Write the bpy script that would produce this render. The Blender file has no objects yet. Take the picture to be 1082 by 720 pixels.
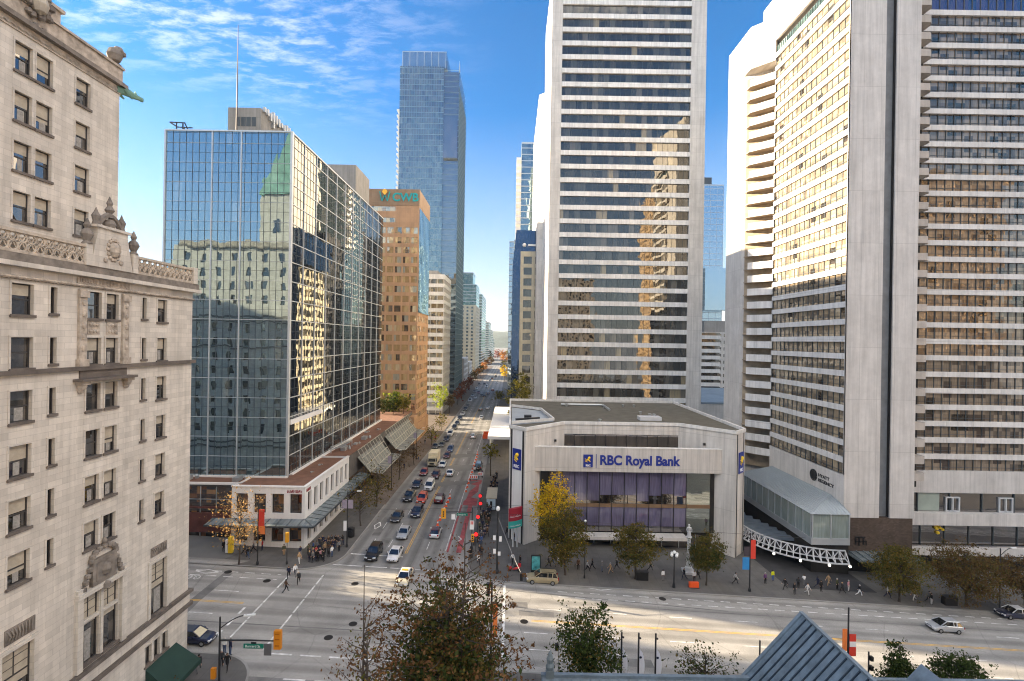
import bpy, bmesh, math, random
from mathutils import Vector, Matrix, noise as mnoise
from mathutils.geometry import tessellate_polygon
PI = math.pi
F, CX, CY, CAMH, ROLL = 520.0, 541.0, 360.0, 35.0, math.radians(0.92)
C = bpy.context.scene.collection
V = Vector

# ------------------------------------------------------------------ layout
def uv_of(px, py):
    dx, dy = px - CX, py - CY
    return dx * math.cos(ROLL) + dy * math.sin(ROLL), -dx * math.sin(ROLL) + dy * math.cos(ROLL)

def at(px, py, Y):
    u, v = uv_of(px, py)
    return V((u * Y / F, Y, CAMH - v * Y / F))

def gw(y):
    if y < 95: return 1.0
    t = min(1.0, (y - 95) / 70.0)
    t = t * t * (3 - 2 * t)
    return 1.0 - 0.85 * t

def gz(x, y):
    return -0.045 * max(-110.0, min(150.0, x)) * gw(y)

def ground_at(px, py):
    """where the line of sight through a spot in the photograph meets the terrain"""
    u, v = uv_of(px, py)
    Y = CAMH * F / v
    for _ in range(30):
        Y = (CAMH - gz(u * Y / F, Y)) * F / v
    return V((u * Y / F, Y, gz(u * Y / F, Y)))

# ------------------------------------------------------------------ mesh builder
class MB:
    def __init__(self):
        self.v, self.f, self.m = [], [], []
    def poly(self, pts, m=0):
        n = len(self.v)
        self.v.extend([tuple(p) for p in pts])
        self.f.append(tuple(range(n, n + len(pts))))
        self.m.append(m)
    def mesh(self, verts, faces, m=0):
        n = len(self.v)
        self.v.extend([tuple(p) for p in verts])
        for f in faces:
            self.f.append(tuple(i + n for i in f)); self.m.append(m)
    def box(self, x0, y0, z0, x1, y1, z1, m=0):
        if x1 < x0: x0, x1 = x1, x0
        if y1 < y0: y0, y1 = y1, y0
        if z1 < z0: z0, z1 = z1, z0
        vs = [(x0, y0, z0), (x1, y0, z0), (x1, y1, z0), (x0, y1, z0), (x0, y0, z1), (x1, y0, z1), (x1, y1, z1), (x0, y1, z1)]
        self.mesh(vs, [(0, 3, 2, 1), (4, 5, 6, 7), (0, 1, 5, 4), (1, 2, 6, 5), (2, 3, 7, 6), (3, 0, 4, 7)], m)
    def obox(self, c, a, b, d, m=0):
        """box with half-axis vectors a, b, d around c"""
        c, a, b, d = V(c), V(a), V(b), V(d)
        vs = [c - a - b - d, c + a - b - d, c + a + b - d, c - a + b - d, c - a - b + d, c + a - b + d, c + a + b + d, c - a + b + d]
        fs = [(0, 3, 2, 1), (4, 5, 6, 7), (0, 1, 5, 4), (1, 2, 6, 5), (2, 3, 7, 6), (3, 0, 4, 7)]
        if a.cross(b).dot(d) < 0: fs = [tuple(reversed(f)) for f in fs]
        self.mesh(vs, fs, m)
    def bar(self, p, q, w, h=None, m=0):
        p, q = V(p), V(q); h = h or w
        d = q - p
        if d.length < 1e-6: return
        t = d.normalized()
        s = V((0, 0, 1)) if abs(t.z) < 0.95 else V((1, 0, 0))
        a = t.cross(s).normalized(); b = a.cross(t)
        self.obox((p + q) / 2, a * w / 2, d / 2, b * h / 2, m)
    def prism(self, pts, z0, z1, m=0, mt=None):
        if sum(pts[i][0] * pts[(i + 1) % len(pts)][1] - pts[(i + 1) % len(pts)][0] * pts[i][1] for i in range(len(pts))) < 0:
            pts = list(reversed(pts))
        n = len(pts)
        for i in range(n):
            a, b = pts[i], pts[(i + 1) % n]
            self.poly([(a[0], a[1], z0), (b[0], b[1], z0), (b[0], b[1], z1), (a[0], a[1], z1)], m)
        tri = tessellate_polygon([[V((p[0], p[1], 0)) for p in pts]])
        for t in tri:
            q = [pts[i] for i in t]
            if (q[1][0] - q[0][0]) * (q[2][1] - q[0][1]) - (q[1][1] - q[0][1]) * (q[2][0] - q[0][0]) < 0: q.reverse()
            self.poly([(p[0], p[1], z1) for p in q], m if mt is None else mt)
            self.poly([(p[0], p[1], z0) for p in reversed(q)], m)
    def tube(self, pts, rad, n=8, m=0, cap=True):
        pts = [V(p) for p in pts]
        if not hasattr(rad, '__len__'): rad = [rad] * len(pts)
        rings, base = [], len(self.v)
        up = None
        for i, p in enumerate(pts):
            t = (pts[min(i + 1, len(pts) - 1)] - pts[max(i - 1, 0)]).normalized()
            if up is None: up = V((1, 0, 0)) if abs(t.z) > 0.7 else V((0, 0, 1))
            a = t.cross(up)
            if a.length < 1e-4: a = t.cross(V((0, 1, 0.1)))
            a.normalize(); b = t.cross(a)
            for k in range(n):
                an = 2 * PI * k / n
                self.v.append(tuple(p + (a * math.cos(an) + b * math.sin(an)) * rad[i]))
        for i in range(len(pts) - 1):
            for k in range(n):
                k2 = (k + 1) % n
                self.f.append((base + i * n + k, base + i * n + k2, base + (i + 1) * n + k2, base + (i + 1) * n + k)); self.m.append(m)
        if cap:
            self.f.append(tuple(base + k for k in reversed(range(n)))); self.m.append(m)
            e = base + (len(pts) - 1) * n
            self.f.append(tuple(e + k for k in range(n))); self.m.append(m)
    def lathe(self, c, prof, n=10, m=0):
        base = len(self.v)
        for r, z in prof:
            for k in range(n):
                an = 2 * PI * k / n
                self.v.append((c[0] + r * math.cos(an), c[1] + r * math.sin(an), c[2] + z))
        for i in range(len(prof) - 1):
            for k in range(n):
                k2 = (k + 1) % n
                self.f.append((base + i * n + k, base + i * n + k2, base + (i + 1) * n + k2, base + (i + 1) * n + k)); self.m.append(m)
        self.f.append(tuple(base + k for k in reversed(range(n)))); self.m.append(m)
        e = base + (len(prof) - 1) * n
        self.f.append(tuple(e + k for k in range(n))); self.m.append(m)
    def ball(self, c, r, n=8, m=0, sz=1.0):
        k = max(3, n // 2)
        prof = [(max(1e-3, r * math.sin(PI * i / k)), -r * sz * math.cos(PI * i / k)) for i in range(k + 1)]
        self.lathe(c, prof, n, m)
    def build(self, name, mats, parent=None, loc=None, smooth=False):
        me = bpy.data.meshes.new(name)
        o0 = V(loc) if loc is not None else (V(parent['_base']) if parent is not None and '_base' in parent else V((0, 0, 0)))
        if o0.length > 0:
            vs = [(a - o0.x, b - o0.y, c - o0.z) for a, b, c in self.v]
        else: vs = self.v
        me.from_pydata(vs, [], self.f)
        if not isinstance(mats, (list, tuple)): mats = [mats]
        for x in mats: me.materials.append(x)
        if len(mats) > 1: me.polygons.foreach_set('material_index', self.m)
        uvl = me.uv_layers.new(name='UVMap').data
        V0 = self.v
        for p in me.polygons:
            n = p.normal
            if abs(n.z) > 0.85:
                for li in p.loop_indices:
                    q = V0[me.loops[li].vertex_index]; uvl[li].uv = (q[0], q[1])
            else:
                L = math.hypot(n.x, n.y) or 1; tx, ty = -n.y / L, n.x / L
                for li in p.loop_indices:
                    q = V0[me.loops[li].vertex_index]; uvl[li].uv = (q[0] * tx + q[1] * ty, q[2])
        if smooth: me.polygons.foreach_set('use_smooth', [True] * len(me.polygons))
        me.update()
        o = bpy.data.objects.new(name, me); C.objects.link(o)
        if parent is not None:
            o.parent = parent
            if '_base' not in parent and loc is not None: pass
        elif loc is not None: o.location = loc
        if parent is not None: o['_base'] = tuple(o0)
        return o

def thing(name, label, cat, loc=(0, 0, 0), rz=0.0, group=None, local=False):
    """Empty at the thing's base. World-space builds subtract the base; local=True builds round the origin."""
    o = bpy.data.objects.new(name, None); C.objects.link(o)
    o.empty_display_size = 0.5
    o.location = loc; o.rotation_euler = (0, 0, rz)
    if not local: o['_base'] = tuple(loc)
    o['label'] = label; o['category'] = cat
    if group: o['group'] = group
    return o

def tag(o, label, cat, group=None):
    o['label'] = label; o['category'] = cat
    if group: o['group'] = group
    return o

def structure(o):
    o['kind'] = 'structure'; return o
def stuff(o):
    o['kind'] = 'stuff'; return o

def dup(root, loc, rz=0.0, label=None, group=None, rot=None):
    r = root.copy(); C.objects.link(r); r.location = loc; r.rotation_euler = rot if rot is not None else (0, 0, rz)
    if label: r['label'] = label
    if group: r['group'] = group
    for ch in list(root.children):
        c = ch.copy(); C.objects.link(c); c.parent = r
        for g in list(ch.children):
            d = g.copy(); C.objects.link(d); d.parent = c
    return r

# ------------------------------------------------------------------ facade with real openings
class Fac:
    """vertical plane: origin (x,y), unit horizontal direction U, outward normal N"""
    def __init__(self, ox, oy, U):
        self.o = V((ox, oy, 0)); self.U = V((U[0], U[1], 0)).normalized()
        self.N = V((self.U.y, -self.U.x, 0))
    def p(self, u, z, n=0.0):
        q = self.o + self.U * u + self.N * n
        return V((q.x, q.y, z))
    def wall(self, mb, u0, u1, z0, z1, holes, depth=0.25, m=0, mr=None):
        us = sorted({u0, u1, *[h[0] for h in holes], *[h[1] for h in holes]})
        zs = sorted({z0, z1, *[h[2] for h in holes], *[h[3] for h in holes]})
        us = [u for u in us if u0 <= u <= u1]; zs = [z for z in zs if z0 <= z <= z1]
        for i in range(len(us) - 1):
            uc = (us[i] + us[i + 1]) / 2
            hs = [h for h in holes if h[0] < uc < h[1]]
            run = None
            for j in range(len(zs) - 1):
                zc = (zs[j] + zs[j + 1]) / 2
                hole = any(h[2] < zc < h[3] for h in hs)
                if not hole:
                    if run is None: run = zs[j]
                    end = zs[j + 1]
                if (hole or j == len(zs) - 2) and run is not None:
                    mb.poly([self.p(us[i], run), self.p(us[i + 1], run), self.p(us[i + 1], end), self.p(us[i], end)], m); run = None
        k = m if mr is None else mr
        for a, b, c, d in holes:
            mb.poly([self.p(a, c), self.p(a, d), self.p(a, d, -depth), self.p(a, c, -depth)], k)
            mb.poly([self.p(b, c), self.p(b, c, -depth), self.p(b, d, -depth), self.p(b, d)], k)
            mb.poly([self.p(a, c), self.p(a, c, -depth), self.p(b, c, -depth), self.p(b, c)], k)
            mb.poly([self.p(a, d), self.p(b, d), self.p(b, d, -depth), self.p(a, d, -depth)], k)
    def ushape(self, mb, a, b, c, d, wl, wr, wt, n0, n1, m=0):
        P = [(a - wl, c), (a, c), (a, d), (b, d), (b, c), (b + wr, c), (b + wr, d + wt), (a - wl, d + wt)]
        vs = [self.p(u, z, n1) for u, z in P] + [self.p(u, z, n0) for u, z in P]
        mb.mesh(vs, [(0, 1, 2, 7), (2, 3, 6, 7), (3, 4, 5, 6)] + [(i, i + 8, (i + 1) % 8 + 8, (i + 1) % 8) for i in range(8)], m)
    def quad(self, mb, u0, u1, z0, z1, n=0.0, m=0):
        mb.poly([self.p(u0, z0, n), self.p(u1, z0, n), self.p(u1, z1, n), self.p(u0, z1, n)], m)
    def box(self, mb, u0, u1, z0, z1, n0, n1, m=0):
        c = self.p((u0 + u1) / 2, (z0 + z1) / 2, (n0 + n1) / 2)
        mb.obox(c, self.U * (u1 - u0) / 2, self.N * (n1 - n0) / 2, V((0, 0, (z1 - z0) / 2)), m)

# ------------------------------------------------------------------ materials
MATS = {}
def new_mat(name):
    m = bpy.data.materials.new(name); m.use_nodes = True
    nt = m.node_tree; nt.nodes.clear()
    out = nt.nodes.new('ShaderNodeOutputMaterial')
    return m, nt, out
def nd(nt, t, **kw):
    n = nt.nodes.new(t)
    for k, v in kw.items():
        if k in n.inputs: n.inputs[k].default_value = v
        else: setattr(n, k, v)
    return n
def c4(c): return (c[0], c[1], c[2], 1.0)
def ramp(nt, stops, interp='LINEAR'):
    r = nt.nodes.new('ShaderNodeValToRGB'); r.color_ramp.interpolation = interp
    el = r.color_ramp.elements
    while len(el) < len(stops): el.new(0.5)
    for e, (p, c) in zip(el, stops): e.position = p; e.color = c4(c)
    return r
def simple(name, col, rough=0.6, metal=0.0, var=0.12, scale=0.6, spec=0.4, emit=None):
    if name in MATS: return MATS[name]
    m, nt, out = new_mat(name)
    b = nd(nt, 'ShaderNodeBsdfPrincipled', Roughness=rough, Metallic=metal)
    b.inputs['Specular IOR Level'].default_value = spec
    if var > 0:
        tc = nd(nt, 'ShaderNodeTexCoord'); no = nd(nt, 'ShaderNodeTexNoise', Scale=scale, Detail=5.0, Roughness=0.6)
        nt.links.new(tc.outputs['Object'], no.inputs['Vector'])
        r = ramp(nt, [(0.3, [x * (1 - var) for x in col]), (0.7, [min(1, x * (1 + var)) for x in col])])
        nt.links.new(no.outputs['Fac'], r.inputs['Fac']); nt.links.new(r.outputs['Color'], b.inputs['Base Color'])
    else: b.inputs['Base Color'].default_value = c4(col)
    if emit:
        b.inputs['Emission Color'].default_value = c4(col); b.inputs['Emission Strength'].default_value = emit
    nt.links.new(b.outputs[0], out.inputs[0]); MATS[name] = m
    return m
def panel(name, col, pw, ph, joint=0.75, mort=0.012, rough=0.75, var=0.10, offset=0.0, streak=0.12, tile=0.05):
    """concrete, stone or tile cladding: joints, tone per panel, rain streaks and blotches"""
    if name in MATS: return MATS[name]
    m, nt, out = new_mat(name); L = nt.links.new
    b = nd(nt, 'ShaderNodeBsdfPrincipled', Roughness=rough); b.inputs['Specular IOR Level'].default_value = 0.3
    uv = nd(nt, 'ShaderNodeUVMap', uv_map='UVMap')
    br = nd(nt, 'ShaderNodeTexBrick', Scale=1.0)
    br.offset = offset; br.inputs['Brick Width'].default_value = pw; br.inputs['Row Height'].default_value = ph
    br.inputs['Mortar Size'].default_value = mort; br.inputs['Mortar Smooth'].default_value = 0.2
    br.inputs['Color1'].default_value = c4([x * (1 - tile) for x in col]); br.inputs['Color2'].default_value = c4([min(1, x * (1 + tile)) for x in col])
    br.inputs['Mortar'].default_value = c4([x * joint for x in col])
    L(uv.outputs[0], br.inputs['Vector'])
    mp = nd(nt, 'ShaderNodeMapping'); mp.inputs['Scale'].default_value = (1.4, 0.07, 1); L(uv.outputs[0], mp.inputs['Vector'])
    n1 = nd(nt, 'ShaderNodeTexNoise', Scale=1.0, Detail=5.0, Roughness=0.65); L(mp.outputs[0], n1.inputs['Vector'])
    r1 = ramp(nt, [(0.25, [1 - streak * 2] * 3), (0.6, [1, 1, 1])]); L(n1.outputs['Fac'], r1.inputs['Fac'])
    tc = nd(nt, 'ShaderNodeTexCoord'); n2 = nd(nt, 'ShaderNodeTexNoise', Scale=0.35, Detail=6.0, Roughness=0.7); L(tc.outputs['Object'], n2.inputs['Vector'])
    r2 = ramp(nt, [(0.25, [1 - var * 1.6] * 3), (0.75, [1 + var * .5] * 3)]); L(n2.outputs['Fac'], r2.inputs['Fac'])
    m1 = nd(nt, 'ShaderNodeMixRGB', blend_type='MULTIPLY', Fac=1.0); L(br.outputs['Color'], m1.inputs[1]); L(r1.outputs[0], m1.inputs[2])
    m2 = nd(nt, 'ShaderNodeMixRGB', blend_type='MULTIPLY', Fac=1.0); L(m1.outputs[0], m2.inputs[1]); L(r2.outputs[0], m2.inputs[2])
    L(m2.outputs[0], b.inputs['Base Color'])
    n3 = nd(nt, 'ShaderNodeTexNoise', Scale=6.0, Detail=3.0); L(tc.outputs['Object'], n3.inputs['Vector'])
    bp = nd(nt, 'ShaderNodeBump', Strength=0.12, Distance=0.05); L(n3.outputs['Fac'], bp.inputs['Height']); L(bp.outputs[0], b.inputs['Normal'])
    L(b.outputs[0], out.inputs[0]); MATS[name] = m
    return m
def glass(name, stops, pw, ph, gloss=0.5, tint=(0.8, 0.88, 0.92), tilt=0.012, wave=0.02, rough=0.015, ou=0.0, oz=0.0):
    """reflective glazing: every pane its own tone, as a room, blind, curtain or painted glint, panes slightly out of true"""
    if name in MATS: return MATS[name]
    m, nt, out = new_mat(name); L = nt.links.new
    uv = nd(nt, 'ShaderNodeUVMap', uv_map='UVMap')
    mp = nd(nt, 'ShaderNodeMapping'); mp.inputs['Location'].default_value = (-ou / pw, -oz / ph, 0); mp.inputs['Scale'].default_value = (1 / pw, 1 / ph, 1)
    L(uv.outputs[0], mp.inputs['Vector'])
    fl = nd(nt, 'ShaderNodeVectorMath', operation='FLOOR'); L(mp.outputs[0], fl.inputs[0])
    wn = nd(nt, 'ShaderNodeTexWhiteNoise', noise_dimensions='2D'); L(fl.outputs[0], wn.inputs['Vector'])
    r = ramp(nt, stops, 'CONSTANT'); L(wn.outputs['Value'], r.inputs['Fac'])
    tc = nd(nt, 'ShaderNodeTexCoord')
    m0 = nd(nt, 'ShaderNodeMapping'); m0.inputs['Scale'].default_value = (4.5, .35, 1); L(uv.outputs[0], m0.inputs['Vector'])
    n0 = nd(nt, 'ShaderNodeTexNoise', Scale=1.0, Detail=3.0); L(m0.outputs[0], n0.inputs['Vector'])
    r0 = ramp(nt, [(0.3, (.68, .68, .68)), (0.7, (1.08, 1.08, 1.08))]); L(n0.outputs['Fac'], r0.inputs['Fac'])
    mm = nd(nt, 'ShaderNodeMixRGB', blend_type='MULTIPLY', Fac=1.0); L(r.outputs[0], mm.inputs[1]); L(r0.outputs[0], mm.inputs[2])
    df = nd(nt, 'ShaderNodeBsdfDiffuse'); L(mm.outputs[0], df.inputs['Color'])
    ge = nd(nt, 'ShaderNodeNewGeometry')
    sb = nd(nt, 'ShaderNodeVectorMath', operation='SUBTRACT'); L(wn.outputs['Color'], sb.inputs[0]); sb.inputs[1].default_value = (.5, .5, .5)
    sc = nd(nt, 'ShaderNodeVectorMath', operation='SCALE'); L(sb.outputs[0], sc.inputs[0]); sc.inputs['Scale'].default_value = tilt * 2
    n1 = nd(nt, 'ShaderNodeTexNoise', Scale=0.55, Detail=1.0); L(tc.outputs['Object'], n1.inputs['Vector'])
    s1 = nd(nt, 'ShaderNodeVectorMath', operation='SUBTRACT'); L(n1.outputs['Color'], s1.inputs[0]); s1.inputs[1].default_value = (.5, .5, .5)
    s2 = nd(nt, 'ShaderNodeVectorMath', operation='SCALE'); L(s1.outputs[0], s2.inputs[0]); s2.inputs['Scale'].default_value = wave
    a1 = nd(nt, 'ShaderNodeVectorMath', operation='ADD'); L(ge.outputs['Normal'], a1.inputs[0]); L(sc.outputs[0], a1.inputs[1])
    a2 = nd(nt, 'ShaderNodeVectorMath', operation='ADD'); L(a1.outputs[0], a2.inputs[0]); L(s2.outputs[0], a2.inputs[1])
    nm = nd(nt, 'ShaderNodeVectorMath', operation='NORMALIZE'); L(a2.outputs[0], nm.inputs[0])
    gl = nd(nt, 'ShaderNodeBsdfGlossy', Roughness=rough); gl.inputs['Color'].default_value = c4(tint); L(nm.outputs[0], gl.inputs['Normal'])
    fr = nd(nt, 'ShaderNodeFresnel', IOR=1.5)
    ad = nd(nt, 'ShaderNodeMath', operation='MULTIPLY_ADD'); L(fr.outputs[0], ad.inputs[0]); ad.inputs[1].default_value = 1 - gloss; ad.inputs[2].default_value = gloss
    mx = nd(nt, 'ShaderNodeMixShader'); L(ad.outputs[0], mx.inputs[0]); L(df.outputs[0], mx.inputs[1]); L(gl.outputs[0], mx.inputs[2])
    L(mx.outputs[0], out.inputs[0]); MATS[name] = m
    return m
def leaf(name, cols, trans=0.25):
    if name in MATS: return MATS[name]
    m, nt, out = new_mat(name); L = nt.links.new
    ge = nd(nt, 'ShaderNodeNewGeometry')
    n = len(cols); r = ramp(nt, [((i + .5) / n, c) for i, c in enumerate(cols)]); L(ge.outputs['Random Per Island'], r.inputs['Fac'])
    d = nd(nt, 'ShaderNodeBsdfDiffuse'); L(r.outputs[0], d.inputs['Color'])
    t = nd(nt, 'ShaderNodeBsdfTranslucent'); L(r.outputs[0], t.inputs['Color'])
    mx = nd(nt, 'ShaderNodeMixShader', Fac=trans); L(d.outputs[0], mx.inputs[1]); L(t.outputs[0], mx.inputs[2])
    L(mx.outputs[0], out.inputs[0]); MATS[name] = m
    return m
def asphalt(name, col, patch=0.35, axis=0, pitch=3.1, off=18.1):
    m, nt, out = new_mat(name); L = nt.links.new
    b = nd(nt, 'ShaderNodeBsdfPrincipled', Roughness=0.8); b.inputs['Specular IOR Level'].default_value = 0.35
    tc = nd(nt, 'ShaderNodeTexCoord')
    n1 = nd(nt, 'ShaderNodeTexNoise', Scale=0.16, Detail=7.0, Roughness=0.65); L(tc.outputs['Object'], n1.inputs['Vector'])
    r1 = ramp(nt, [(0.3, [x * (1 - patch) for x in col]), (0.5, col), (0.72, [x * (1 + patch) for x in col])]); L(n1.outputs['Fac'], r1.inputs['Fac'])
    n2 = nd(nt, 'ShaderNodeTexNoise', Scale=14.0, Detail=4.0, Roughness=0.7); L(tc.outputs['Object'], n2.inputs['Vector'])
    r2 = ramp(nt, [(0.35, (.78,) * 3), (0.65, (1.18,) * 3)]); L(n2.outputs['Fac'], r2.inputs['Fac'])
    mm = nd(nt, 'ShaderNodeMixRGB', blend_type='MULTIPLY', Fac=1.0); L(r1.outputs[0], mm.inputs[1]); L(r2.outputs[0], mm.inputs[2])
    vo = nd(nt, 'ShaderNodeTexVoronoi', feature='DISTANCE_TO_EDGE', Scale=0.13)
    n3 = nd(nt, 'ShaderNodeTexNoise', Scale=0.4, Detail=4.0); L(tc.outputs['Object'], n3.inputs['Vector'])
    mv = nd(nt, 'ShaderNodeMixRGB', Fac=0.25); L(tc.outputs['Object'], mv.inputs[1]); L(n3.outputs['Color'], mv.inputs[2])
    sc = nd(nt, 'ShaderNodeVectorMath', operation='SCALE'); sc.inputs['Scale'].default_value = 1.0; L(mv.outputs[0], sc.inputs[0]); L(sc.outputs[0], vo.inputs['Vector'])
    r3 = ramp(nt, [(0.002, (.78,) * 3), (0.006, (1,) * 3)]); L(vo.outputs['Distance'], r3.inputs['Fac'])
    m3 = nd(nt, 'ShaderNodeMixRGB', blend_type='MULTIPLY', Fac=1.0); L(mm.outputs[0], m3.inputs[1]); L(r3.outputs[0], m3.inputs[2])
    # oil and tyre darkened strips along the lanes, broken up by noise
    sp = nd(nt, 'ShaderNodeSeparateXYZ'); L(tc.outputs['Object'], sp.inputs[0])
    ma = nd(nt, 'ShaderNodeMath', operation='MULTIPLY_ADD'); L(sp.outputs[axis], ma.inputs[0]); ma.inputs[1].default_value = 2 * PI / pitch; ma.inputs[2].default_value = off * 2 * PI / pitch
    co_ = nd(nt, 'ShaderNodeMath', operation='COSINE'); L(ma.outputs[0], co_.inputs[0])
    ml = nd(nt, 'ShaderNodeMapping'); ml.inputs['Scale'].default_value = (.9, .06, 1) if axis == 0 else (.06, .9, 1); L(tc.outputs['Object'], ml.inputs['Vector'])
    n5 = nd(nt, 'ShaderNodeTexNoise', Scale=1.0, Detail=5.0); L(ml.outputs[0], n5.inputs['Vector'])
    mu = nd(nt, 'ShaderNodeMath', operation='MULTIPLY'); L(co_.outputs[0], mu.inputs[0]); L(n5.outputs['Fac'], mu.inputs[1])
    r5 = ramp(nt, [(0.08, (1.04,) * 3), (0.5, (.72,) * 3)]); L(mu.outputs[0], r5.inputs['Fac'])
    m5 = nd(nt, 'ShaderNodeMixRGB', blend_type='MULTIPLY', Fac=1.0); L(m3.outputs[0], m5.inputs[1]); L(r5.outputs[0], m5.inputs[2])
    r6 = ramp(nt, [(0.30, (.80,) * 3), (0.55, (1.04,) * 3)]); L(n5.outputs['Fac'], r6.inputs['Fac'])
    m6 = nd(nt, 'ShaderNodeMixRGB', blend_type='MULTIPLY', Fac=1.0); L(m5.outputs[0], m6.inputs[1]); L(r6.outputs[0], m6.inputs[2])
    L(m6.outputs[0], b.inputs['Base Color'])
    bp = nd(nt, 'ShaderNodeBump', Strength=0.2, Distance=0.02); L(n2.outputs['Fac'], bp.inputs['Height']); L(bp.outputs[0], b.inputs['Normal'])
    L(b.outputs[0], out.inputs[0]); MATS[name] = m
    return m

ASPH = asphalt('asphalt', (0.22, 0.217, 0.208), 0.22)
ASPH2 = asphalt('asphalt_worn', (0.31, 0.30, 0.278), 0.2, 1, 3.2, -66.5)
PAVE = panel('paving', (0.135, 0.13, 0.122), 1.5, 1.5, 0.72, 0.02, 0.85, 0.2, 0.0, 0.05, 0.06)
PAVEB = panel('brick_paving', (0.16, 0.13, 0.108), 0.6, 0.3, 0.8, 0.01, 0.85, 0.2, 0.5, 0.05, 0.1)
GROUND = simple('ground_concrete', (0.16, 0.158, 0.15), 0.9, var=0.2, scale=0.1)
KERB = simple('kerb_stone', (0.27, 0.265, 0.25), 0.85, var=0.15)
WHITE = simple('road_paint_white', (0.58, 0.58, 0.56), 0.7, var=0.5, scale=1.4)
YELLOW = simple('road_paint_yellow', (0.62, 0.36, 0.05), 0.7, var=0.3, scale=1.5)
REDP = simple('road_paint_red', (0.30, 0.065, 0.07), 0.8, var=0.35, scale=0.8)
PATCH = simple('asphalt_patch', (0.16, 0.157, 0.15), 0.85, var=0.3)
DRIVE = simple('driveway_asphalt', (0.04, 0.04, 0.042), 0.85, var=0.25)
DARKM = simple('dark_metal', (0.03, 0.032, 0.035), 0.45, 0.3, 0.2)
BLACK = simple('black_paint', (0.012, 0.012, 0.013), 0.5, var=0)
STEEL = simple('galvanised_steel', (0.42, 0.44, 0.45), 0.4, 0.6, 0.12)
LTMET = simple('white_metal', (0.56, 0.57, 0.58), 0.45, 0.1, 0.08)
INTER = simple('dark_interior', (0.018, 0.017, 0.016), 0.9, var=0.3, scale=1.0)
BARK = simple('bark', (0.06, 0.048, 0.038), 0.9, var=0.3, scale=3.0)

# ------------------------------------------------------------------ camera, sun, sky
scn = bpy.context.scene
cam = bpy.data.cameras.new('camera'); co = bpy.data.objects.new('camera', cam); C.objects.link(co)
cam.sensor_width = 36.0; cam.lens = F / 1082.0 * 36.0; cam.clip_end = 12000; cam.clip_start = 0.5
co.location = (0, 0, CAMH)
co.rotation_euler = (Matrix.Rotation(PI / 2, 4, 'X') @ Matrix.Rotation(ROLL, 4, 'Z')).to_euler()
scn.camera = co
EL = math.radians(13.6)
SDIR = V((0.983, -0.182, 0)).normalized() * math.cos(EL) + V((0, 0, -math.sin(EL)))   # the way the light travels
sl = bpy.data.lights.new('sun', 'SUN'); so = bpy.data.objects.new('sun', sl); C.objects.link(so)
sl.energy = SUN_E = 5.0; sl.angle = math.radians(0.5); sl.color = (1.0, 0.81, 0.57)
so.rotation_euler = SDIR.to_track_quat('-Z', 'Y').to_euler(); so.location = (-60, 10, 90)
w = bpy.data.worlds.new('World'); scn.world = w; w.use_nodes = True
nt = w.node_tree; nt.nodes.clear(); L = nt.links.new
wo = nt.nodes.new('ShaderNodeOutputWorld'); bg = nt.nodes.new('ShaderNodeBackground')
sk = nt.nodes.new('ShaderNodeTexSky'); sk.sky_type = 'NISHITA'; sk.sun_disc = False
sk.sun_elevation = EL; sk.sun_rotation = math.atan2(-SDIR.x, -SDIR.y)
sk.air_density = 1.0; sk.dust_density = 0.15; sk.ozone_density = 4.5; sk.altitude = 30
tc = nt.nodes.new('ShaderNodeTexCoord')
sx = nt.nodes.new('ShaderNodeSeparateXYZ'); L(tc.outputs['Generated'], sx.inputs[0])
def wm(op, a, b=None, c=None):
    n = nt.nodes.new('ShaderNodeMath'); n.operation = op
    for i, x in enumerate((a, b, c)):
        if x is None: continue
        if isinstance(x, (int, float)): n.inputs[i].default_value = x
        else: L(x, n.inputs[i])
    return n.outputs[0]
# thin high cloud: a sheet of streaks and ripples mapped on a flat layer overhead
zc = wm('MAXIMUM', sx.outputs[2], 0.06)
px_ = wm('DIVIDE', sx.outputs[0], zc); py_ = wm('DIVIDE', sx.outputs[1], zc)
cb = nt.nodes.new('ShaderNodeCombineXYZ'); L(px_, cb.inputs[0]); L(py_, cb.inputs[1])
mp = nt.nodes.new('ShaderNodeMapping'); mp.inputs['Rotation'].default_value = (0, 0, 0.55); mp.inputs['Scale'].default_value = (1.0, 2.0, 1); L(cb.outputs[0], mp.inputs['Vector'])
n1 = nt.nodes.new('ShaderNodeTexNoise'); n1.inputs['Scale'].default_value = 6.5; n1.inputs['Detail'].default_value = 8; n1.inputs['Roughness'].default_value = 0.66; n1.inputs['Distortion'].default_value = 0.25
L(mp.outputs[0], n1.inputs['Vector'])
n2 = nt.nodes.new('ShaderNodeTexNoise'); n2.inputs['Scale'].default_value = 0.55; n2.inputs['Detail'].default_value = 3; L(cb.outputs[0], n2.inputs['Vector'])
cl = nt.nodes.new('ShaderNodeMapRange'); cl.interpolation_type = 'SMOOTHSTEP'; cl.inputs[1].default_value = 0.43; cl.inputs[2].default_value = 0.66; L(n1.outputs['Fac'], cl.inputs[0])
pt = nt.nodes.new('ShaderNodeMapRange'); pt.interpolation_type = 'SMOOTHSTEP'; pt.inputs[1].default_value = 0.25; pt.inputs[2].default_value = 0.62; L(n2.outputs['Fac'], pt.inputs[0])
lf = nt.nodes.new('ShaderNodeMapRange'); lf.interpolation_type = 'SMOOTHSTEP'; lf.inputs[1].default_value = 0.0; lf.inputs[2].default_value = -1.0; L(px_, lf.inputs[0])
hi = nt.nodes.new('ShaderNodeMapRange'); hi.interpolation_type = 'SMOOTHSTEP'; hi.inputs[1].default_value = 0.34; hi.inputs[2].default_value = 0.56; L(sx.outputs[2], hi.inputs[0])
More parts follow.
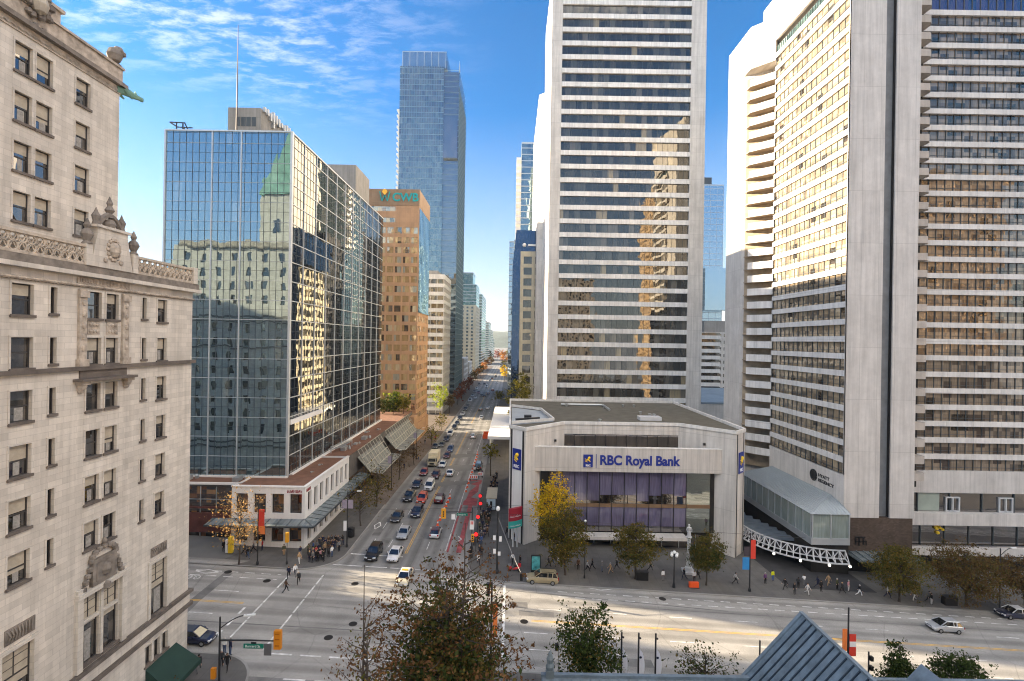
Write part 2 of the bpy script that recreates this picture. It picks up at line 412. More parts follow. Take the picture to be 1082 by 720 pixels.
cm = wm('MULTIPLY', wm('MULTIPLY', cl.outputs[0], pt.outputs[0]), wm('MULTIPLY', lf.outputs[0], hi.outputs[0]))
mixc = nt.nodes.new('ShaderNodeMixRGB'); hs = nt.nodes.new('ShaderNodeHueSaturation'); hs.inputs['Saturation'].default_value = 1.2; hs.inputs['Value'].default_value = 0.95; L(sk.outputs[0], hs.inputs['Color'])
hzr = nt.nodes.new('ShaderNodeMapRange'); hzr.inputs[1].default_value = 0.42; hzr.inputs[2].default_value = -0.02; L(sx.outputs[2], hzr.inputs[0])
pale = nt.nodes.new('ShaderNodeMixRGB'); L(wm('MULTIPLY', wm('POWER', hzr.outputs[0], 1.15), 0.95), pale.inputs[0]); L(hs.outputs[0], pale.inputs[1]); pale.inputs[2].default_value = (2.55, 2.72, 3.0, 1)
L(wm('MULTIPLY', cm, 0.85), mixc.inputs[0]); L(pale.outputs[0], mixc.inputs[1]); mixc.inputs[2].default_value = (5.2, 5.1, 5.1, 1)
# unseen bank of bright cloud added overhead and behind the viewer as fill light
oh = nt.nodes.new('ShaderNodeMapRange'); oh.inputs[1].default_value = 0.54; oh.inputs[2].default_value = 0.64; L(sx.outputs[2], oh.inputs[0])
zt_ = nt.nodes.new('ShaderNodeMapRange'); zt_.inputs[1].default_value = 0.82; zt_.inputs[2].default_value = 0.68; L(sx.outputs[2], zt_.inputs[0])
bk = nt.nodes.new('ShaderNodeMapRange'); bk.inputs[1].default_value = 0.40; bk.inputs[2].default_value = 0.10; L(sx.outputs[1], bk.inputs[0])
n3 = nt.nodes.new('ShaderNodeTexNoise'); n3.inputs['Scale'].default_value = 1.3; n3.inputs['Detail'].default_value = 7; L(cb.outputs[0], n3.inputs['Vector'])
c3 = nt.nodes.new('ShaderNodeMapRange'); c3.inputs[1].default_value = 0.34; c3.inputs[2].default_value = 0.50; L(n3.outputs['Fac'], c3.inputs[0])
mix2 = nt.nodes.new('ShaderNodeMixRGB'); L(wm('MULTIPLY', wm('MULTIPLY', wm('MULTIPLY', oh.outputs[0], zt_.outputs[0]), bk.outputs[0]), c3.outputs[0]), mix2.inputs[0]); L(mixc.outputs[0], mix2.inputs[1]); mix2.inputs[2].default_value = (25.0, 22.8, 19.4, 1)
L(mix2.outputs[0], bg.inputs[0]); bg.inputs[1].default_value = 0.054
L(bg.outputs[0], wo.inputs[0])
vs_ = scn.view_settings
scn.display_settings.display_device = 'sRGB'
vs_.view_transform = 'Standard'; vs_.look = 'None'; vs_.exposure = 2.65; vs_.gamma = 1.0; vs_.use_curve_mapping = False
cy = scn.cycles
cy.max_bounces = 8; cy.diffuse_bounces = 3; cy.glossy_bounces = 5; cy.transmission_bounces = 4; cy.transparent_max_bounces = 8
cy.filter_width = 1.1; cy.use_denoising = True; cy.sample_clamp_indirect = 6.0; cy.caustics_reflective = False; cy.caustics_refractive = False
# ================================================================== ground, roads, pavements, markings
def sheet(name, x0, x1, y0, y1, dz, mat, sx=12.0, sy=10.0, skirt=0.0, mskirt=None):
    mb = MB()
    nx = max(1, int(math.ceil((x1 - x0) / sx))); ny = max(1, int(math.ceil((y1 - y0) / sy)))
    vs, fs = [], []
    for j in range(ny + 1):
        for i in range(nx + 1):
            x = x0 + (x1 - x0) * i / nx; y = y0 + (y1 - y0) * j / ny
            vs.append((x, y, gz(x, y) + dz))
    for j in range(ny):
        for i in range(nx):
            a = j * (nx + 1) + i; fs.append((a, a + 1, a + nx + 2, a + nx + 1))
    mb.mesh(vs, fs, 0)
    if skirt:
        def sk(pts):
            for a, b in zip(pts, pts[1:]):
                mb.poly([a, (a[0], a[1], a[2] - skirt), (b[0], b[1], b[2] - skirt), b], 1)
        W = nx + 1
        sk([vs[j * W] for j in range(ny, -1, -1)][::-1]); sk([vs[j * W + nx] for j in range(ny + 1)][::-1])
        sk([vs[i] for i in range(W)]); sk([vs[ny * W + i] for i in range(W)][::-1])
    return structure(mb.build(name, [mat, mskirt or mat]))

def arc(cx, cy, r, a0, a1, n=8):
    return [(cx + r * math.cos(math.radians(a0 + (a1 - a0) * i / n)), cy + r * math.sin(math.radians(a0 + (a1 - a0) * i / n))) for i in range(n + 1)]

def pavement(name, pts, dz=0.14, mat=PAVE):
    mb = MB()
    tri = tessellate_polygon([[V((p[0], p[1], 0)) for p in pts]])
    z = lambda p: gz(p[0], p[1]) + dz
    for t in tri:
        q = [pts[i] for i in t]
        if (q[1][0] - q[0][0]) * (q[2][1] - q[0][1]) - (q[1][1] - q[0][1]) * (q[2][0] - q[0][0]) < 0: q.reverse()
        mb.poly([(p[0], p[1], z(p)) for p in q], 0)
    n = len(pts)
    cx = sum(p[0] for p in pts) / n; cyy = sum(p[1] for p in pts) / n
    for i in range(n):
        a, b = pts[i], pts[(i + 1) % n]
        mb.poly([(a[0], a[1], z(a)), (b[0], b[1], z(b)), (b[0], b[1], z(b) - 0.4), (a[0], a[1], z(a) - 0.4)], 1)
    return structure(mb.build(name, [mat, KERB]))

def kerb_line(name, pts, w=0.22, dz=0.148):
    mb = MB()
    P = [V((p[0], p[1], 0)) for p in pts]
    for i in range(len(P) - 1):
        a, b = P[i], P[i + 1]; t = (b - a).normalized(); nn = V((-t.y, t.x, 0))
        q = [a, b, b + nn * w, a + nn * w]
        mb.poly([(p.x, p.y, gz(p.x, p.y) + dz) for p in q], 0)
    return structure(mb.build(name, KERB))

mb = MB()
xs = [-4000, -900, -300, -150, -110, -60, -30, 0, 30, 60, 100, 150, 300, 900, 4000]
ys = [-300, -60, 0, 40, 70, 95, 110, 125, 140, 155, 165, 300, 600, 1200, 2500, 5000, 9000]
gv = [(x, y, gz(x, y) - 0.05) for y in ys for x in xs]
W_ = len(xs)
mb.mesh(gv, [(j * W_ + i, j * W_ + i + 1, (j + 1) * W_ + i + 1, (j + 1) * W_ + i) for j in range(len(ys) - 1) for i in range(W_ - 1)])
structure(mb.build('ground', GROUND))
LX, RX = -25.2, -6.6          # kerbs of the street that runs away from us
NY, FY = 52.0, 71.0           # kerbs of the cross street
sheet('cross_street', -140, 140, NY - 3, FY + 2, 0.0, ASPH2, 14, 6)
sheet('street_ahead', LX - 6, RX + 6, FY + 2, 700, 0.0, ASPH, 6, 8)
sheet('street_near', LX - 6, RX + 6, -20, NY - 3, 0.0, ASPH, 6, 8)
pavement('pavement_left_far', [(-140, FY)] + [(LX - 6, FY)] + arc(LX - 6, FY + 6, 6, -90, 0) + [(LX, 90), (LX, 100), (-42, 100), (-140, 100)][0:])
pavement('pavement_right_far', arc(RX + 6, FY + 6, 6, 180, 270) + [(10, FY), (140, FY), (140, 100), (-1, 100), (RX, 100)])
pavement('pavement_left_near', [(-140, NY), (-140, -15), (LX, -15)] + arc(LX - 5, NY - 5, 5, 0, 90) + [(-60, NY)])
pavement('pavement_right_near', arc(RX + 5, NY - 5, 5, 90, 180) + [(RX, -15), (140, -15), (140, NY)])
sheet('pavement_left', -40, LX, 100, 660, 0.14, PAVEB, 5, 8, 0.4, KERB)
sheet('pavement_right', RX, 8, 100, 660, 0.14, PAVE, 5, 8, 0.4, KERB)
kerb_line('kerb_left_far', [(-140, FY), (-60, FY), (LX - 6, FY)] + arc(LX - 6, FY + 6, 6, -90, 0) + [(LX, 90), (LX, 100)])
kerb_line('kerb_right_far', [(RX, 100), (RX, 90)] + arc(RX + 6, FY + 6, 6, 180, 270) + [(30, FY), (60, FY), (140, FY)])
kerb_line('kerb_left_near', [(LX, 20), (LX, 40)] + arc(LX - 5, NY - 5, 5, 0, 90) + [(-60, NY), (-140, NY)])
kerb_line('kerb_right_near', [(140, NY), (60, NY), (30, NY)] + arc(RX + 5, NY - 5, 5, 90, 180) + [(RX, 30), (RX, 10)])
# the driveway of the hotel tower, a cut of asphalt through the pavement
mb = MB()
for a, b in [((40.5, 72.5), (55.0, 72.5)), ]:
    pass
def patch(mb, pts, dz, m=0):
    mb.poly([(p[0], p[1], gz(p[0], p[1]) + dz) for p in pts], m)
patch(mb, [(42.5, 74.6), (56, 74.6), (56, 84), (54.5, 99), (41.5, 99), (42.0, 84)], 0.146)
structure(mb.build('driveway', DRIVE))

mk, my, mr, mp_ = MB(), MB(), MB(), MB()
DZ = 0.006
def line(mb, x0, y0, x1, y1, w=0.14, dz=DZ):
    d = V((x1 - x0, y1 - y0, 0)); n = V((-d.y, d.x, 0)).normalized() * w / 2
    k = max(1, int(d.length / 8))
    for i in range(k):
        a = V((x0, y0, 0)) + d * i / k; b = V((x0, y0, 0)) + d * (i + 1) / k
        patch(mb, [a - n, b - n, b + n, a + n] if True else [], dz)
def dashes(mb, x0, y0, x1, y1, on, off, w=0.14, dz=DZ):
    d = V((x1 - x0, y1 - y0, 0)); Lh = d.length; d.normalize(); s = 0
    while s < Lh:
        e = min(Lh, s + on); line(mb, x0 + d.x * s, y0 + d.y * s, x0 + d.x * e, y0 + d.y * e, w, dz); s += on + off
# street ahead
for y0, y1 in ((78.5, 186), (206, 330), (350, 640)):
    for dx in (-0.14, 0.14): line(my, -16.4 + dx, y0, -16.4 + dx, y1, 0.11)
    for x in (-22.55, -19.65, -13.4): dashes(mk, x, y0 + 2, x, y1, 3.0, 4.5, 0.13)
    line(mk, -10.3, y0 + 2, -10.3, y1, 0.13) if y0 < 100 else dashes(mk, -10.3, y0, -10.3, y1, 3, 4.5, 0.13)
for (y0, y1) in ((80, 103), ): 
    line(mr, -9.95, y0, -9.95, y1, 0.32); line(mr, -8.15, y0, -8.15, y1, 0.85)
patch(mr, [(-9.8, 103), (-6.9, 103), (-6.9, 122), (-9.8, 122)], DZ)
dashes(mk, LX + .2, 73.4, RX, 73.4, 3.2, 0.5, 0.2)
dashes(mk, LX + .4, 77.3, -16.6, 77.3, 2.6, 0.9, 0.3)
dashes(mk, LX, 52.6, RX, 52.6, 2.2, 0.9, 0.22); dashes(mk, LX + 3, 48.9, RX, 48.9, 2.2, 0.9, 0.22)
for y in (187, 190.5, 201.5, 205): line(mk, LX, y, RX, y, 0.3)
for y in (332, 336, 346, 350): line(mk, LX, y, RX, y, 0.3)
# cross street
dashes(mk, -30.9, 54.9, -30.9, 69.2, 3.4, 0.25, 0.22); dashes(mk, -26.3, 53.2, -26.3, 70.0, 3.2, 0.35, 0.22)
dashes(mk, -32.5, 54.6, -32.5, 61.4, 1.5, 0.9, 0.3)
line(mk, -26.2, 73.4, -24.6, 73.4, .2); line(mk, -0.5, 54.2, -0.5, 70.4, 0.32); line(mk, -5.2, 54.6, -5.2, 69.8, 0.25)
for dy in (-0.12, 0.12):
    line(my, -130, 61.8 + dy, -33.2, 61.8 + dy, 0.1); line(my, 3.0, 61.8 + dy, 138, 61.8 + dy, 0.1)
for y in (68.0, 69.4):
    dashes(mk, -90, y, -32, y, 1.35, 0.95, 0.16); dashes(mk, 7, y, 138, y, 1.35, 0.95, 0.16)
dashes(mk, -90, 64.4, -33, 64.4, 3.2, 5.4, 0.14); dashes(mk, 4, 64.6, 138, 64.6, 3.0, 5.6, 0.14)
for y in (59.2, 56.0): dashes(mk, 2, y, 138, y, 2.9, 5.9, 0.14); dashes(mk, -100, y, -34, y, 2.9, 5.9, 0.14)
def diamond(x, y, a, b, rz=0):
    pts = [V((a, 0, 0)), V((0, b, 0)), V((-a, 0, 0)), V((0, -b, 0))]
    R = Matrix.Rotation(rz, 3, 'Z')
    q = [V((x, y, 0)) + R @ p for p in pts]
    for i in range(4): line(mk, q[i].x, q[i].y, q[(i + 1) % 4].x, q[(i + 1) % 4].y, 0.2, DZ + 0.003)
for (px, py, a, b) in ((219, 604, 1.6, .55), (634, 622, 1.7, .5), (399, 555.5, .55, 1.7)):
    g = ground_at(px, py); diamond(g.x, g.y, a, b)
# bicycle marks at the left: two wheels and a frame
g = ground_at(204, 610)
for s in (-.55, .55):
    for k in range(8):
        a0, a1 = 2 * PI * k / 8, 2 * PI * (k + 1) / 8
        line(mk, g.x + s + .35 * math.cos(a0), g.y + .5 * math.sin(a0), g.x + s + .35 * math.cos(a1), g.y + .5 * math.sin(a1), .12)
line(mk, g.x - .5, g.y, g.x + .2, g.y + .6, .12); line(mk, g.x + .5, g.y, g.x - .2, g.y + .6, .12)
# arrow in the bus lane
line(mk, -8.9, 84.2, -8.2, 85.4, .22, DZ + .004); line(mk, -8.9, 86.6, -8.2, 85.4, .22, DZ + .004)
# worn repair strips in the cross street
pts = [ground_at(*p) for p in ((188, 648), (201, 634), (236, 606), (246, 606), (210, 636), (196, 650))]
patch(mp_, pts, 0.004)
for ya, yb, xa, xb in ((70.4, 66.9, -21, 30), (57.4, 57.7, -60, -2), (66.4, 66.2, 10, 100)):
    line(mp_, xa, ya, xb, yb, 0.22, 0.0045)
line(mp_, -21.2, 80, -21.2, 185, .25, .0045); line(mp_, -12.0, 79, -12.0, 185, .3, .0045)
rq = random.Random(21)
for k in range(16):          # rectangular trench repairs
    if k < 9: x0, y0, w_, h_ = rq.uniform(-20, 110), rq.uniform(53.5, 67), rq.uniform(2, 6), rq.uniform(.8, 1.6)
    else: x0, y0, w_, h_ = rq.uniform(-24, -10), rq.uniform(76, 170), rq.uniform(.8, 1.5), rq.uniform(3, 9)
    patch(mp_, [(x0, y0), (x0 + w_, y0), (x0 + w_, y0 + h_), (x0, y0 + h_)], 0.0035)
structure(mk.build('white_road_markings', WHITE)); structure(my.build('yellow_road_markings', YELLOW))
structure(mr.build('red_bus_lane', REDP)); structure(mp_.build('asphalt_repairs', PATCH))
MH = simple('iron_cover', (0.025, 0.023, 0.022), 0.6, 0.5, 0.2)
for i, (px, py) in enumerate(((373, 659.5), (347, 674), (375, 617), (241, 604.6), (282, 614), (553.7, 657), (700, 633))):
    g = ground_at(px, py)
    mb = MB(); mb.lathe((0, 0, 0), [(.5, 0), (.5, .012), (.42, .014), (.40, .009), (.3, .009), (.28, .013), (.05, .013)], 18)
    o = mb.build('manhole_cover', MH); o.location = (g.x, g.y, g.z + .005); o.rotation_euler = (0, math.atan(.045), 0)
    tag(o, ['round iron manhole cover right of the left tall slender tree top', 'round iron manhole cover in front of the near crosswalk corner', 'small iron manhole cover in the sunlit tip of road by the crossing',
            'iron manhole cover beside the bicycle diamond marking', 'iron manhole cover between dotted bike lane lines near left kerb', 'iron manhole cover below yellow line on sunlit road', 'iron manhole cover in the shaded dotted bike lane'][i], 'manhole cover')
# wooded hill at the end of the street
HILL = simple('hill_forest', (0.05, 0.075, 0.06), 0.95, var=0.45, scale=0.02)
mb = MB()
n = 60; vs = []
for j in range(9):
    for i in range(n + 1):
        x = -1500 + 3000 * i / n; t = j / 8
        h = (95 + 35 * mnoise.noise(V((x * .0021, 3.3, 0))) + 18 * mnoise.noise(V((x * .01, 7.1, 0)))) * math.sin(t * PI / 2) + 6 * mnoise.noise(V((x * .03, t * 6, 1)))
        vs.append((x, 2300 + 500 * t, -3 + h))
mb.mesh(vs, [(j * (n + 1) + i, j * (n + 1) + i + 1, (j + 1) * (n + 1) + i + 1, (j + 1) * (n + 1) + i) for j in range(8) for i in range(n)])
structure(mb.build('hill', HILL, smooth=True))
# ================================================================== text helper
def text_part(name, txt, size, mat, parent, fac, u, z, n=0.05, depth=0.06, align='LEFT', bold=0.0, sx=1.0):
    cu = bpy.data.curves.new('lettering', 'FONT'); cu.body = txt; cu.size = size; cu.extrude = depth; cu.offset = bold; cu.align_x = align
    tmp = bpy.data.objects.new('lettering', cu); C.objects.link(tmp)
    dg = bpy.context.evaluated_depsgraph_get()
    me = bpy.data.meshes.new_from_object(tmp.evaluated_get(dg)); bpy.data.objects.remove(tmp)
    base = V(parent['_base']) if '_base' in parent else V((0, 0, 0))
    for v in me.vertices:
        v.co = fac.p(u + v.co.x * sx, z + v.co.y, n + v.co.z) - base
    me.materials.clear(); me.materials.append(mat); me.name = name
    o = bpy.data.objects.new(name, me); C.objects.link(o); o.parent = parent; o['_base'] = tuple(base)
    return o

# ================================================================== 1. the old stone hotel at the left
STONE = panel('old_limestone', (0.635, 0.585, 0.515), 1.1, 0.44, 0.76, 0.013, 0.85, 0.13, 0.5, 0.13, 0.095)
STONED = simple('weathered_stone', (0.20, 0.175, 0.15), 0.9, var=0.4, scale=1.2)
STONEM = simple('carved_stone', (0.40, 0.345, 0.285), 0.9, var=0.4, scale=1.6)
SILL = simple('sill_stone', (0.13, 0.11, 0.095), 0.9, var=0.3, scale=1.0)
FRAME = simple('window_frame_paint', (0.045, 0.042, 0.04), 0.6, var=0.1)
HGLASS = glass('hotel_glass', [(0, (.012, .012, .014)), (.35, (.03, .028, .026)), (.6, (.07, .06, .05)), (.8, (.02, .02, .02))], .62, .9, 0.14, (.9, .92, .95), .01, .02)
BLIND = simple('roller_blind', (0.42, 0.37, 0.29), 0.85, var=0.15, scale=2.0)
CURT = simple('net_curtain', (0.30, 0.285, 0.26), 0.9, var=0.3, scale=6.0)
COPPER = simple('green_copper', (0.16, 0.30, 0.24), 0.6, 0.1, 0.25, 0.5)
HX, HXU = -32.0, -36.0
hotel = thing('hotel', 'old pale limestone hotel with balustrade, carved crests and small sash windows', 'building', (-45, 30, gz(-45, 40)))
fl = Fac(HX, 0, (0, 1))          # street face, u = Y, looks to +X
fu = Fac(HXU, 0, (0, 1))
cols = [(31.4, 32.85), (34.05, 34.55), (37.02, 38.3), (38.75, 39.95), (42.5, 43.0), (44.35, 45.55)]
rows = [38.2, 34.7, 31.2, 27.65, 24.15, 20.65]
low_h = []
for ci, (a, b) in enumerate(cols):
    for ri, t in enumerate(rows):
        low_h.append((a, b, t - (1.85 if ci in (1, 4) else 2.05), t, ci, ri))
spec_h = [(31.1, 33.2, 9.7, 14.4), (37.0, 38.55, 9.9, 15.1), (38.9, 40.4, 9.9, 15.1), (44.0, 46.0, 9.6, 14.4)]
small_h = [(43.5, 44.25, 5.6, 7.3), (44.55, 45.3, 5.6, 7.3), (45.6, 46.35, 5.6, 7.3), (34, 34.8, 5.6, 7.3), (38.2, 39.0, 5.6, 7.3)]
more = []                          # the face goes on nearer than the frame
for y in (28.4, 25.5, 22.5, 19.5, 16.5):
    for t in rows: more.append((y, y + 1.3, t - 2.05, t))
gb = gz(HX, 40) - 1.5
mb = MB()
fl.wall(mb, 10, 49.2, gb, 41.2, [h[:4] for h in low_h] + spec_h + small_h + more, 0.34)
fe = Fac(-32, 49.2, (-1, 0))      # end face towards the cross street (seen only mirrored in the glass tower)
end_h = [(u, u + 1.25, t - 2.0, t) for u in (1.6, 4.3) for t in rows]
fe.wall(mb, 0, 62, gb, 41.2, end_h + [(u, u + 1.25, t - 2.0, t) for u in (9, 12.5, 16, 20, 24, 28, 32, 36, 40, 44, 48, 52) for t in rows + [17.2, 13.7]], 0.3)
mb.box(-90, 10.4, gb, -32.36, 48.8, 40.5)
wall = mb.build('wall', STONE, hotel)
# upper block, set back
mb = MB()
up_cols = [(35.3, 36.6), (36.9, 38.2), (40.25, 41.6)]
up_rows = [56.05, 52.45, 48.85, 45.25]
up_h = [(a, b, t - 2.15, t, ci, ri) for ci, (a, b) in enumerate(up_cols) for ri, t in enumerate(up_rows)]
more_u = [(y, y + 1.3, t - 2.15, t) for y in (32.0, 29.0, 25.0, 21, 17) for t in up_rows]
fu.wall(mb, 12, 44.7, 40.0, 57.6, [h[:4] for h in up_h] + more_u, 0.34)
fue = Fac(HXU, 44.7, (-1, 0))
fue.wall(mb, 0, 50, 40.0, 57.6, [(u, u + 1.25, t - 2.1, t) for u in (3, 6.5, 10, 14, 18, 22, 26, 30, 34, 38, 42, 46) for t in up_rows], 0.3)
mb.box(-86, 12.4, 40.0, -36.36, 44.3, 57.4)
up = mb.build('upper_wall', STONE, hotel)
# all reflected-side windows, one mesh
mb = MB()
for h in end_h + [(u, u + 1.25, t - 2.0, t) for u in (9, 12.5, 16, 20, 24, 28, 32, 36, 40, 44, 48, 52) for t in rows + [17.2, 13.7]]: fe.quad(mb, h[0], h[1], h[2], h[3], -0.28)
for u in (3, 6.5, 10, 14, 18, 22, 26, 30, 34, 38, 42, 46):
    for t in up_rows: fue.quad(mb, u, u + 1.25, t - 2.1, t, -0.28)
for h in more: fl.quad(mb, h[0], h[1], h[2], h[3], -.3)
for h in more_u: fu.quad(mb, h[0], h[1], h[2], h[3], -.3)
stuff(mb.build('side_windows', HGLASS, hotel))
rng = random.Random(5)
def sash(fac, a, b, c, d, par, slit=False, tall=False, pattern=None):
    """a sash window in its opening: frame, glass, sill, blind, curtain"""
    m_ = MB(); t = 0.07; n0, n1 = -0.30, -0.20
    fac.box(m_, a, a + t, c, d, n0, n1); fac.box(m_, b - t, b, c, d, n0, n1)
    fac.box(m_, a + t, b - t, d - t, d, n0, n1); fac.box(m_, a + t, b - t, c, c + t, n0, n1)
    if not slit:
        k = c + (d - c) * (0.62 if tall else 0.5)
        fac.box(m_, a + t, b - t, k - .045, k + .045, n0 + .01, n1 - .01)
        if tall:
            fac.box(m_, (a + b) / 2 - .03, (a + b) / 2 + .03, k + .045, d - t, n0 + .01, n1 - .02)
            for q in (.33, .66): fac.box(m_, a + t, b - t, k + (d - k) * q - .015, k + (d - k) * q + .015, n0 + .012, n1 - .03)
    wdw = m_.build('window', FRAME, par)
    m_ = MB(); fac.quad(m_, a, b, c, d, -0.27); m_.build('pane', HGLASS, wdw)
    m_ = MB(); fac.box(m_, a - .12, b + .12, c - .16, c + .03, -.19, .14); m_.build('sill', SILL, wdw)
    r = rng.random()
    if not tall:
        m_ = MB(); fac.ushape(m_, a - .003, b + .003, c - .02, d + .003, .12, .2, .12, .003, .05); m_.build('surround', STONE, wdw)
    if not slit and r < .85:
        k = c + (d - c) * rng.choice((.5, .5, .62, .35, .55))
        m_ = MB(); fac.box(m_, a + t + .01, b - t - .01, k, d - t - .01, -.266, -.255); m_.build('blind', BLIND, wdw)
    if not slit and rng.random() < .6:
        q = a + (b - a) * rng.uniform(.3, .45)
        m_ = MB(); fac.box(m_, q, q + (b - a) * rng.uniform(.25, .42), c + t + .02, c + (d - c) * .46, -.266, -.258); m_.build('curtain', CURT, wdw)
for (a, b, c, d, ci, ri) in low_h: sash(fl, a, b, c, d, hotel, ci in (1, 4))
for h in spec_h: sash(fl, *h, hotel, tall=True)
for h in small_h: sash(fl, *h, hotel, slit=True)
for (a, b, c, d, ci, ri) in up_h: sash(fu, a, b, c, d, hotel)
# cornices, string courses and balustrade
def course(z0, z1, n, name, mat, u0=10, u1=49.2, fac=fl, par=hotel, ret=True):
    m_ = MB(); fac.box(m_, u0, u1 + n, z0, z1, -.05, n)
    if ret: fe.box(m_, -.002, 60, z0, z1, .002, n)
    return m_.build(name, mat, par)
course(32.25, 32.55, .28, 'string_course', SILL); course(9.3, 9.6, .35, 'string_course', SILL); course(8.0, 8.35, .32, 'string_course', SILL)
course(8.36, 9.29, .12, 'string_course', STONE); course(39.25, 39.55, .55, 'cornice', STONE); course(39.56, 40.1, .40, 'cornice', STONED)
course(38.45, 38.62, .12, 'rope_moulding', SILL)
m_ = MB()
us_ = [10.0 + .13 * i for i in range(301)]; m_.tube([fl.p(u, 38.57, .14) for u in us_], [.09 if i % 2 else .13 for i in range(301)], 5); m_.build('rope_moulding', STONEM, hotel)
def scroll_bal(u0, u1, par, name='balustrade'):
    """pierced stone parapet of interlaced rings"""
    m_ = MB(); z0, z1 = 40.1, 41.55; zc = (z0 + z1) / 2; n = .30
    fl.box(m_, u0, u1, z0, z0 + .18, n - .14, n + .12); fl.box(m_, u0, u1, z1 - .16, z1 + .04, n - .17, n + .15)
    k = max(1, int(round((u1 - u0) / .62))); s = (u1 - u0) / k
    for i in range(k):
        uc = u0 + s * (i + .5)
        for (dz, r) in ((.27, .30), (-.27, .30)):
            pts = [fl.p(uc + r * math.cos(2 * PI * q / 10), zc + dz + r * math.sin(2 * PI * q / 10), n) for q in range(11)]
            m_.tube(pts, .062, 5, 0, False)
        m_.tube([fl.p(uc - s / 2, z0 + .15, n - .03), fl.p(uc, zc, n - .03), fl.p(uc + s / 2, z1 - .14, n - .03)], .055, 5)
        m_.tube([fl.p(uc + s / 2, z0 + .15, n - .02), fl.p(uc, zc, n - .02), fl.p(uc - s / 2, z1 - .14, n - .02)], .055, 5)
    return m_.build(name, simple('balustrade_stone', (.44, .38, .31), .9, var=.3, scale=2.0), par, smooth=False)
scroll_bal(26.0, 36.3, hotel); scroll_bal(41.1, 48.6, hotel)
m_ = MB()
for u in (36.3, 40.8, 48.6): fl.box(m_, u, u + .55, 40.1, 41.7, .08, .52)
fl.box(m_, 10, 49.4, 40.1, 40.4, -.4, .02); m_.build('parapet_piers', STONE, hotel)
# centre bay: pilasters, inscription, shaped gable with cartouche and finials
for a in (36.2, 40.25):
    m_ = MB(); fl.box(m_, a, a + .62, 33.1, 38.3, .003, .2); fl.box(m_, a - .1, a + .72, 32.56, 33.1, .003, .34); fl.box(m_, a - .08, a + .7, 37.7, 38.2, .2, .32)
    for k in range(5): m_.ball(fl.p(a + .31, 33.9 + k * .85, .2), .16, 8, 0, 1.5)
    m_.build('pilaster', STONEM, hotel)
m_ = MB(); fl.box(m_, 36.1, 41.0, 38.7, 39.2, .003, .1)
rr = random.Random(3)
for k in range(34): fl.box(m_, 36.3 + k * .135, 36.3 + k * .135 + rr.uniform(.05, .1), 38.77 + rr.uniform(0, .1), 39.12, .1, .16)
m_.build('carved_frieze', STONEM, hotel)
m_ = MB()
for a in (37.0, 38.72):
    m_ = MB()
    for k in range(3):
        for j in range(2): m_.ball(fl.p(a + .3 + k * .3, 35.2 + j * .5, .02), .16, 8)
    fl.box(m_, a + .05, a + 1.15, 34.95, 36.0, .003, .05); m_.build('carved_panel', STONEM, hotel)
m_ = MB()
prof = [(36.7, 40.1), (40.75, 40.1), (40.2, 42.7), (40.2, 43.1), (37.3, 43.1), (37.3, 42.7)]
front = [fl.p(a, b, .5) for a, b in prof]; back = [fl.p(a, b, -.2) for a, b in prof]
m_.poly(front); m_.poly(list(reversed(back)))
for i in range(len(prof)):
    j = (i + 1) % len(prof); m_.poly([front[i], back[i], back[j], front[j]])
fl.box(m_, 37.1, 40.4, 43.1, 43.3, -.3, .66)
gable = m_.build('gable', STONE, hotel)
m_ = MB()
for k in range(14):
    an = 2 * PI * k / 14; m_.ball(fl.p(38.75 + .55 * math.cos(an), 41.6 + .8 * math.sin(an), .52), .17, 6)
m_.ball(fl.p(38.75, 41.6, .48), .5, 10, 0, 1.3)
for s in (-1, 1): m_.ball(fl.p(38.75 + s * .75, 40.7, .5), .22, 6)
m_.build('cartouche', STONEM, gable)
m_ = MB()
pts = [fl.p(37.5 + 2.4 * i / 12, 43.3 + 1.0 * math.sin(PI * i / 12), .2) for i in range(13)]
m_.tube(pts, .22, 6); m_.ball(fl.p(38.7, 43.6, .2), .45, 8)
m_.lathe(fl.p(38.7, 44.1, .2), [(.3, 0), (.12, .25), (.34, .6), (.15, .95), (.22, 1.15), (.02, 1.7)], 8)
for a in (37.45, 39.9): m_.lathe(fl.p(a, 43.3, .2), [(.28, 0), (.2, .3), (.3, .7), (.14, 1.0), (.02, 1.35)], 8)
m_.build('gable_crest', STONED, gable)
for a in (36.57, 41.07):
    m_ = MB(); m_.lathe(fl.p(a, 41.7, .3), [(.36, 0), (.2, .2), (.42, .7), (.3, 1.0), (.14, 1.15), (.24, 1.4), (.03, 1.9)], 8); m_.build('finial', STONED, hotel)
# small balcony shelf on brackets
m_ = MB(); fl.box(m_, 35.9, 41.2, 31.45, 31.65, .003, .75)
fl.box(m_, 36.4, 40.8, 31.66, 32.24, .003, .12)
m_.build('shelf', SILL, hotel)
for a in (36.1, 40.4):
    m_ = MB(); m_.ball(fl.p(a + .35, 31.1, .2), .33, 8); m_.ball(fl.p(a + .35, 30.75, .12), .22, 8); fl.box(m_, a, a + .7, 31.2, 31.44, .003, .55); m_.build('bracket', STONEM, hotel)
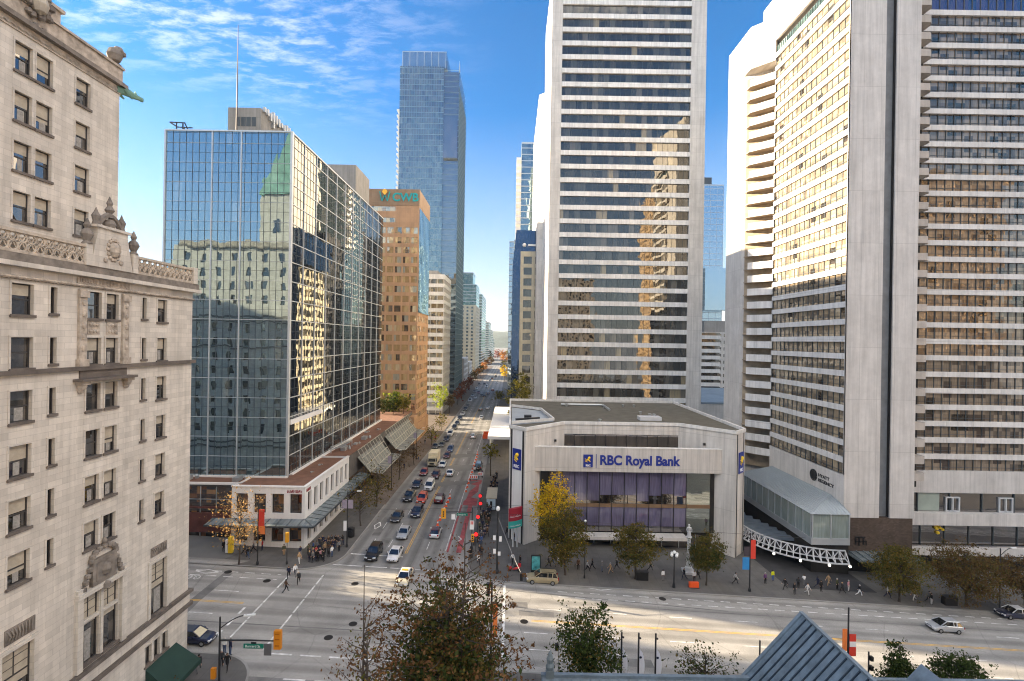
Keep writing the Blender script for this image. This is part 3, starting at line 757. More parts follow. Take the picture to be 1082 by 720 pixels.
# ornate window hood low on the face, and carved panels
m_ = MB()
for a, b in ((36.35, 36.85), (40.5, 41.0)): fl.box(m_, a, b, 9.7, 15.9, .003, .28)
fl.box(m_, 38.6, 38.86, 9.9, 15.1, -.2, .1)
for a, b in ((37.0, 38.55), (38.9, 40.4)): fl.box(m_, a, b, 13.05, 13.3, -.19, .04)
fl.box(m_, 36.3, 41.05, 15.2, 15.6, .003, .4)
m_.build('window_hood', STONE, hotel)
m_ = MB(); fl.box(m_, 37.6, 39.85, 15.62, 17.6, .003, .3); fl.box(m_, 37.9, 39.55, 15.9, 17.3, .3, .36)
for k in range(9):
    an = PI * k / 8; m_.ball(fl.p(38.72 + 1.15 * math.cos(an), 17.6 + .75 * math.sin(an), .2), .24, 7)
for s in (-1, 1):
    for k in range(5): m_.ball(fl.p(38.72 + s * (1.25 + .18 * k), 17.0 - .42 * k, .16), .24, 7)
m_.ball(fl.p(38.72, 16.6, .36), .4, 8, 0, 1.3); m_.ball(fl.p(38.72, 15.3, .4), .35, 7); m_.lathe(fl.p(38.72, 18.3, .2), [(.2, 0), (.12, .2), (.2, .45), (.02, .8)], 7)
m_.build('carved_crest', STONED, hotel)
for (a, b, c, d) in ((31.3, 33.3, 14.95, 15.95), (44.0, 46.0, 15.0, 15.85)):
    m_ = MB(); fl.box(m_, a, b, c, d, .003, .06)
    for k in range(8): m_.tube([fl.p(a + .15 + k * .23, c + .1, .07), fl.p(a + .3 + k * .2, (c + d) / 2, .13), fl.p(a + .12 + k * .24, d - .1, .07)], .06, 5)
    m_.build('carved_panel', STONED, hotel)
for (a, b, c, d) in (spec_h[0], spec_h[3]):
    m_ = MB(); fl.box(m_, a - .3, a - .003, c - .1, d + .3, .003, .12); fl.box(m_, b + .003, b + .3, c - .1, d + .3, .003, .12); fl.box(m_, a - .003, b + .003, d + .003, d + .3, .003, .12); m_.build('window_surround', STONE, hotel)
# top of the upper block
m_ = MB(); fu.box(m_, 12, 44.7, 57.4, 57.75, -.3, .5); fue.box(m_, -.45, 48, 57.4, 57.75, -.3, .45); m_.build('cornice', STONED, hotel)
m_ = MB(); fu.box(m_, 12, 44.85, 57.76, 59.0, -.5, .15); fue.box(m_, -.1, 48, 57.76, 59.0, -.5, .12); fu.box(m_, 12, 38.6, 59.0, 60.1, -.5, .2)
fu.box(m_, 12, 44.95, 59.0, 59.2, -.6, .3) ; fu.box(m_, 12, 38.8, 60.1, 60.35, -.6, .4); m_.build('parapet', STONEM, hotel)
m_ = MB(); fu.box(m_, 12, 44.7, 56.75, 56.85, .003, .1)
u = 12.0
while u < 44.6:
    m_.poly([fu.p(u, 57.38, .1), fu.p(u, 57.05, .1), fu.p(u + .25, 56.9, .1), fu.p(u + .5, 57.05, .1), fu.p(u + .5, 57.38, .1)]); u += .5
m_.build('scalloped_moulding', STONEM, hotel)
m_ = MB()
rr = random.Random(8)
for k in range(46):
    an = rr.uniform(0, 2 * PI); q = math.sqrt(rr.random()); m_.ball(fu.p(36.6 + 1.15 * q * math.cos(an), 59.4 + 1.9 * q * math.sin(an), .3), rr.uniform(.16, .34), 6)
m_.build('coat_of_arms', STONED, hotel)
m_ = MB(); m_.ball(fu.p(36.6, 59.4, .5), .55, 8, 0, 1.4); m_.build('shield', simple('shield_stone', (.36, .32, .26), .8, var=.3), hotel)
# corner figure above and gargoyle beast jutting from the corner
m_ = MB(); P = lambda u, z, n=0: fu.p(u, z, n)
m_.ball(P(44.2, 60.05, -.1), .62, 9, 0, 1.15); m_.ball(P(44.5, 60.55, .0), .45, 8); m_.ball(P(44.9, 60.5, .1), .28, 7); m_.box(-37.0, 43.6, 59.2, -36.0, 44.9, 59.5)
m_.build('corner_beast', STONED, hotel)
m_ = MB()
m_.tube([V((-36.3, 44.5, 57.2)), V((-36.0, 45.2, 57.35)), V((-35.8, 46.0, 57.3)), V((-35.7, 46.6, 57.35)), V((-35.65, 47.0, 57.25))], [.5, .42, .3, .22, .12], 8)
m_.tube([V((-35.9, 46.2, 57.3)), V((-35.9, 46.5, 57.75)), V((-35.9, 46.4, 57.9))], [.12, .1, .03], 6)
for s in (-.3, .3): m_.tube([V((-36 + s, 44.9, 57.4)), V((-36 + s * 1.4, 45.3, 57.0)), V((-36 + s * 1.3, 45.7, 56.85))], [.2, .14, .08], 6)
m_.ball((-35.68, 46.85, 57.35), .25, 7); m_.build('gargoyle', COPPER, hotel)
# central wing behind with its steep copper roof (mirrored in the glass tower)
m_ = MB(); m_.box(-66, 16, 57.4, -49, 41, 72); fw = Fac(-49, 41.02, (-1, 0))
m_.build('tower_wall', STONE, hotel)
m_ = MB()
for u in (3, 7.5, 12): fw.quad(m_, u, u + 1.4, 62, 65.5, .05)
m_.build('tower_windows', HGLASS, hotel)
m_ = MB(); r0 = [(-66.4, 15.6, 72), (-48.6, 15.6, 72), (-48.6, 41.4, 72), (-66.4, 41.4, 72)]; r1 = [(-61, 22, 92), (-54, 22, 92), (-54, 35, 92), (-61, 35, 92)]
for i in range(4):
    j = (i + 1) % 4; m_.poly([r0[i], r0[j], r1[j], r1[i]])
m_.poly(r1); m_.build('copper_roof', COPPER, hotel)
# entrance awning
AWN = simple('green_canvas', (0.012, 0.038, 0.03), 0.8, var=.15)
m_ = MB(); za = 5.3
A = [(-32.0, 43.6, za), (-32.0, 47.6, za), (-29.7, 47.8, za - 1.7), (-29.7, 43.4, za - 1.7)]
m_.poly([A[0], A[3], A[2], A[1]]); m_.poly([A[0], A[1], (-32, 47.6, za - 1.7), (-32, 43.6, za - 1.7)])
m_.poly([A[1], A[2], (-32, 47.6, za - 1.7)]); m_.poly([A[0], (-32, 43.6, za - 1.7), A[3]])
m_.poly([A[3], (-29.7, 43.4, za - 2.1), (-29.7, 47.8, za - 2.1), A[2]])
m_.build('awning', AWN, hotel)
# ================================================================== generic tower pieces
ROOFM = simple('flat_roof_gravel', (0.16, 0.155, 0.14), 0.95, var=0.25, scale=0.4)
CONC = panel('pale_concrete', (0.60, 0.57, 0.53), 3.4, 2.9, 0.86, 0.02, 0.8, 0.10, 0.0, 0.10)
CONCW = panel('white_concrete', (0.74, 0.72, 0.68), 3.4, 2.9, 0.8, 0.02, 0.75, 0.1, 0.0, 0.12)
CURTAIN = glass('curtain_wall_glass', [(0, (.03, .05, .06)), (.5, (.05, .08, .09)), (.8, (.02, .03, .04)), (.95, (.2, .22, .2))], 1.1, 3.36, 0.55, (.60, .76, .80), .004, .016, oz=11.0)
CURTD = glass('curtain_wall_glass_dark', [(0, (.012, .015, .018)), (.5, (.02, .024, .028)), (.85, (.008, .01, .01)), (.97, (.12, .11, .09))], 1.35, 3.36, 0.24, (.80, .80, .76), .004, .014, oz=11.0)
BLUEG = glass('blue_green_glass', [(0, (.075, .115, .125)), (.4, (.11, .155, .16)), (.75, (.14, .20, .21)), (.9, (.03, .04, .05))], 1.5, 3.2, 0.34, (.56, .78, .86), .012, .02)
DARKG = glass('dark_office_glass', [(0, (.018, .018, .018)), (.22, (.05, .05, .046)), (.42, (.028, .028, .027)), (.62, (.08, .08, .072)), (.76, (.02, .02, .02)), (.89, (.13, .12, .10)), (.96, (.28, .23, .14))], 1.55, 3.87, 0.085, (1, .96, .86), .004, .02)
GLINTG = glass('bronze_painted_glint_glass', [(0, (.48, .32, .15)), (.25, (.07, .05, .04)), (.40, (.46, .46, .38)), (.58, (.72, .52, .26)), (.80, (.22, .18, .14)), (.88, (.80, .66, .42))], 1.35, 3.3, 0.42, (1.0, .85, .62), .05, .08)  # golden reflections painted into the pane colours
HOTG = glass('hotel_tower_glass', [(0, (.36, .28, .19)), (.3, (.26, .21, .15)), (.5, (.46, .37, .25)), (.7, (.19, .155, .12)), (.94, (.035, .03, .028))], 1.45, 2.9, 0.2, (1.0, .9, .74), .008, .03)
WHITEB = simple('white_spandrel', (0.76, 0.74, 0.71), 0.6, var=0.05, scale=0.3)
MULL = simple('aluminium_mullion', (0.52, 0.55, 0.57), 0.4, 0.5, 0.08)
MULLD = simple('dark_mullion', (0.06, 0.075, 0.085), 0.5, 0.3, 0.1)

def base_z(x, y): return gz(x, y) - 1.0

# ================================================================== 2. mirrored glass office block
GT = thing('glass_office_tower', 'mirror glass office block reflecting the old hotel, with a tall mast on its roof', 'building', (-49, 100, 10.5))
gx0, gx1, gy0, gy1, gzt = -59.9, -38.5, 84.6, 145.0, 70.1
ff = Fac(gx0, gy0, (1, 0)); fr = Fac(gx1, gy0, (0, 1))
mb = MB(); ff.quad(mb, 0, gx1 - gx0, 10.4, gzt); mb.poly([(gx0, gy1, 10.4), (gx0, gy0, 10.4), (gx0, gy0, gzt), (gx0, gy1, gzt)]); mb.build('front_glazing', CURTAIN, GT)
mb = MB(); fr.quad(mb, 0, gy1 - gy0, 10.4, gzt); mb.poly([(gx1, gy1, 10.4), (gx0, gy1, 10.4), (gx0, gy1, gzt), (gx1, gy1, gzt)]); mb.build('side_glazing', CURTD, GT)
mb = MB(); mb.poly([(gx0, gy0, gzt - .3), (gx1, gy0, gzt - .3), (gx1, gy1, gzt - .3), (gx0, gy1, gzt - .3)]); mb.build('roof', ROOFM, GT)
mb = MB()
FH = 3.36
k = 0
W1, W2 = gx1 - gx0, gy1 - gy0
nth = 19
for i in range(1, nth): ff.box(mb, W1 * i / nth - .025, W1 * i / nth + .025, 10.5, gzt, .002, .06)
z = 11.0
while z < gzt - .5:
    ff.box(mb, 0, W1, z + FH * .52 - .02, z + FH * .52 + .02, .002, .05); fr.box(mb, 0, W2, z + FH * .45 - .02, z + FH * .45 + .02, .002, .05); z += FH
for i in range(1, 44): fr.box(mb, W2 * i / 44 - .02, W2 * i / 44 + .02, 10.5, gzt, .002, .05)
mb.build('thin_mullions', MULLD, GT)
mb = MB(); z = 11.0; i = 0
while z < gzt:
    hh = .09 if i < 10 else .04
    ff.box(mb, 0, W1, z - hh / 2, z + hh / 2, .003, .11); fr.box(mb, 0, W2, z - .07, z + .07, .003, .11); z += FH; i += 1
for u in (7.9, 12.9): ff.box(mb, u - .09, u + .09, 10.5, gzt, .004, .16)
for i in range(1, 11): fr.box(mb, W2 * i / 11 - .08, W2 * i / 11 + .08, 10.5, gzt, .004, .15)
ff.box(mb, -.1, W1 + .1, gzt, gzt + .25, -.2, .18); fr.box(mb, -.1, W2 + .1, gzt, gzt + .25, -.2, .18)
mb.box(gx1 - .02, gy0 - .22, 10.5, gx1 + .35, gy0 + .35, gzt + .2); mb.box(gx0 - .3, gy0 - .2, 10.5, gx0 - .02, gy0 + .2, gzt + .2)
mb.build('main_mullions', MULL, GT)
mb = MB(); fr.box(mb, .6, 14.5, 19.8, 20.6, .12, .5); mb.build('white_ledge', WHITEB, GT)  # plain white ledge along the side glazing
# penthouses
PH = panel('penthouse_cladding', (0.30, 0.29, 0.27), .6, 5, .8, .03, .8, .15)
mb = MB(); mb.box(-52.6, 90, gzt - .3, -46.6, 101.5, 76.8); ph = mb.build('penthouse', PH, GT)
mb = MB(); f_ = Fac(-52.6, 90, (1, 0))
for i in range(4): f_.box(mb, 1.5 + i * .95, 2.3 + i * .95, 73.4, 75.1, .002, .04)
mb.build('louvre', MULLD, ph)
mb = MB(); rr = random.Random(4)
for i in range(10):
    y = 90.6 + i * 1.1; h = rr.uniform(.3, 1.1); mb.box(-46.59, y, 76.6 - 2.2 * rr.random(), -46.1, y + .5, 76.8 + h)
mb.build('roof_plant', STEEL, ph)
mb = MB(); mb.box(-48.6, 127, gzt - .3, -41, 139, 79.7); mb.box(-45, 133, 79.7, -44, 134, 80.3); mb.build('penthouse', PH, GT)
mb = MB(); mb.tube([(-50.6, 89.3, gzt - .3), (-50.6, 89.3, 80), (-50.6, 89.3, 91.5)], [.15, .11, .05], 6); mb.build('mast', simple('mast_grey', (.09, .075, .075), .6, var=.1), GT)
mb = MB()
for p, q in (((-59.2, 86, 70), (-59.2, 86, 72.2)), ((-58.1, 86, 70), (-58.1, 86, 72.0)), ((-60.4, 86, 72.2), (-57.7, 86, 72.1)), ((-57.8, 86, 72.1), (-56.9, 86, 70.3)), ((-59.2, 88, 70), (-59.2, 88, 72.2)), ((-60.4, 88, 72.2), (-57.7, 88, 72.1)), ((-60.4, 86, 72.2), (-60.4, 88, 72.2))): mb.bar(p, q, .16)
mb.build('window_washing_rig', DARKM, GT)

# ================================================================== 3. white shop building on the corner and the long podium
TILER = simple('brown_roof_deck', (0.17, 0.085, 0.055), 0.9, var=0.25, scale=0.8)
SHOPW = panel('white_render', (0.76, 0.75, 0.73), 2.9, 3.4, 0.93, 0.012, .7, .05, 0, .06)
SHOPG = glass('shop_window', [(0, (.02, .012, .01)), (.4, (.06, .03, .015)), (.65, (.16, .07, .03)), (.8, (.3, .16, .06)), (.9, (.02, .02, .02))], .8, .7, .10, (.9, .9, .9), .01, .02)
CANG = glass('canopy_glass', [(0, (.17, .20, .21)), (.5, (.22, .25, .25)), (.8, (.13, .16, .17))], 1.6, 1.3, .05, (.8, .88, .95), .004, .01)
AWNM = simple('brown_fascia', (0.10, 0.035, 0.03), .7, var=.3)
sx0, sx1, sy0, sy1, szt = -44.0, -32.4, 78.0, 99.0, 11.2
SH = thing('shop_building', 'white two storey corner shop with tall dark display windows and a glass canopy', 'building', (-38, 84, gz(-38, 84)))
f1 = Fac(sx0, sy0, (1, 0)); f2 = Fac(sx1, sy0, (0, 1))
zb = gz(sx0, sy0) - .6
h1 = [(.6 + i * 2.85, 2.55 + i * 2.85, 7.0, 10.1) for i in range(4)] + [(.6 + i * 2.85, 2.55 + i * 2.85, 2.5, 5.6) for i in range(4)]
h2 = [(1.2 + i * 2.5, 2.6 + i * 2.5, 6.9, 10.1) for i in range(8)] + [(1.2 + i * 2.5, 2.6 + i * 2.5, 2.2, 5.5) for i in range(8)]
mb = MB(); f1.wall(mb, 0, 11.6, zb, szt, h1, .5); f2.wall(mb, 0, 21, zb, szt, h2, .5)
mb.poly([(sx0, 99, zb), (sx0, 78, zb), (sx0, 78, szt), (sx0, 99, szt)]); mb.poly([(sx1, 99, zb), (sx0, 99, zb), (sx0, 99, szt), (sx1, 99, szt)])
f1.box(mb, -.1, 11.7, szt - .1, szt + .12, -.4, .1); f2.box(mb, -.101, 21, szt - .101, szt + .121, -.4, .101)
mb.build('wall', SHOPW, SH)
mb = MB(); mb.poly([(sx0, sy0 + .4, szt - .35), (sx1 - .4, sy0 + .4, szt - .35), (sx1 - .4, sy1, szt - .35), (sx0, sy1, szt - .35)]); mb.build('roof', TILER, SH)
for fac, hs in ((f1, h1), (f2, h2)):
    for i, h in enumerate(hs):
        mb = MB(); fac.box(mb, h[0], h[0] + .08, h[2], h[3], -.48, -.38); fac.box(mb, h[1] - .08, h[1], h[2], h[3], -.48, -.38); fac.box(mb, h[0] + .08, h[1] - .08, h[3] - .1, h[3], -.48, -.38); fac.box(mb, h[0] + .08, h[1] - .08, h[2], h[2] + .1, -.48, -.38)
        wd = mb.build('window', BLACK, SH); mb = MB(); fac.quad(mb, h[0], h[1], h[2], h[3], -.46); mb.build('pane', SHOPG, wd)
SGN = simple('sign_red', (.25, .03, .04), .5, var=0)
for fac, u, kk in ((f1, 8.75, 9), (f2, .5, 6)):        # raised red letters, too far away to read
    mb = MB(); rr = random.Random(2)
    for i in range(kk):
        a = u + i * .27; fac.box(mb, a, a + .06, 10.3, 10.78, .004, .06)
        if i % 3 != 1: fac.box(mb, a + .14, a + .2, 10.3, 10.3 + (.48 if i % 2 else .34), .004, .06)
        fac.box(mb, a + .06, a + .14, 10.3 + rr.choice((0, .2, .4)), 10.38 + rr.choice((0, .2, .4)) * 0 + .1, .004, .06)
    mb.build('sign_lettering', SGN, SH)
# canopy round both sides
mb = MB(); zc = 6.15; d = 2.3
P_ = lambda x, y, z: (x, y, z)
mb.poly([(-47, 78 - d, zc - .35), (sx1 + d, 78 - d, zc - .35), (sx1, 78, zc), (-47, 78, zc)]); mb.poly([(sx1 + d, 78 - d, zc - .35), (sx1 + d, 106, zc - .35), (sx1, 106, zc), (sx1, 78, zc)])
can = mb.build('canopy', CANG, SH)
mb = MB()
mb.bar((-47, 78 - d, zc - .4), (sx1 + d, 78 - d, zc - .4), .16, .26); mb.bar((sx1 + d, 78 - d, zc - .4), (sx1 + d, 106, zc - .4), .16, .26); mb.bar((sx1, 78, zc), (sx1 + d, 78 - d, zc - .36), .1)
for i in range(9): x = -46.6 + i * 1.75; mb.bar((x, 78, zc + .02), (x, 78 - d, zc - .33), .08)
for i in range(17): y = 79 + i * 1.65; mb.bar((sx1, y, zc + .02), (sx1 + d, y, zc - .33), .08)
mb.build('canopy_frame', MULLD, can)
SLOPEG = simple('sloping_canopy_glass', (.17, .18, .165), .6, var=.35, scale=.8)
POD = thing('podium_building', 'low podium with brown roof deck and sloping glass street canopies below the glass tower', 'building', (-46, 120, gz(-46, 120)))
mb = MB(); mb.box(-62, 99.02, -2, -33.2, 165.5, 10.75, 0); mb.box(-62, 80.6, -2, -44.02, 99, 10.75)
mb.build('wall', simple('podium_dark_wall', (.10, .095, .09), .7, var=.3), POD)
mb = MB(); mb.poly([(-62, 80.4, 10.8), (-44, 80.4, 10.8), (-44, 99, 10.8), (-33, 99, 10.8), (-33, 165.5, 10.8), (-62, 165.5, 10.8)]); mb.build('roof', TILER, POD)
mb = MB(); mb.bar((-62, 80.3, 10.9), (-44, 80.3, 10.9), .3, .35); mb.bar((-38.2, 86, 10.95), (-38.2, 145, 10.95), .5, .3); mb.bar((-60, 84.3, 10.95), (-38.1, 84.3, 10.95), .3, .3); mb.build('roof_kerb', WHITEB, POD)
mb = MB(); f_ = Fac(-62, 80.58, (1, 0)); f_.quad(mb, .2, 17.8, 5.2, 10.3, .01); mb.build('upper_glazing', SHOPG, POD)
mb = MB(); f_.box(mb, .2, 17.8, 3.0, 6.1, .02, .5); f_.box(mb, .2, 17.8, 6.8, 7.1, .02, .3); mb.build('entrance_fascia', AWNM, POD)
mb = MB(); 
for i in range(7): f_.box(mb, 1 + i * 2.6, 1.12 + i * 2.6, 1.5, 10.3, .012, .12)
f_.box(mb, .2, 17.8, 8.2, 8.3, .012, .1); mb.build('mullions', STEEL, POD)
mb = MB(); f_.quad(mb, .2, 17.8, .5, 3.0, .015); mb.build('ground_glazing', SHOPG, POD)
mb = MB(); mb.poly([(-33.15, 101, 1), (-33.15, 165, 1), (-33.15, 165, 6), (-33.15, 101, 6)]); mb.build('shopfront', SHOPG, POD)
for (ya, yb) in ((106.5, 124.5), (129.5, 158)):
    mb = MB(); mb.poly([(-33, ya, 9.2), (-30.2, ya, 6.0), (-30.2, yb, 6.0), (-33, yb, 9.2)]); mb.poly([(-30.2, ya, 6.0), (-27.6, ya, 5.7), (-27.6, yb, 5.7), (-30.2, yb, 6.0)])
    can = mb.build('sloping_canopy', SLOPEG, POD); mb = MB(); n = int((yb - ya) / 2.2)
    for i in range(n + 1):
        y = ya + (yb - ya) * i / n; mb.bar((-33, y, 10.7), (-30.2, y, 6.05), .1); mb.bar((-30.2, y, 6.05), (-27.6, y, 5.75), .1)
    for (x, z) in ((-33, 10.7), (-32.0, 9.05), (-31.1, 7.55), (-30.2, 6.05), (-27.6, 5.75)): mb.bar((x, ya, z), (x, yb, z), .13)
    mb.build('canopy_frame', simple('pale_frame', (.40, .38, .32), .6, 0), can)
rr = random.Random(12)
for (x, y, s) in ((-36, 93, .3), (-35.5, 88, .25), (-35.8, 106, .8), (-36.4, 109, .5), (-35.2, 112, .6), (-35, 118, .9), (-37, 126, .5), (-35, 130, .4), (-54, 82.2, .9), (-45.6, 82.4, .8)):
    mb = MB(); mb.box(x - s * .6, y - s, 10.8, x + s * .6, y + s, 10.8 + s * rr.uniform(.6, 1.0)); mb.lathe((x + s, y + 1.5 * s, 10.8), [(s * .35, 0), (s * .35, s * .5), (s * .2, s * .7)], 8); mb.build('roof_unit', STEEL, POD)
mb = MB()
for i in range(5): mb.bar((-37.6 + i * .12, 104 + i * 1.4, 11.4), (-35.4, 104.4 + i * 1.4, 12.0), .2)
mb.bar((-37.5, 103, 10.8), (-37.5, 103, 12.2), .15); mb.bar((-35.4, 110, 10.8), (-35.4, 110, 12.4), .15); mb.bar((-37.5, 103, 12.1), (-35.4, 110, 12.3), .2)
mb.build('roof_plant', STEEL, POD)

# ================================================================== 4. copper coloured bank building behind, with lettering high on the front
GRAN = panel('orange_granite', (0.43, 0.26, 0.145), 1.2, 1.65, .85, .012, .6, .14, 0, .06, .1)
GRANB = panel('brown_granite', (0.27, 0.18, 0.11), 1.2, 1.65, .8, .012, .6, .12, 0, .06, .08)
CW = thing('bronze_bank_building', 'copper coloured bank building with bronze mirror windows and turquoise lettering at the top', 'building', (-44, 176, 0))
cx0, cx1, cy0, cy1, czt = -62, -32, 166, 187, 85.4
f1 = Fac(cx0, cy0, (1, 0)); f2 = Fac(cx1, cy0, (0, 1))
hs1, hs2 = [], []
nfl = 21
for k in range(nfl):
    z = 4.5 + k * 3.3
    for i in range(11):
        if z < 72 or i > 5: hs1.append((.45 + i * 2.7, 2.6 + i * 2.7, z, z + 2.1))
    for i in range(8): hs2.append((.5 + i * 2.6, 2.4 + i * 2.6, z, z + 1.95))
for z in (74.2, 78.0): hs1.append((.6, 22, z, z + 1.6)); 
hs1 = [h for h in hs1 if not (h[2] > 72 and h[0] > 1 and h[0] < 23)]
mb = MB(); f1.wall(mb, 0, 30, -1, 79.9, hs1, .12); f2.wall(mb, 0, 21, -1, 79.9, hs2, .12)
mb.build('wall', GRAN, CW)
mb = MB(); f1.box(mb, 0, 30.1, 79.9, czt, -20.9, .12); mb.build('top_band', GRANB, CW)
mb = MB(); f1.quad(mb, 0, 30, 0, 79.9, -.1); mb.build('front_windows', GLINTG, CW)
mb = MB(); f2.quad(mb, 0, 21, 0, 79.9, -.1); mb.build('side_windows', GLINTG, CW)
mb = MB(); f2.quad(mb, .5, 20.8, 44, 79.5, .06); f2.box(mb, 0, 21, 44, 44.3, .0, .3)
for i in range(9): f2.box(mb, .4 + i * 2.5, .55 + i * 2.5, 44, 79.5, .061, .14)
mb.build('corner_glazing', BLUEG, CW)
TEAL = simple('turquoise_sign', (.0, .30, .32), .5, var=0); GOLD = simple('golden_sign', (.85, .45, .04), .5, var=0)
text_part('sign_lettering', 'CWB', 3.9, TEAL, CW, f1, 20.9, 81.4, .16, .12, bold=.09, sx=.98)
mb = MB()
for s in (-1, 1):
    mb.bar(f1.p(18.4 + s * 1.7, 84.4, .3), f1.p(18.4 + s * .9, 81.3, .3), .75, .25); mb.bar(f1.p(18.4 + s * .9, 81.3, .3), f1.p(18.4, 83.3, .3), .7, .2)
mb.build('emblem', TEAL, CW)
mb = MB(); mb.poly([f1.p(17.5, 84.3, .5), f1.p(18.4, 83.2, .5), f1.p(19.3, 84.3, .5), f1.p(19.0, 85.0, .5), f1.p(18.4, 85.4, .5), f1.p(17.8, 85.0, .5)]); mb.build('emblem', GOLD, CW)
mb = MB(); mb.box(-40, 160, -1, -31.4, 165.9, 9.5); mb.box(-31.99, 166, -1, -31.4, 187, 6.5); mb.build('low_wing', GRAN, CW)

# ================================================================== towers along the street
def band_tower(name, label, x0, x1, y0, y1, zt, fh, band, mg, mband, zb=0.0, n=0.18, mroof=None, mull=0.0, sides=('f', 'r', 'l'), cat='building', proud=0.0):
    t = thing(name, label, cat, ((x0 + x1) / 2, (y0 + y1) / 2, zb))
    mb = MB(); mb.box(x0, y0, zb - 2, x1, y1, zt); mb.build('glazing', mg, t)
    mb = MB(); z = zb + fh
    while z < zt + .1: mb.box(x0 - n, y0 - n, z - band, x1 + n, y1 + n, z); z += fh
    mb.box(x0 - n - .002, y0 - n - .002, zt - .2, x1 + n + .002, y1 + n + .002, zt + .6)
    mb.build('floor_bands', mband, t)
    if mull:
        mb = MB(); fr_ = Fac(x0, y0, (1, 0)); k = max(1, int((x1 - x0) / mull))
        for i in range(k + 1): fr_.box(mb, (x1 - x0) * i / k - .07, (x1 - x0) * i / k + .07, zb, zt, .002, n * .7)
        for fc, LL in ((Fac(x1, y0, (0, 1)), y1 - y0), (Fac(x0, y1, (0, -1)), y1 - y0)):
            k = max(1, int(LL / mull))
            for i in range(k + 1): fc.box(mb, LL * i / k - .07, LL * i / k + .07, zb, zt, .002, n * .7)
        mb.build('mullions', mband, t)
    mb = MB(); mb.box(x0 + (x1 - x0) * .2, y0 + (y1 - y0) * .2, zt, x1 - (x1 - x0) * .2, y1 - (y1 - y0) * .2, zt + 3); mb.build('roof_plant', mroof or PH, t)
    return t
PALEG = glass('pale_office_glass', [(0, (.05, .05, .05)), (.5, (.03, .025, .025)), (.8, (.12, .10, .09))], 2.2, 3.8, .35, (.85, .9, .95), .01, .02)
band_tower('striped_office_block', 'white banded office block with dark ribbon windows beside the copper coloured bank', -50, -32, 228, 252, 64.5, 3.8, 1.7, PALEG, CONCW, mull=3.0, n=.3)
# tall blue green skyscraper
SK = thing('glass_skyscraper', 'tallest blue green glass skyscraper standing far down the street behind the bank', 'building', (-50, 305, 0))
x0, x1, y0, y1 = -67.3, -33, 285, 327
f1 = Fac(x0, y0, (1, 0)); f2 = Fac(x1, y0, (0, 1))
mb = MB(); f1.quad(mb, 0, 25.5, 0, 193); mb.poly([(x0, y1, 0), (x0, y0, 0), (x0, y0, 193), (x0, y1, 193)]); mb.box(x0 + .5, y0 + 3, 193, x0 + 27, y1 - 4, 198); mb.build('front_glazing', BLUEG, SK)
SKG2 = glass('sky_side_glass', [(0, (.12, .18, .22)), (.6, (.16, .22, .26))], 1.5, 3.2, .55, (.7, .82, .88), .004, .015)
mb = MB(); f2.quad(mb, 0, 36, 0, 191)
mb.poly([f2.p(36, 0), f2.p(42, 0), f2.p(42, 182), f2.p(36, 191)]); mb.build('side_glazing', SKG2, SK)
mb = MB(); 
mb.poly([(x0 + 25.5, y0, 0), (x0 + 25.5, y0 + 2, 0), (x0 + 25.5, y0 + 2, 193), (x0 + 25.5, y0, 193)]); mb.poly([(x0 + 25.5, y0 + 2, 0), (x1, y0 + 2, 0), (x1, y0 + 2, 191), (x0 + 25.5, y0 + 2, 191)])
mb.build('recess_glazing', glass('recess_glass', [(0, (.06, .085, .095)), (.5, (.09, .12, .13))], 1.5, 3.2, .35, (.6, .75, .85), .01, .02), SK)
mb = MB(); f1.box(mb, 25.8, 33.8, 140, 163, -1.9, .6); mb.build('projecting_bay', PALEG, SK)
mb = MB(); z = 3.2; k = 0
while z < 192.5:
    f1.box(mb, 0, 25.5, z - .16, z, .002, .1); f2.box(mb, 0, 42 if z < 182 else 36, z - .16, z, .002, .1); f1.box(mb, 25.55, 34.2, z - .16, z, -1.99, -1.85); z += 3.2; k += 1
mb.build('floor_lines', simple('floor_edge', (.26, .36, .39), .5, .2), SK)
mb = MB()
for i in range(1, 18): f1.box(mb, 25.5 * i / 18 - .04, 25.5 * i / 18 + .04, 0, 193, .003, .12)
for i in range(0, 29): f2.box(mb, 1.5 * i - .03, 1.5 * i + .03, 0, 182, .003, .1)
mb.build('mullions', simple('sky_mullion', (.16, .24, .28), .5, .3), SK)
mb = MB(); z = 20
while z < 170: mb.box(x0 - 1.6, y0 + .4, z, x0 - .01, y0 + 7, z + 1.0); z += 3.2
mb.build('balconies', WHITEB, SK)
mb = MB(); f1.quad(mb, .8, 26.5, 193, 202.5, -2); f1.quad(mb, .8, 26.5, 202.5, 193, -2.3); mb.poly([f1.p(26.5, 193, -2), f1.p(26.5, 193, -30), f1.p(26.5, 202.5, -30), f1.p(26.5, 202.5, -2)]); mb.build('screen', SKG2, SK)
mb = MB(); f1.box(mb, .8, 26.5, 202.4, 202.7, -2.2, -1.95)
for i in range(7): f1.box(mb, .8 + i * 4.2, 1.0 + i * 4.2, 193, 202.4, -1.99, -1.9)
mb.tube([(x1 + .0, y0 + 1, 190), (x1, y0 + 1, 197)], [.4, .05], 5); mb.build('screen_frame', STEEL, SK)
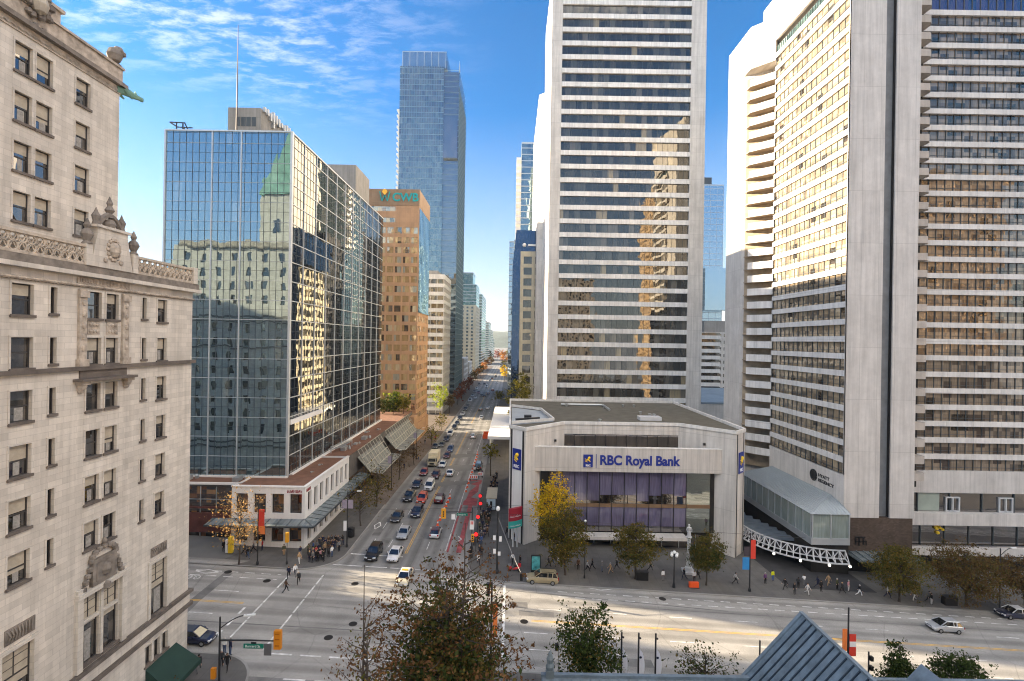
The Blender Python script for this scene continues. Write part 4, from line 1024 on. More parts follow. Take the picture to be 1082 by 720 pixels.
# further along on the left
def grid_tower(name, label, x0, x1, y0, y1, zt, fh, ww, gap, wh, mw, mg, zb=0.0, faces='fr', zw=4.0):
    t = thing(name, label, 'building', ((x0 + x1) / 2, (y0 + y1) / 2, zb)); mb, mp2 = MB(), MB()
    fs = []
    if 'f' in faces: fs.append((Fac(x0, y0, (1, 0)), x1 - x0))
    if 'r' in faces: fs.append((Fac(x1, y0, (0, 1)), y1 - y0))
    if 'l' in faces: fs.append((Fac(x0, y1, (0, -1)), y1 - y0))
    if 'b' in faces: fs.append((Fac(x1, y1, (-1, 0)), x1 - x0))
    for fc, LL in fs:
        k = max(1, int((LL - gap) / (ww + gap))); g = (LL - k * ww) / (k + 1); hs = []
        z = zb + zw
        while z + wh < zt - .5:
            for i in range(k): hs.append((g + i * (ww + g), g + i * (ww + g) + ww, z, z + wh))
            z += fh
        fc.wall(mb, 0, LL, zb - 2, zt, hs, .4); fc.quad(mp2, 0, LL, zb, zt, -.36)
    mb.poly([(x0, y0, zt), (x1, y0, zt), (x1, y1, zt), (x0, y1, zt)])
    mb.build('wall', mw, t); mp2.build('windows', mg, t)
    return t
CREAM = panel('cream_concrete', (.55, .50, .38), 3, 3, .9, .01, .8, .08)
TEALG = glass('teal_condo_glass', [(0, (.05, .09, .09)), (.5, (.09, .15, .14)), (.8, (.16, .2, .19))], 2.2, 3.0, .35, (.7, .9, .88), .01, .02)
pt = grid_tower('cream_tower', 'cream concrete tower with a green glass crown far down the left side', -52, -32.5, 438, 490, 66, 3.1, 1.9, 1.7, 1.7, CREAM, PALEG)
mb = MB(); mb.box(-48, 440, 66, -32.6, 480, 84); mb.box(-46, 442, 84, -36, 470, 95); mb.build('glass_crown', TEALG, pt)
mb = MB()
for z in (69, 72, 75, 78, 81, 84.1): mb.box(-48.2, 439.8, z, -32.4, 480.2, z + .5)
mb.box(-46.2, 441.8, 94.8, -35.8, 470.2, 95.6); mb.build('crown_bands', MULL, pt)
band_tower('teal_condo_tower', 'slim teal glass condominium tower just behind the cream tower', -54, -32.5, 520, 600, 83, 3.0, .9, TEALG, MULL, n=.3)
band_tower('grey_condo_tower', 'small grey apartment tower, fourth from the end of the left row', -56, -33, 690, 760, 60, 3.0, 1.2, TEALG, CONC, n=.4)
band_tower('white_condo_tower', 'small white apartment tower near the far end of the street', -60, -35, 840, 900, 52, 3.0, 1.2, TEALG, CONCW, n=.4)
band_tower('distant_block', 'lowest distant apartment block at the end of the left row', -62, -38, 1000, 1060, 38, 3.0, 1.2, TEALG, CONC, n=.4)
rr = random.Random(31)
for i, (xa, xb, ya, yb, zt, lab) in enumerate(((-50, -33, 340, 372, 22, 'low grey shop row between the skyscraper and the cream tower'), (-48, -32.4, 378, 400, 18, 'low stepped stone building with a sloping gable by red trees'))):
    grid_tower('low_building', lab, xa, xb, ya, yb, zt, 3.6, 2.2, 1.4, 2.2, CONC, PALEG)

# ================================================================== right side far
band_tower('teal_slab_tower', 'narrow teal glass tower at the right edge of the street gap', -2.4, 12, 300, 340, 95, 3.4, .5, SKG2, MULL, n=.12, mull=2.0)
wg = grid_tower('white_grid_tower', 'white gridded office tower with square dark windows and a sloping dark blue roof', 2.6, 24, 176, 209, 67, 3.9, 2.9, 1.0, 2.6, CREAM, DARKG, faces='fl')
NAVY = glass('navy_roof_glass', [(0, (.01, .025, .06)), (.5, (.015, .035, .08))], 2, 2, .10, (.5, .7, 1), .01, .02)
mb = MB(); mb.box(-.2, 176.5, 8, 2.5, 177.2, 62)
mb.poly([(-.2, 176.4, 8), (2.58, 176.4, 8), (2.58, 176.4, 74.6), (1.0, 176.4, 74.6), (-.2, 176.4, 62)]); 
mb.poly([(-.2, 209, 62), (-.2, 176.4, 62), (1.0, 176.4, 74.6), (1.0, 209, 74.6)]); mb.poly([(1.0, 176.4, 74.6), (24, 176.4, 74.6), (24, 209, 74.6), (1.0, 209, 74.6)])
mb.poly([(2.58, 176.4, 67.05), (24, 176.4, 67.05), (24, 176.4, 74.6), (2.58, 176.4, 74.6)]); mb.build('navy_glass_edge', NAVY, wg)
mb = MB(); mb.ball((3.9, 176.2, 69.2), .75, 10); mb.box(5.2, 176.1, 68.9, 8.6, 176.38, 69.6); mb.build('sign', WHITEB, wg)
dk = grid_tower('dark_office_block', 'dark office block behind the gridded tower, seen mirrored in the glass office tower', 3.4, 24, 210, 231, 80, 3.9, 2.9, .8, 2.6, simple('dark_cladding', (.05, .05, .055), .6, var=.2), DARKG, faces='l')
dk = grid_tower('dark_slab_block', 'dark slab block further behind the gridded tower, seen mirrored in the glass office tower', 3.4, 24, 263, 299, 92, 3.9, 2.9, .8, 2.6, MATS['dark_cladding'], DARKG, faces='l')
ct = band_tower('balcony_condo_tower', 'blue glass condominium tower with white curved balconies rising behind the gridded tower', 3.2, 24, 232, 262, 128, 3.0, .35, BLUEG, MULL, n=.1)
mb = MB(); z = 78
while z < 122: mb.box(.8, 231.6, z, 3.15, 240, z + 1.25); z += 3.0
mb.build('balconies', WHITEB, ct)
band_tower('blue_glass_tower', 'blue mirrored glass tower between the white bank tower and the hotel tower', 104, 127.5, 300, 330, 131.5, 3.6, .3, SKG2, MULL, n=.1, mull=3.5)
bt = bpy.data.objects['blue_glass_tower']
mb = MB(); mb.box(104, 302, 131.6, 121, 328, 137); mb.build('plant_room', MULLD, bt)
mb = MB(); mb.box(114, 292, 55, 131, 299, 80); mb.build('projecting_bay', SKG2, bt)
gb_ = grid_tower('grey_office_block', 'pale grey office block with rows of small square windows, low between two white towers', 86, 106, 230, 255, 40.5, 3.1, 1.3, .9, 1.5, CONC, DARKG, zb=0, faces='f')
mb = MB(); z = 3
while z < 39: mb.box(84.5, 226, z, 95.8, 229.9, z + 1.7); z += 3.1
mb.build('white_bands', CONCW, gb_); mb = MB(); mb.box(85, 226.4, -2, 95.6, 229.8, 40); mb.build('corner_glazing', DARKG, gb_)
mb = MB(); mb.box(92, 236, 40.5, 104, 250, 46); mb.build('roof_plant', PH, gb_)
BGR = simple('blue_grey_roof', (.19, .24, .28), .8, var=.15, scale=.2)
lp = thing('low_podium', 'low blue grey roofed podium between the white bank tower and hotel tower', 'building', (60, 180, -2))
mb = MB(); mb.box(50, 168, -6, 96, 224, 14.5); mb.build('wall', CONC, lp); mb = MB(); mb.box(49.8, 167.8, 14.5, 96.2, 224, 15.0); mb.build('roof', BGR, lp)
mb = MB(); mb.box(53, 150, -6, 70, 167, 9.0); mb.build('lower_wing', DARKG, lp)
mb = MB()
for i in range(5): mb.poly([(53.5, 151 + i * 3, 9.05), (69.5, 151 + i * 3, 9.05), (69.5, 153.6 + i * 3, 10.4), (53.5, 153.6 + i * 3, 10.4)])
mb.build('rooflights', BGR, lp)
# a flat white roof over the pavement further along the right side
wt = thing('white_market_roof', 'bright white flat roof over the right pavement beyond the bank corner', 'canopy', (-3, 160, 0))
mb = MB(); mb.box(-6.4, 138, 7.2, 0.6, 200, 8.0); mb.build('roof', simple('white_membrane', (.82, .82, .80), .6, var=.04), wt)
for x in (-5.9, 0.2):
    for i in range(9):
        mb = MB(); mb.tube([(x, 139 + i * 7.4, gz(x, 139 + i * 7.4)), (x, 139 + i * 7.4, 7.2)], .15, 6); mb.build('post', STEEL, wt)
# ================================================================== 5. white bank tower
TW = thing('bank_office_tower', 'white concrete office tower with ribbon windows rising behind the low bank', 'building', (32, 160, 0))
tx0, tx1, ty0, ty1, tzt = 9.9, 53.6, 139.0, 168.0, 142.0
wa, wb = 12.9, 49.4
TCON = panel('tower_concrete', (0.66, 0.63, 0.585), 3.2, 3.87, 0.74, 0.03, 0.8, 0.13, 0.0, 0.16)
ft = Fac(tx0, ty0, (1, 0))
zb0, fhh = 15.55, 3.87
mb = MB()
mb.box(tx0, ty0, -5, wa, ty0 + 4, tzt); mb.box(wb, ty0, -5, tx1, ty0 + 4, tzt); mb.box(tx0, ty0 + 4, -5, tx1, ty1, tzt - 2)
mb.box(wa, ty0 + .3, -5, wb, ty0 + 3.9, zb0 - .35); mb.build('wall', TCON, TW)
TWHITE = panel('tower_white_panel', (0.80, 0.785, 0.75), 1.52, 9, .7, .03, .6, .12, 0, .14, .07)
mb = MB(); mb.prism([(8.0, 168.02), (10.4, 166.0), (10.4, 214), (8.0, 214)], -3, 119); mb.box(10.4, 168.02, -3, 40, 214, 117); mb.build('rear_wing', TCON, TW)
for i in range(33):
    z = zb0 + i * fhh
    if z > tzt - 4: break
    mb = MB(); ft.quad(mb, wa - tx0, wb - tx0, z, z + 2.55, -.55, 0)
    for k in range(1, 24):
        u = wa - tx0 + (wb - wa) * k / 24; ft.box(mb, u - .025, u + .025, z, z + 2.55, -.549, -.47, 1)
    mb.build('window_band', [DARKG, MULLD], TW)
    mb = MB(); ft.box(mb, wa - tx0 + .002, wb - tx0 - .002, z + 2.55, z + fhh, -.7, -.05); mb.build('spandrel', TWHITE, TW)
mb = MB(); ft.box(mb, wa - tx0 + .002, wb - tx0 - .002, zb0 - .34, zb0, -.7, -.04); ft.box(mb, wa - tx0 - .001, wb - tx0 + .001, -2, zb0 - .9, -.3, .02); mb.build('spandrel', TWHITE, TW)

# ================================================================== 6. low bank with splayed front
BCON = panel('bank_concrete', (0.64, 0.605, 0.555), 1.9, 6.2, .72, .03, .8, .1, 0, .16)
BROOF = simple('bank_roof', (0.115, 0.105, 0.08), .95, var=.22, scale=.5)
PURP = glass('violet_blind_glass', [(0, (.13, .115, .19)), (.4, (.155, .14, .22)), (.75, (.11, .098, .165))], 2.6, 20, .10, (.9, .9, .95), .004, .012)
PURD = glass('dark_bank_glass', [(0, (.02, .017, .018)), (.5, (.035, .028, .025)), (.8, (.06, .045, .035))], 1.3, 2, .22, (.95, .92, .9), .004, .012)
BLU = simple('bank_blue', (.012, .03, .23), .4, var=0); YEL = simple('bank_yellow', (.85, .58, .03), .4, var=0); SWH = simple('sign_white', (.8, .8, .8), .5, var=0)
BK = thing('bank_building', 'low concrete bank with splayed front, violet blinds and blue lettering on its fascia', 'building', (20, 100, gz(20, 90)))
ZR = 20.1
bx0, bx1, by, ch, rec = 2.6, 38.7, 84.3, 2.75, 7.4
outline = [(bx0 - ch, by + ch), (bx0, by), (bx0 + rec, by + rec), (bx1 - rec, by + rec), (bx1, by), (bx1 + ch, by + ch), (bx1 + ch, 126), (-.15, 126)]
mb = MB(); mb.prism(outline, 12.0, ZR - .5, 0, 1)
zb = -4
for a, b in ((0, 1), (1, 2), (3, 4), (4, 5), (5, 6), (7, 0), (6, 7)):
    p, q = outline[a], outline[b]; mb.poly([(p[0], p[1], zb), (q[0], q[1], zb), (q[0], q[1], 12.0), (p[0], p[1], 12.0)])
mb.build('wall', [BCON, BROOF], BK)
mb = MB()
for a, b in zip(outline, outline[1:] + outline[:1]):
    mb.bar((a[0], a[1], ZR - .25), (b[0], b[1], ZR - .25), .36, .56)
mb.build('parapet', CONCW, BK)
# sunken terrace at the left corner of the roof
mb = MB(); mb.prism([(.2, 89.5), (8.2, 94), (6.6, 108), (.2, 113)], ZR - .49, ZR - .44, 0)
mb.build('roof_terrace', simple('terrace_grey', (.33, .36, .38), .8, var=.1), BK)
mb = MB()
tq = [(.2, 89.5), (8.2, 94), (6.6, 108), (.2, 113)]
for a, b in zip(tq, tq[1:]): mb.bar((a[0], a[1], ZR), (b[0], b[1], ZR), .3, .5)
mb.build('terrace_kerb', CONCW, BK)
mb = MB(); mb.bar((1, 92.3, ZR - .2), (5.5, 94.5, ZR - .2), .5, 1.0); mb.box(2.6, 95, ZR - .4, 4, 96, ZR + .5); mb.build('roof_plant', DARKM, BK)
mb = MB(); mb.box(25.5, 97, ZR - .48, 29.8, 99.4, ZR + .2); mb.build('skylight', LTMET, BK)
rr = random.Random(6)
for i in range(9):
    x, y, s = rr.uniform(11, 34), rr.uniform(94, 122), rr.uniform(.25, .6); mb = MB(); mb.lathe((x, y, ZR - .48), [(s * .5, 0), (s * .5, s), (s * .8, s * 1.1), (s * .8, s * 1.3), (.02, s * 1.5)], 8); mb.build('roof_vent', STEEL, BK)
mb = MB(); mb.tube([(12, 118, ZR - .2), (22, 118, ZR - .2), (22, 110, ZR - .2)], .28, 6); mb.build('roof_duct', STEEL, BK)
# chamfered corners with black grooves
for s, (xa, ya, xb, yb) in enumerate(((bx0 - ch, by + ch, bx0, by), (bx1, by, bx1 + ch, by + ch))):
    fc = Fac(xa, ya, (xb - xa, yb - ya)); Lc = math.hypot(xb - xa, yb - ya)
    mb = MB(); fc.box(mb, .35, .75, -2.5, ZR - .7, -.1, .02); fc.box(mb, Lc - .75, Lc - .35, -2.5, ZR - .7, -.1, .02); mb.build('corner_groove', BLACK, BK)
    mb = MB(); fc.box(mb, .76, Lc - .76, -2.4, ZR - .6, .003, .03); mb.build('corner_panel', SHOPW if s == 0 else BCON, BK)
    mb = MB(); fc.box(mb, 1.0, Lc - .9, 12.6, 16.2, .05, .2)
    sg = mb.build('logo_sign', BLU, BK)
    uc = (1.0 + Lc - .9) / 2
    mb = MB()
    mb.ball(fc.p(uc + .15, 15.2, .2), .36, 8); mb.tube([fc.p(uc + .1, 15.3, .22), fc.p(uc - .1, 14.7, .22), fc.p(uc + .35, 14.35, .22)], [.28, .24, .12], 6)
    for k in range(3): mb.bar(fc.p(uc - .55, 14.9 - k * .3, .22), fc.p(uc + .05, 14.55 - k * .3, .22), .1, .1)
    mb.build('lion_emblem', YEL, sg)
    text_part('sign_lettering', 'RBC', .72, SWH, sg, fc, uc - .68, 12.95, .21, .02, bold=.02)
# recess: upper ribbon window, fascia with the name, great window wall, entrance
fb = Fac(bx0, by + rec, (1, 0))
mb = MB(); fb.quad(mb, rec + .05, bx1 - bx0 - rec - .05, 15.2, 17.8, .02)
b1 = mb.build('upper_window', PURD, BK); mb = MB()
for i in range(1, 11): u = rec + i * (bx1 - bx0 - 2 * rec) / 11; fb.box(mb, u - .04, u + .04, 15.2, 17.8, .025, .1)
mb.build('mullions', BLACK, b1)
fs = Fac(bx0, 86.0, (1, 0))
mb = MB(); mb.box(4.2, 86.0, 12.3, 37.1, 86.7, 16.45); mb.box(4.25, 86.7, 12.31, 37.05, 91.5, 12.9); mb.build('fascia', panel('fascia_concrete', (.58, .545, .50), 2.05, 4.3, .72, .03, .8, .08, 0, .16), BK)
mb = MB(); mb.box(4.1, 85.95, 16.45, 37.2, 86.75, 16.58); mb.build('fascia_coping', CONCW, BK)
fg = Fac(7.0, 86.92, (1, 0))
mb = MB(); fg.quad(mb, 0, 24.2, 8.6, 12.3); ww = mb.build('window_wall', PURP, BK)
mb = MB(); fg.quad(mb, 0, 24.2, 6.55, 8.6, -.002); fg.quad(mb, 0, 24.2, 1.6, 2.6, -.003); mb.build('lower_panes', PURD, ww)
mb = MB(); fg.quad(mb, 0, 24.2, 2.6, 5.9, -.002); mb.build('lower_blinds', PURP, ww)
CLEARG = glass('green_corner_glass', [(0, (.05, .06, .05)), (.5, (.08, .09, .07))], 2, 3, .45, (.85, .9, .85), .004, .02)
mb = MB(); fg.quad(mb, 24.2, 28.4, 1.6, 12.3, -.004); mb.build('corner_pane', CLEARG, ww)
mb = MB()
for i in range(12): u = .1 + i * 2.19; fg.box(mb, u - .05, u + .05, 1.6, 12.3, .003, .12)
fg.box(mb, 28.4, 29.1, 1.6, 12.3, -.2, .12); fg.box(mb, -1.6, 0, 1.6, 12.3, -.2, .12); mb.build('mullions', BLACK, ww)
mb = MB(); fg.box(mb, 0, 28.4, 5.9, 6.5, .0, .1); mb.build('transom', simple('bronze_transom', (.22, .14, .08), .6, .3), ww)
rr = random.Random(9); mb = MB()
for i in range(11): mb_z = rr.choice((8.6, 8.6, 7.6, 8.9, 8.6)); fg.quad(mb, .16 + i * 2.19, 2.23 + i * 2.19, mb_z - .6, 8.61, .0025)
mb.build('blinds', PURP, ww)
mb = MB(); mb.box(5.6, 87.3, -3, 35.8, 90, 1.6); mb.build('plinth', INTER, BK)
mb = MB(); mb.box(10.5, 84.6, 1.2, 30.8, 86.9, 1.42); mb.box(10.5, 84.5, 1.0, 30.8, 84.62, 1.5); mb.build('entrance_canopy', CONC, BK)
mb = MB(); fe_ = Fac(9, 87.25, (1, 0)); fe_.quad(mb, 0, 25, -3, 1.1, 0); mb.build('entrance_glazing', PURD, BK)
mb = MB()
for i in range(9): fe_.box(mb, i * 3, i * 3 + .15, -3, 1.1, .003, .1)
mb.build('entrance_frames', STEEL, BK)
text_part('sign_lettering', 'RBC Royal Bank', 2.3, BLU, BK, fs, 13.05, 13.6, .03, .06, bold=.075, sx=.91)
mb = MB(); fs.box(mb, 10.2, 11.85, 13.1, 15.3, .01, .12); lg = mb.build('logo_sign', BLU, BK)
mb = MB(); mb.ball(fs.p(11.2, 14.75, .14), .24, 8); mb.tube([fs.p(11.15, 14.8, .14), fs.p(11.0, 14.4, .14), fs.p(11.4, 14.1, .14)], [.2, .18, .08], 6)
for k in range(3): mb.bar(fs.p(10.45, 14.6 - k * .2, .14), fs.p(10.9, 14.4 - k * .2, .14), .07)
mb.build('lion_emblem', YEL, lg); text_part('sign_lettering', 'RBC', .46, SWH, lg, fs, 10.6, 13.25, .125, .02, bold=.015)
mb = MB(); fs.box(mb, 12.4, 12.5, 12.95, 15.4, .005, .06); mb.build('sign_bar', BLU, BK)
# lit floods on the splays
for (u, z) in ((bx0 + 5.6, 16.9), (bx1 - 4.0, 17.0)):
    mb = MB(); mb.box(u - .2, by + (u - bx0 if u < 20 else bx1 - u) - .35, z - .2, u + .2, by + (u - bx0 if u < 20 else bx1 - u) - .02, z + .2); mb.build('floodlight', DARKM, BK)

# ================================================================== 7. hotel tower at the right
HT = thing('hotel_tower', 'tall white concrete hotel tower with balconies, banded windows and arched truss canopy', 'building', (75, 100, gz(75, 90)))
ax, ay, ayb, fhh = 55.7, 82.0, 105.8, 2.9
ztop = 112.0
HCON = panel('hotel_concrete', (0.64, 0.61, 0.575), 2.9, 8.7, .74, .03, .8, .12, 0, .13, .04)
BRICK = panel('brown_tile', (0.10, 0.072, 0.055), .4, .2, .8, .006, .7, .25, .5, .05, .2)
wz0 = 13.45                                    # sill of the lowest window row
# front prisms and core
mb = MB()
mb.box(ax, ay, 6.4, 61.6, ay + .3, ztop + 4); mb.box(56.5, ay + .3, 6.4, 61.6, ay + 6, ztop + 4); mb.box(63.4, ay, 6.4, 67.4, ay + 6, ztop + 4); mb.box(57.0, ay + 6, 0, 74, ayb + 8, ztop); mb.box(61.7, ay + .9, 6.4, 63.3, ay + 6, ztop + 3.9)
mb.build('wall', HCON, HT)
mb = MB(); mb.box(61.62, ay + .8, 6.5, 63.34, ay + .88, ztop + 3); mb.build('dark_slot', simple('slot_grey', (.17, .185, .20), .6, var=.2), HT); mb = MB(); mb.box(63.35, ay + .25, 6.45, 63.395, ay + .9, ztop + 3.5); mb.build('slot_lining', BLACK, HT)
mb = MB(); mb.box(ax + .1, ay + .1, -5, 67.3, ay + 6, 6.4); mb.build('tile_base', BRICK, HT)
mb = MB()
for (a, b, c, d) in ((1.9, 3.6, 3.0, 3.25), (1.9, 2.15, 1.9, 3.0), (2.5, 2.75, 1.7, 3.0), (3.2, 3.45, 1.9, 3.0), (1.9, 3.9, 2.3, 2.5), (3.7, 3.9, 1.8, 2.6)): Fac(ax + .1, ay + .1, (1, 0)).box(mb, a, b, c, d, .003, .08)
mb.build('wall_motif', BLACK, HT)
# sunlit side with window rows
fsd = Fac(ax, ayb, (0, -1)); LS = ayb - ay - .3
mb = MB(); fsd.quad(mb, 0, LS + .3, 0, wz0, -.002); fsd.box(mb, LS - .1, LS + .3, wz0, ztop, -.6, .0); fsd.box(mb, 0, LS, 96.7 + 2.9 + .9, ztop, -.5, .003); mb.build('side_wall', HCON, HT)
HBAND = panel('hotel_band', (0.74, 0.715, 0.68), 4.8, 9, .7, .035, .7, .12, 0, .14, .06)
nrow = 29
for i in range(nrow):
    z = wz0 + i * fhh
    mb = MB(); fsd.quad(mb, 0, LS - .1, z, z + 1.95, -.35, 0)
    for k in range(16): u = (LS - .1) * k / 15; fsd.box(mb, u - .05, u + .05, z, z + 1.95, -.349, -.24, 1)
    fsd.box(mb, 0, LS - .1, z + .5, z + .56, -.348, -.26, 1); mb.build('side_window_band', [HOTG, MULLD], HT)
    mb = MB(); fsd.box(mb, .002, LS - .102, z + 1.95, z + fhh, -.5, .0); mb.build('side_spandrel', HBAND, HT)
z = wz0 + nrow * fhh
mb = MB(); fsd.quad(mb, 0, LS - .1, z, z + 1.6, -.3, 0)
for k in range(31): u = (LS - .1) * k / 30; fsd.box(mb, u - .04, u + .04, z, z + 1.6, -.299, -.2, 1)
mb.build('top_window_band', [TEALG, MULLD], HT)
# chamfer with balconies, and the blind white wall beyond
p0, p1 = (ax, ayb), (52.1, 109.4)
fch = Fac(p1[0], p1[1], (p0[0] - p1[0], p0[1] - p1[1])); LCH = math.hypot(p0[0] - p1[0], p0[1] - p1[1])
ztb = 95.0
mb = MB()
mb.prism([(52.1, 109.4), (52.1, 120.6), (75, 120.6), (75, 108), (57.5, 108), (55.72, 105.82)], ztb + 1.2, 105.5)
mb.prism([(52.1, 112.6), (52.1, 120.6), (75, 120.6), (75, 109), (58.6, 108.4)], -4, ztb + 1.2)
mb.build('rear_wall', HCON, HT)
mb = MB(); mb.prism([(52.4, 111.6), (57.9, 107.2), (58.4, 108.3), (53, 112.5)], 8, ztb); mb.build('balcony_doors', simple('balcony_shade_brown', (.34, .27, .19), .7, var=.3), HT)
mb = MB()
for k in range(29):
    z = 11.3 + k * fhh
    if z > ztb: break
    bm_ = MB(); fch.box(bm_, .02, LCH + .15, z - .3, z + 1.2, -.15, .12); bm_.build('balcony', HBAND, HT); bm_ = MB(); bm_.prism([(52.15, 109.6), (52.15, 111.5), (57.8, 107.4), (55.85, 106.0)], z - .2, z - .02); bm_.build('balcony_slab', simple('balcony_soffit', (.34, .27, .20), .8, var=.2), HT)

# front windows set back, with a stack of small balconies
wx0, wx1, wy = 67.5, 118.0, 86.7
fw = Fac(wx0, wy, (1, 0)); LW = wx1 - wx0
z0f = 13.3
mb = MB(); mb.box(wx0, wy + .8, -4, wx1, wy + 14, ztop); mb.box(wx0, wy + .1, 9.35, wx1, wy + .8, 13.25); mb.box(wx0, wy - .6, 3.85, wx1, wy + .8, 5.95); mb.build('front_wall', HCON, HT)
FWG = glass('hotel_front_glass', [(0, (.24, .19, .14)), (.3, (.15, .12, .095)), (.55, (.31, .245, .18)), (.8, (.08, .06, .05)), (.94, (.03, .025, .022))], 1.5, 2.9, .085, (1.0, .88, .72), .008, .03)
PURF = glass('violet_front_glass', [(0, (.06, .055, .10)), (.5, (.045, .045, .09)), (.8, (.03, .05, .10))], 1.45, 9, .10, (.8, .8, 1), .005, .02)
for i in range(28):
    z = z0f + i * fhh
    mb = MB(); fw.quad(mb, 0, LW, z, z + 2.0, -.45, 0)
    for k in range(1, 35): u = LW * k / 35; fw.box(mb, u - .05, u + .05, z, z + 2.0, -.449, -.33, 1)
    fw.box(mb, 0, LW, z + .5, z + .56, -.448, -.36, 1); mb.build('front_window_band', [FWG, MULLD], HT)
    mb = MB(); fw.box(mb, .002, LW, z + 2.0, z + fhh, -.6, 0); mb.build('front_spandrel', HBAND, HT)
z = z0f + 28 * fhh
mb = MB(); fw.quad(mb, 0, LW, z, z + 4.2, -.4, 0)
for k in range(1, 35): u = LW * k / 35; fw.box(mb, u - .05, u + .05, z, z + 4.2, -.399, -.3, 1)
mb.build('top_front_glazing', [PURF, MULLD], HT)
mb = MB(); fw.box(mb, 0, LW, z + 4.2, z + 10, -.6, 0); mb.build('top_band', HBAND, HT)
BALC = panel('balcony_concrete', (.52, .47, .42), 3, 3, .9, .01, .85, .15, 0, .1)
for k in range(30):
    z = z0f - .9 + k * fhh
    mb = MB(); mb.prism([(67.42, 83.9), (70.6, 83.9), (71.3, 84.7), (71.3, 86.2), (67.42, 86.2)], z - .25, z + .95); mb.build('balcony', BALC, HT)
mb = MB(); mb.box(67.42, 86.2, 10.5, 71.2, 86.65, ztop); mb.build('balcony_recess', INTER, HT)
# lower storeys of the front
mb = MB(); fw.quad(mb, .2, LW, 5.95, 9.35, -.5); fw.quad(mb, .2, LW, .05, 3.85, -.5); lw = mb.build('lower_glazing', PURD, HT)
mb = MB()
for i in range(12): fw.box(mb, 5.2 + i * 4.3, 5.35 + i * 4.3, .05, 3.85, -.49, -.35)
for i in range(9): fw.box(mb, 4.6 + i * 5.7, 4.75 + i * 5.7, 5.95, 9.35, -.49, -.3)
mb.build('mullions', MULLD, lw)
mb = MB(); rr = random.Random(3)
for k in range(9): mb.ball(fw.p(8.6 + rr.uniform(-.8, .8), 2.9 + rr.uniform(-.7, .6), -.3), rr.uniform(.15, .35), 7)
mb.build('window_display', YEL, HT)
for u in (9.6, 19.0, 26.5):
    mb = MB(); fw.box(mb, u, u + .2, 6.0, 8.6, -.48, -.2); fw.box(mb, u + 2.3, u + 2.5, 6.0, 8.6, -.48, -.2); fw.box(mb, u + .2, u + 2.3, 8.4, 8.6, -.48, -.2); fw.box(mb, u + 1.15, u + 1.35, 6.0, 8.4, -.48, -.2); fw.box(mb, u + .2, u + 2.3, 6.0, 6.2, -.48, -.2)
    mb.build('white_door', LTMET, HT)
mb = MB(); fw.quad(mb, 4.7, 8.6, 6.1, 9.3, -.44); mb.build('pale_screen', simple('pale_green_glass', (.32, .37, .32), .3, var=.1), HT)
mb = MB(); mb.box(wx0, wy - .9, -1.3, wx1, wy - .2, .0); mb.build('base_wall', HCON, HT)
mb = MB(); mb.box(wx0, wy - .5, -5, wx1, wy - .2, -1.301); mb.build('ground_recess_shade', INTER, HT)  # near-black band stands for the shade of a recess under the wall
for i in range(4): mb = MB(); mb.obox((76 + i * 12, wy - 2.2, -1.2), (2.6, 0, 0), (0, 1.2, -.25), (0, 0, .08)); mb.build('small_awning', CANG, HT)
# entrance pavilion with a metal hip roof along the driveway side
PAVG = glass('pavilion_glass', [(0, (.30, .36, .34)), (.5, (.36, .42, .40)), (.8, (.26, .32, .31))], 2.2, 9, .22, (.85, .95, .95), .006, .02)
SEAM = panel('standing_seam_steel', (.36, .40, .415), .5, 60, .72, .03, .42, .06, 0, .03, .04)
qx = 49.1
ze, zr_, yf, xe = 7.55, 9.25, 80.0, 55.62
mb = MB(); mb.poly([(ax - .02, 104.5, zr_), (ax - .02, 85.3, zr_), (qx, yf, ze), (qx, 105.5, ze)]); mb.poly([(ax - .02, 85.3, zr_), (xe, yf, ze), (qx, yf, ze)]); mb.poly([(ax - .02, 85.3, zr_), (ax - .02, 82, zr_ - .9), (xe, yf, ze)])
for i in range(48):
    y = 85.3 + i * .405
    mb.bar((ax - .05, y, zr_ + .03), (qx, yf + (y - 85.3) * 25.3 / 19.2, ze + .03), .05, .06)
for i in range(9):
    t = i / 9; mb.bar((ax - .02, 85.3, zr_ + .03), (qx + (xe - qx) * t, yf, ze + .03), .05, .05)
pv = mb.build('pavilion_roof', SEAM, HT)
fp = Fac(qx + .3, 105, (0, -1)); fp2 = Fac(qx + .3, 80.3, (1, 0))
mb = MB(); fp.quad(mb, 0, 24.6, 3.6, 7.5); fp2.quad(mb, 0, 6.2, 3.6, 7.5); pg = mb.build('pavilion_glazing', PAVG, HT)
mb = MB()
for i in range(12): fp.box(mb, i * 2.227, i * 2.227 + .14, 3.2, 7.5, .003, .12)
for u in (0, 3.0, 6.0): fp2.box(mb, u, u + .16, 3.2, 7.5, .003, .12)
fp.box(mb, 0, 24.5, 2.5, 3.6, -.3, .1); fp2.box(mb, -.1, 6.2, 2.5, 3.6, -.3, .1); mb.build('mullions', MULL, pg)
mb = MB(); mb.box(qx + .45, 80.6, -4, ax - .05, 105, 2.48); mb.build('pavilion_base', INTER, HT)
text_part('sign_lettering', 'HYATT', .78, DARKM, HT, fsd, 16.9, 11.4, .02, .04, bold=.02, sx=1.25); text_part('sign_lettering', 'REGENCY', .78, DARKM, HT, fsd, 16.9, 10.5, .02, .04, bold=.02, sx=1.25)
mb = MB(); c = fsd.p(15.6, 11.3, .05)
mb.tube([fsd.p(15.6 + .95 * math.cos(a * PI / 8), 11.3 + .95 * math.sin(a * PI / 8), .05) for a in range(17)], .14, 5, 0, False)
for k in range(-2, 3): mb.bar(fsd.p(15.6 + k * .32, 11.3 - .85 + abs(k) * .15, .05), fsd.p(15.6 + k * .32, 11.3 + .85 - abs(k) * .15, .05), .14)
mb.build('round_emblem', DARKM, HT)
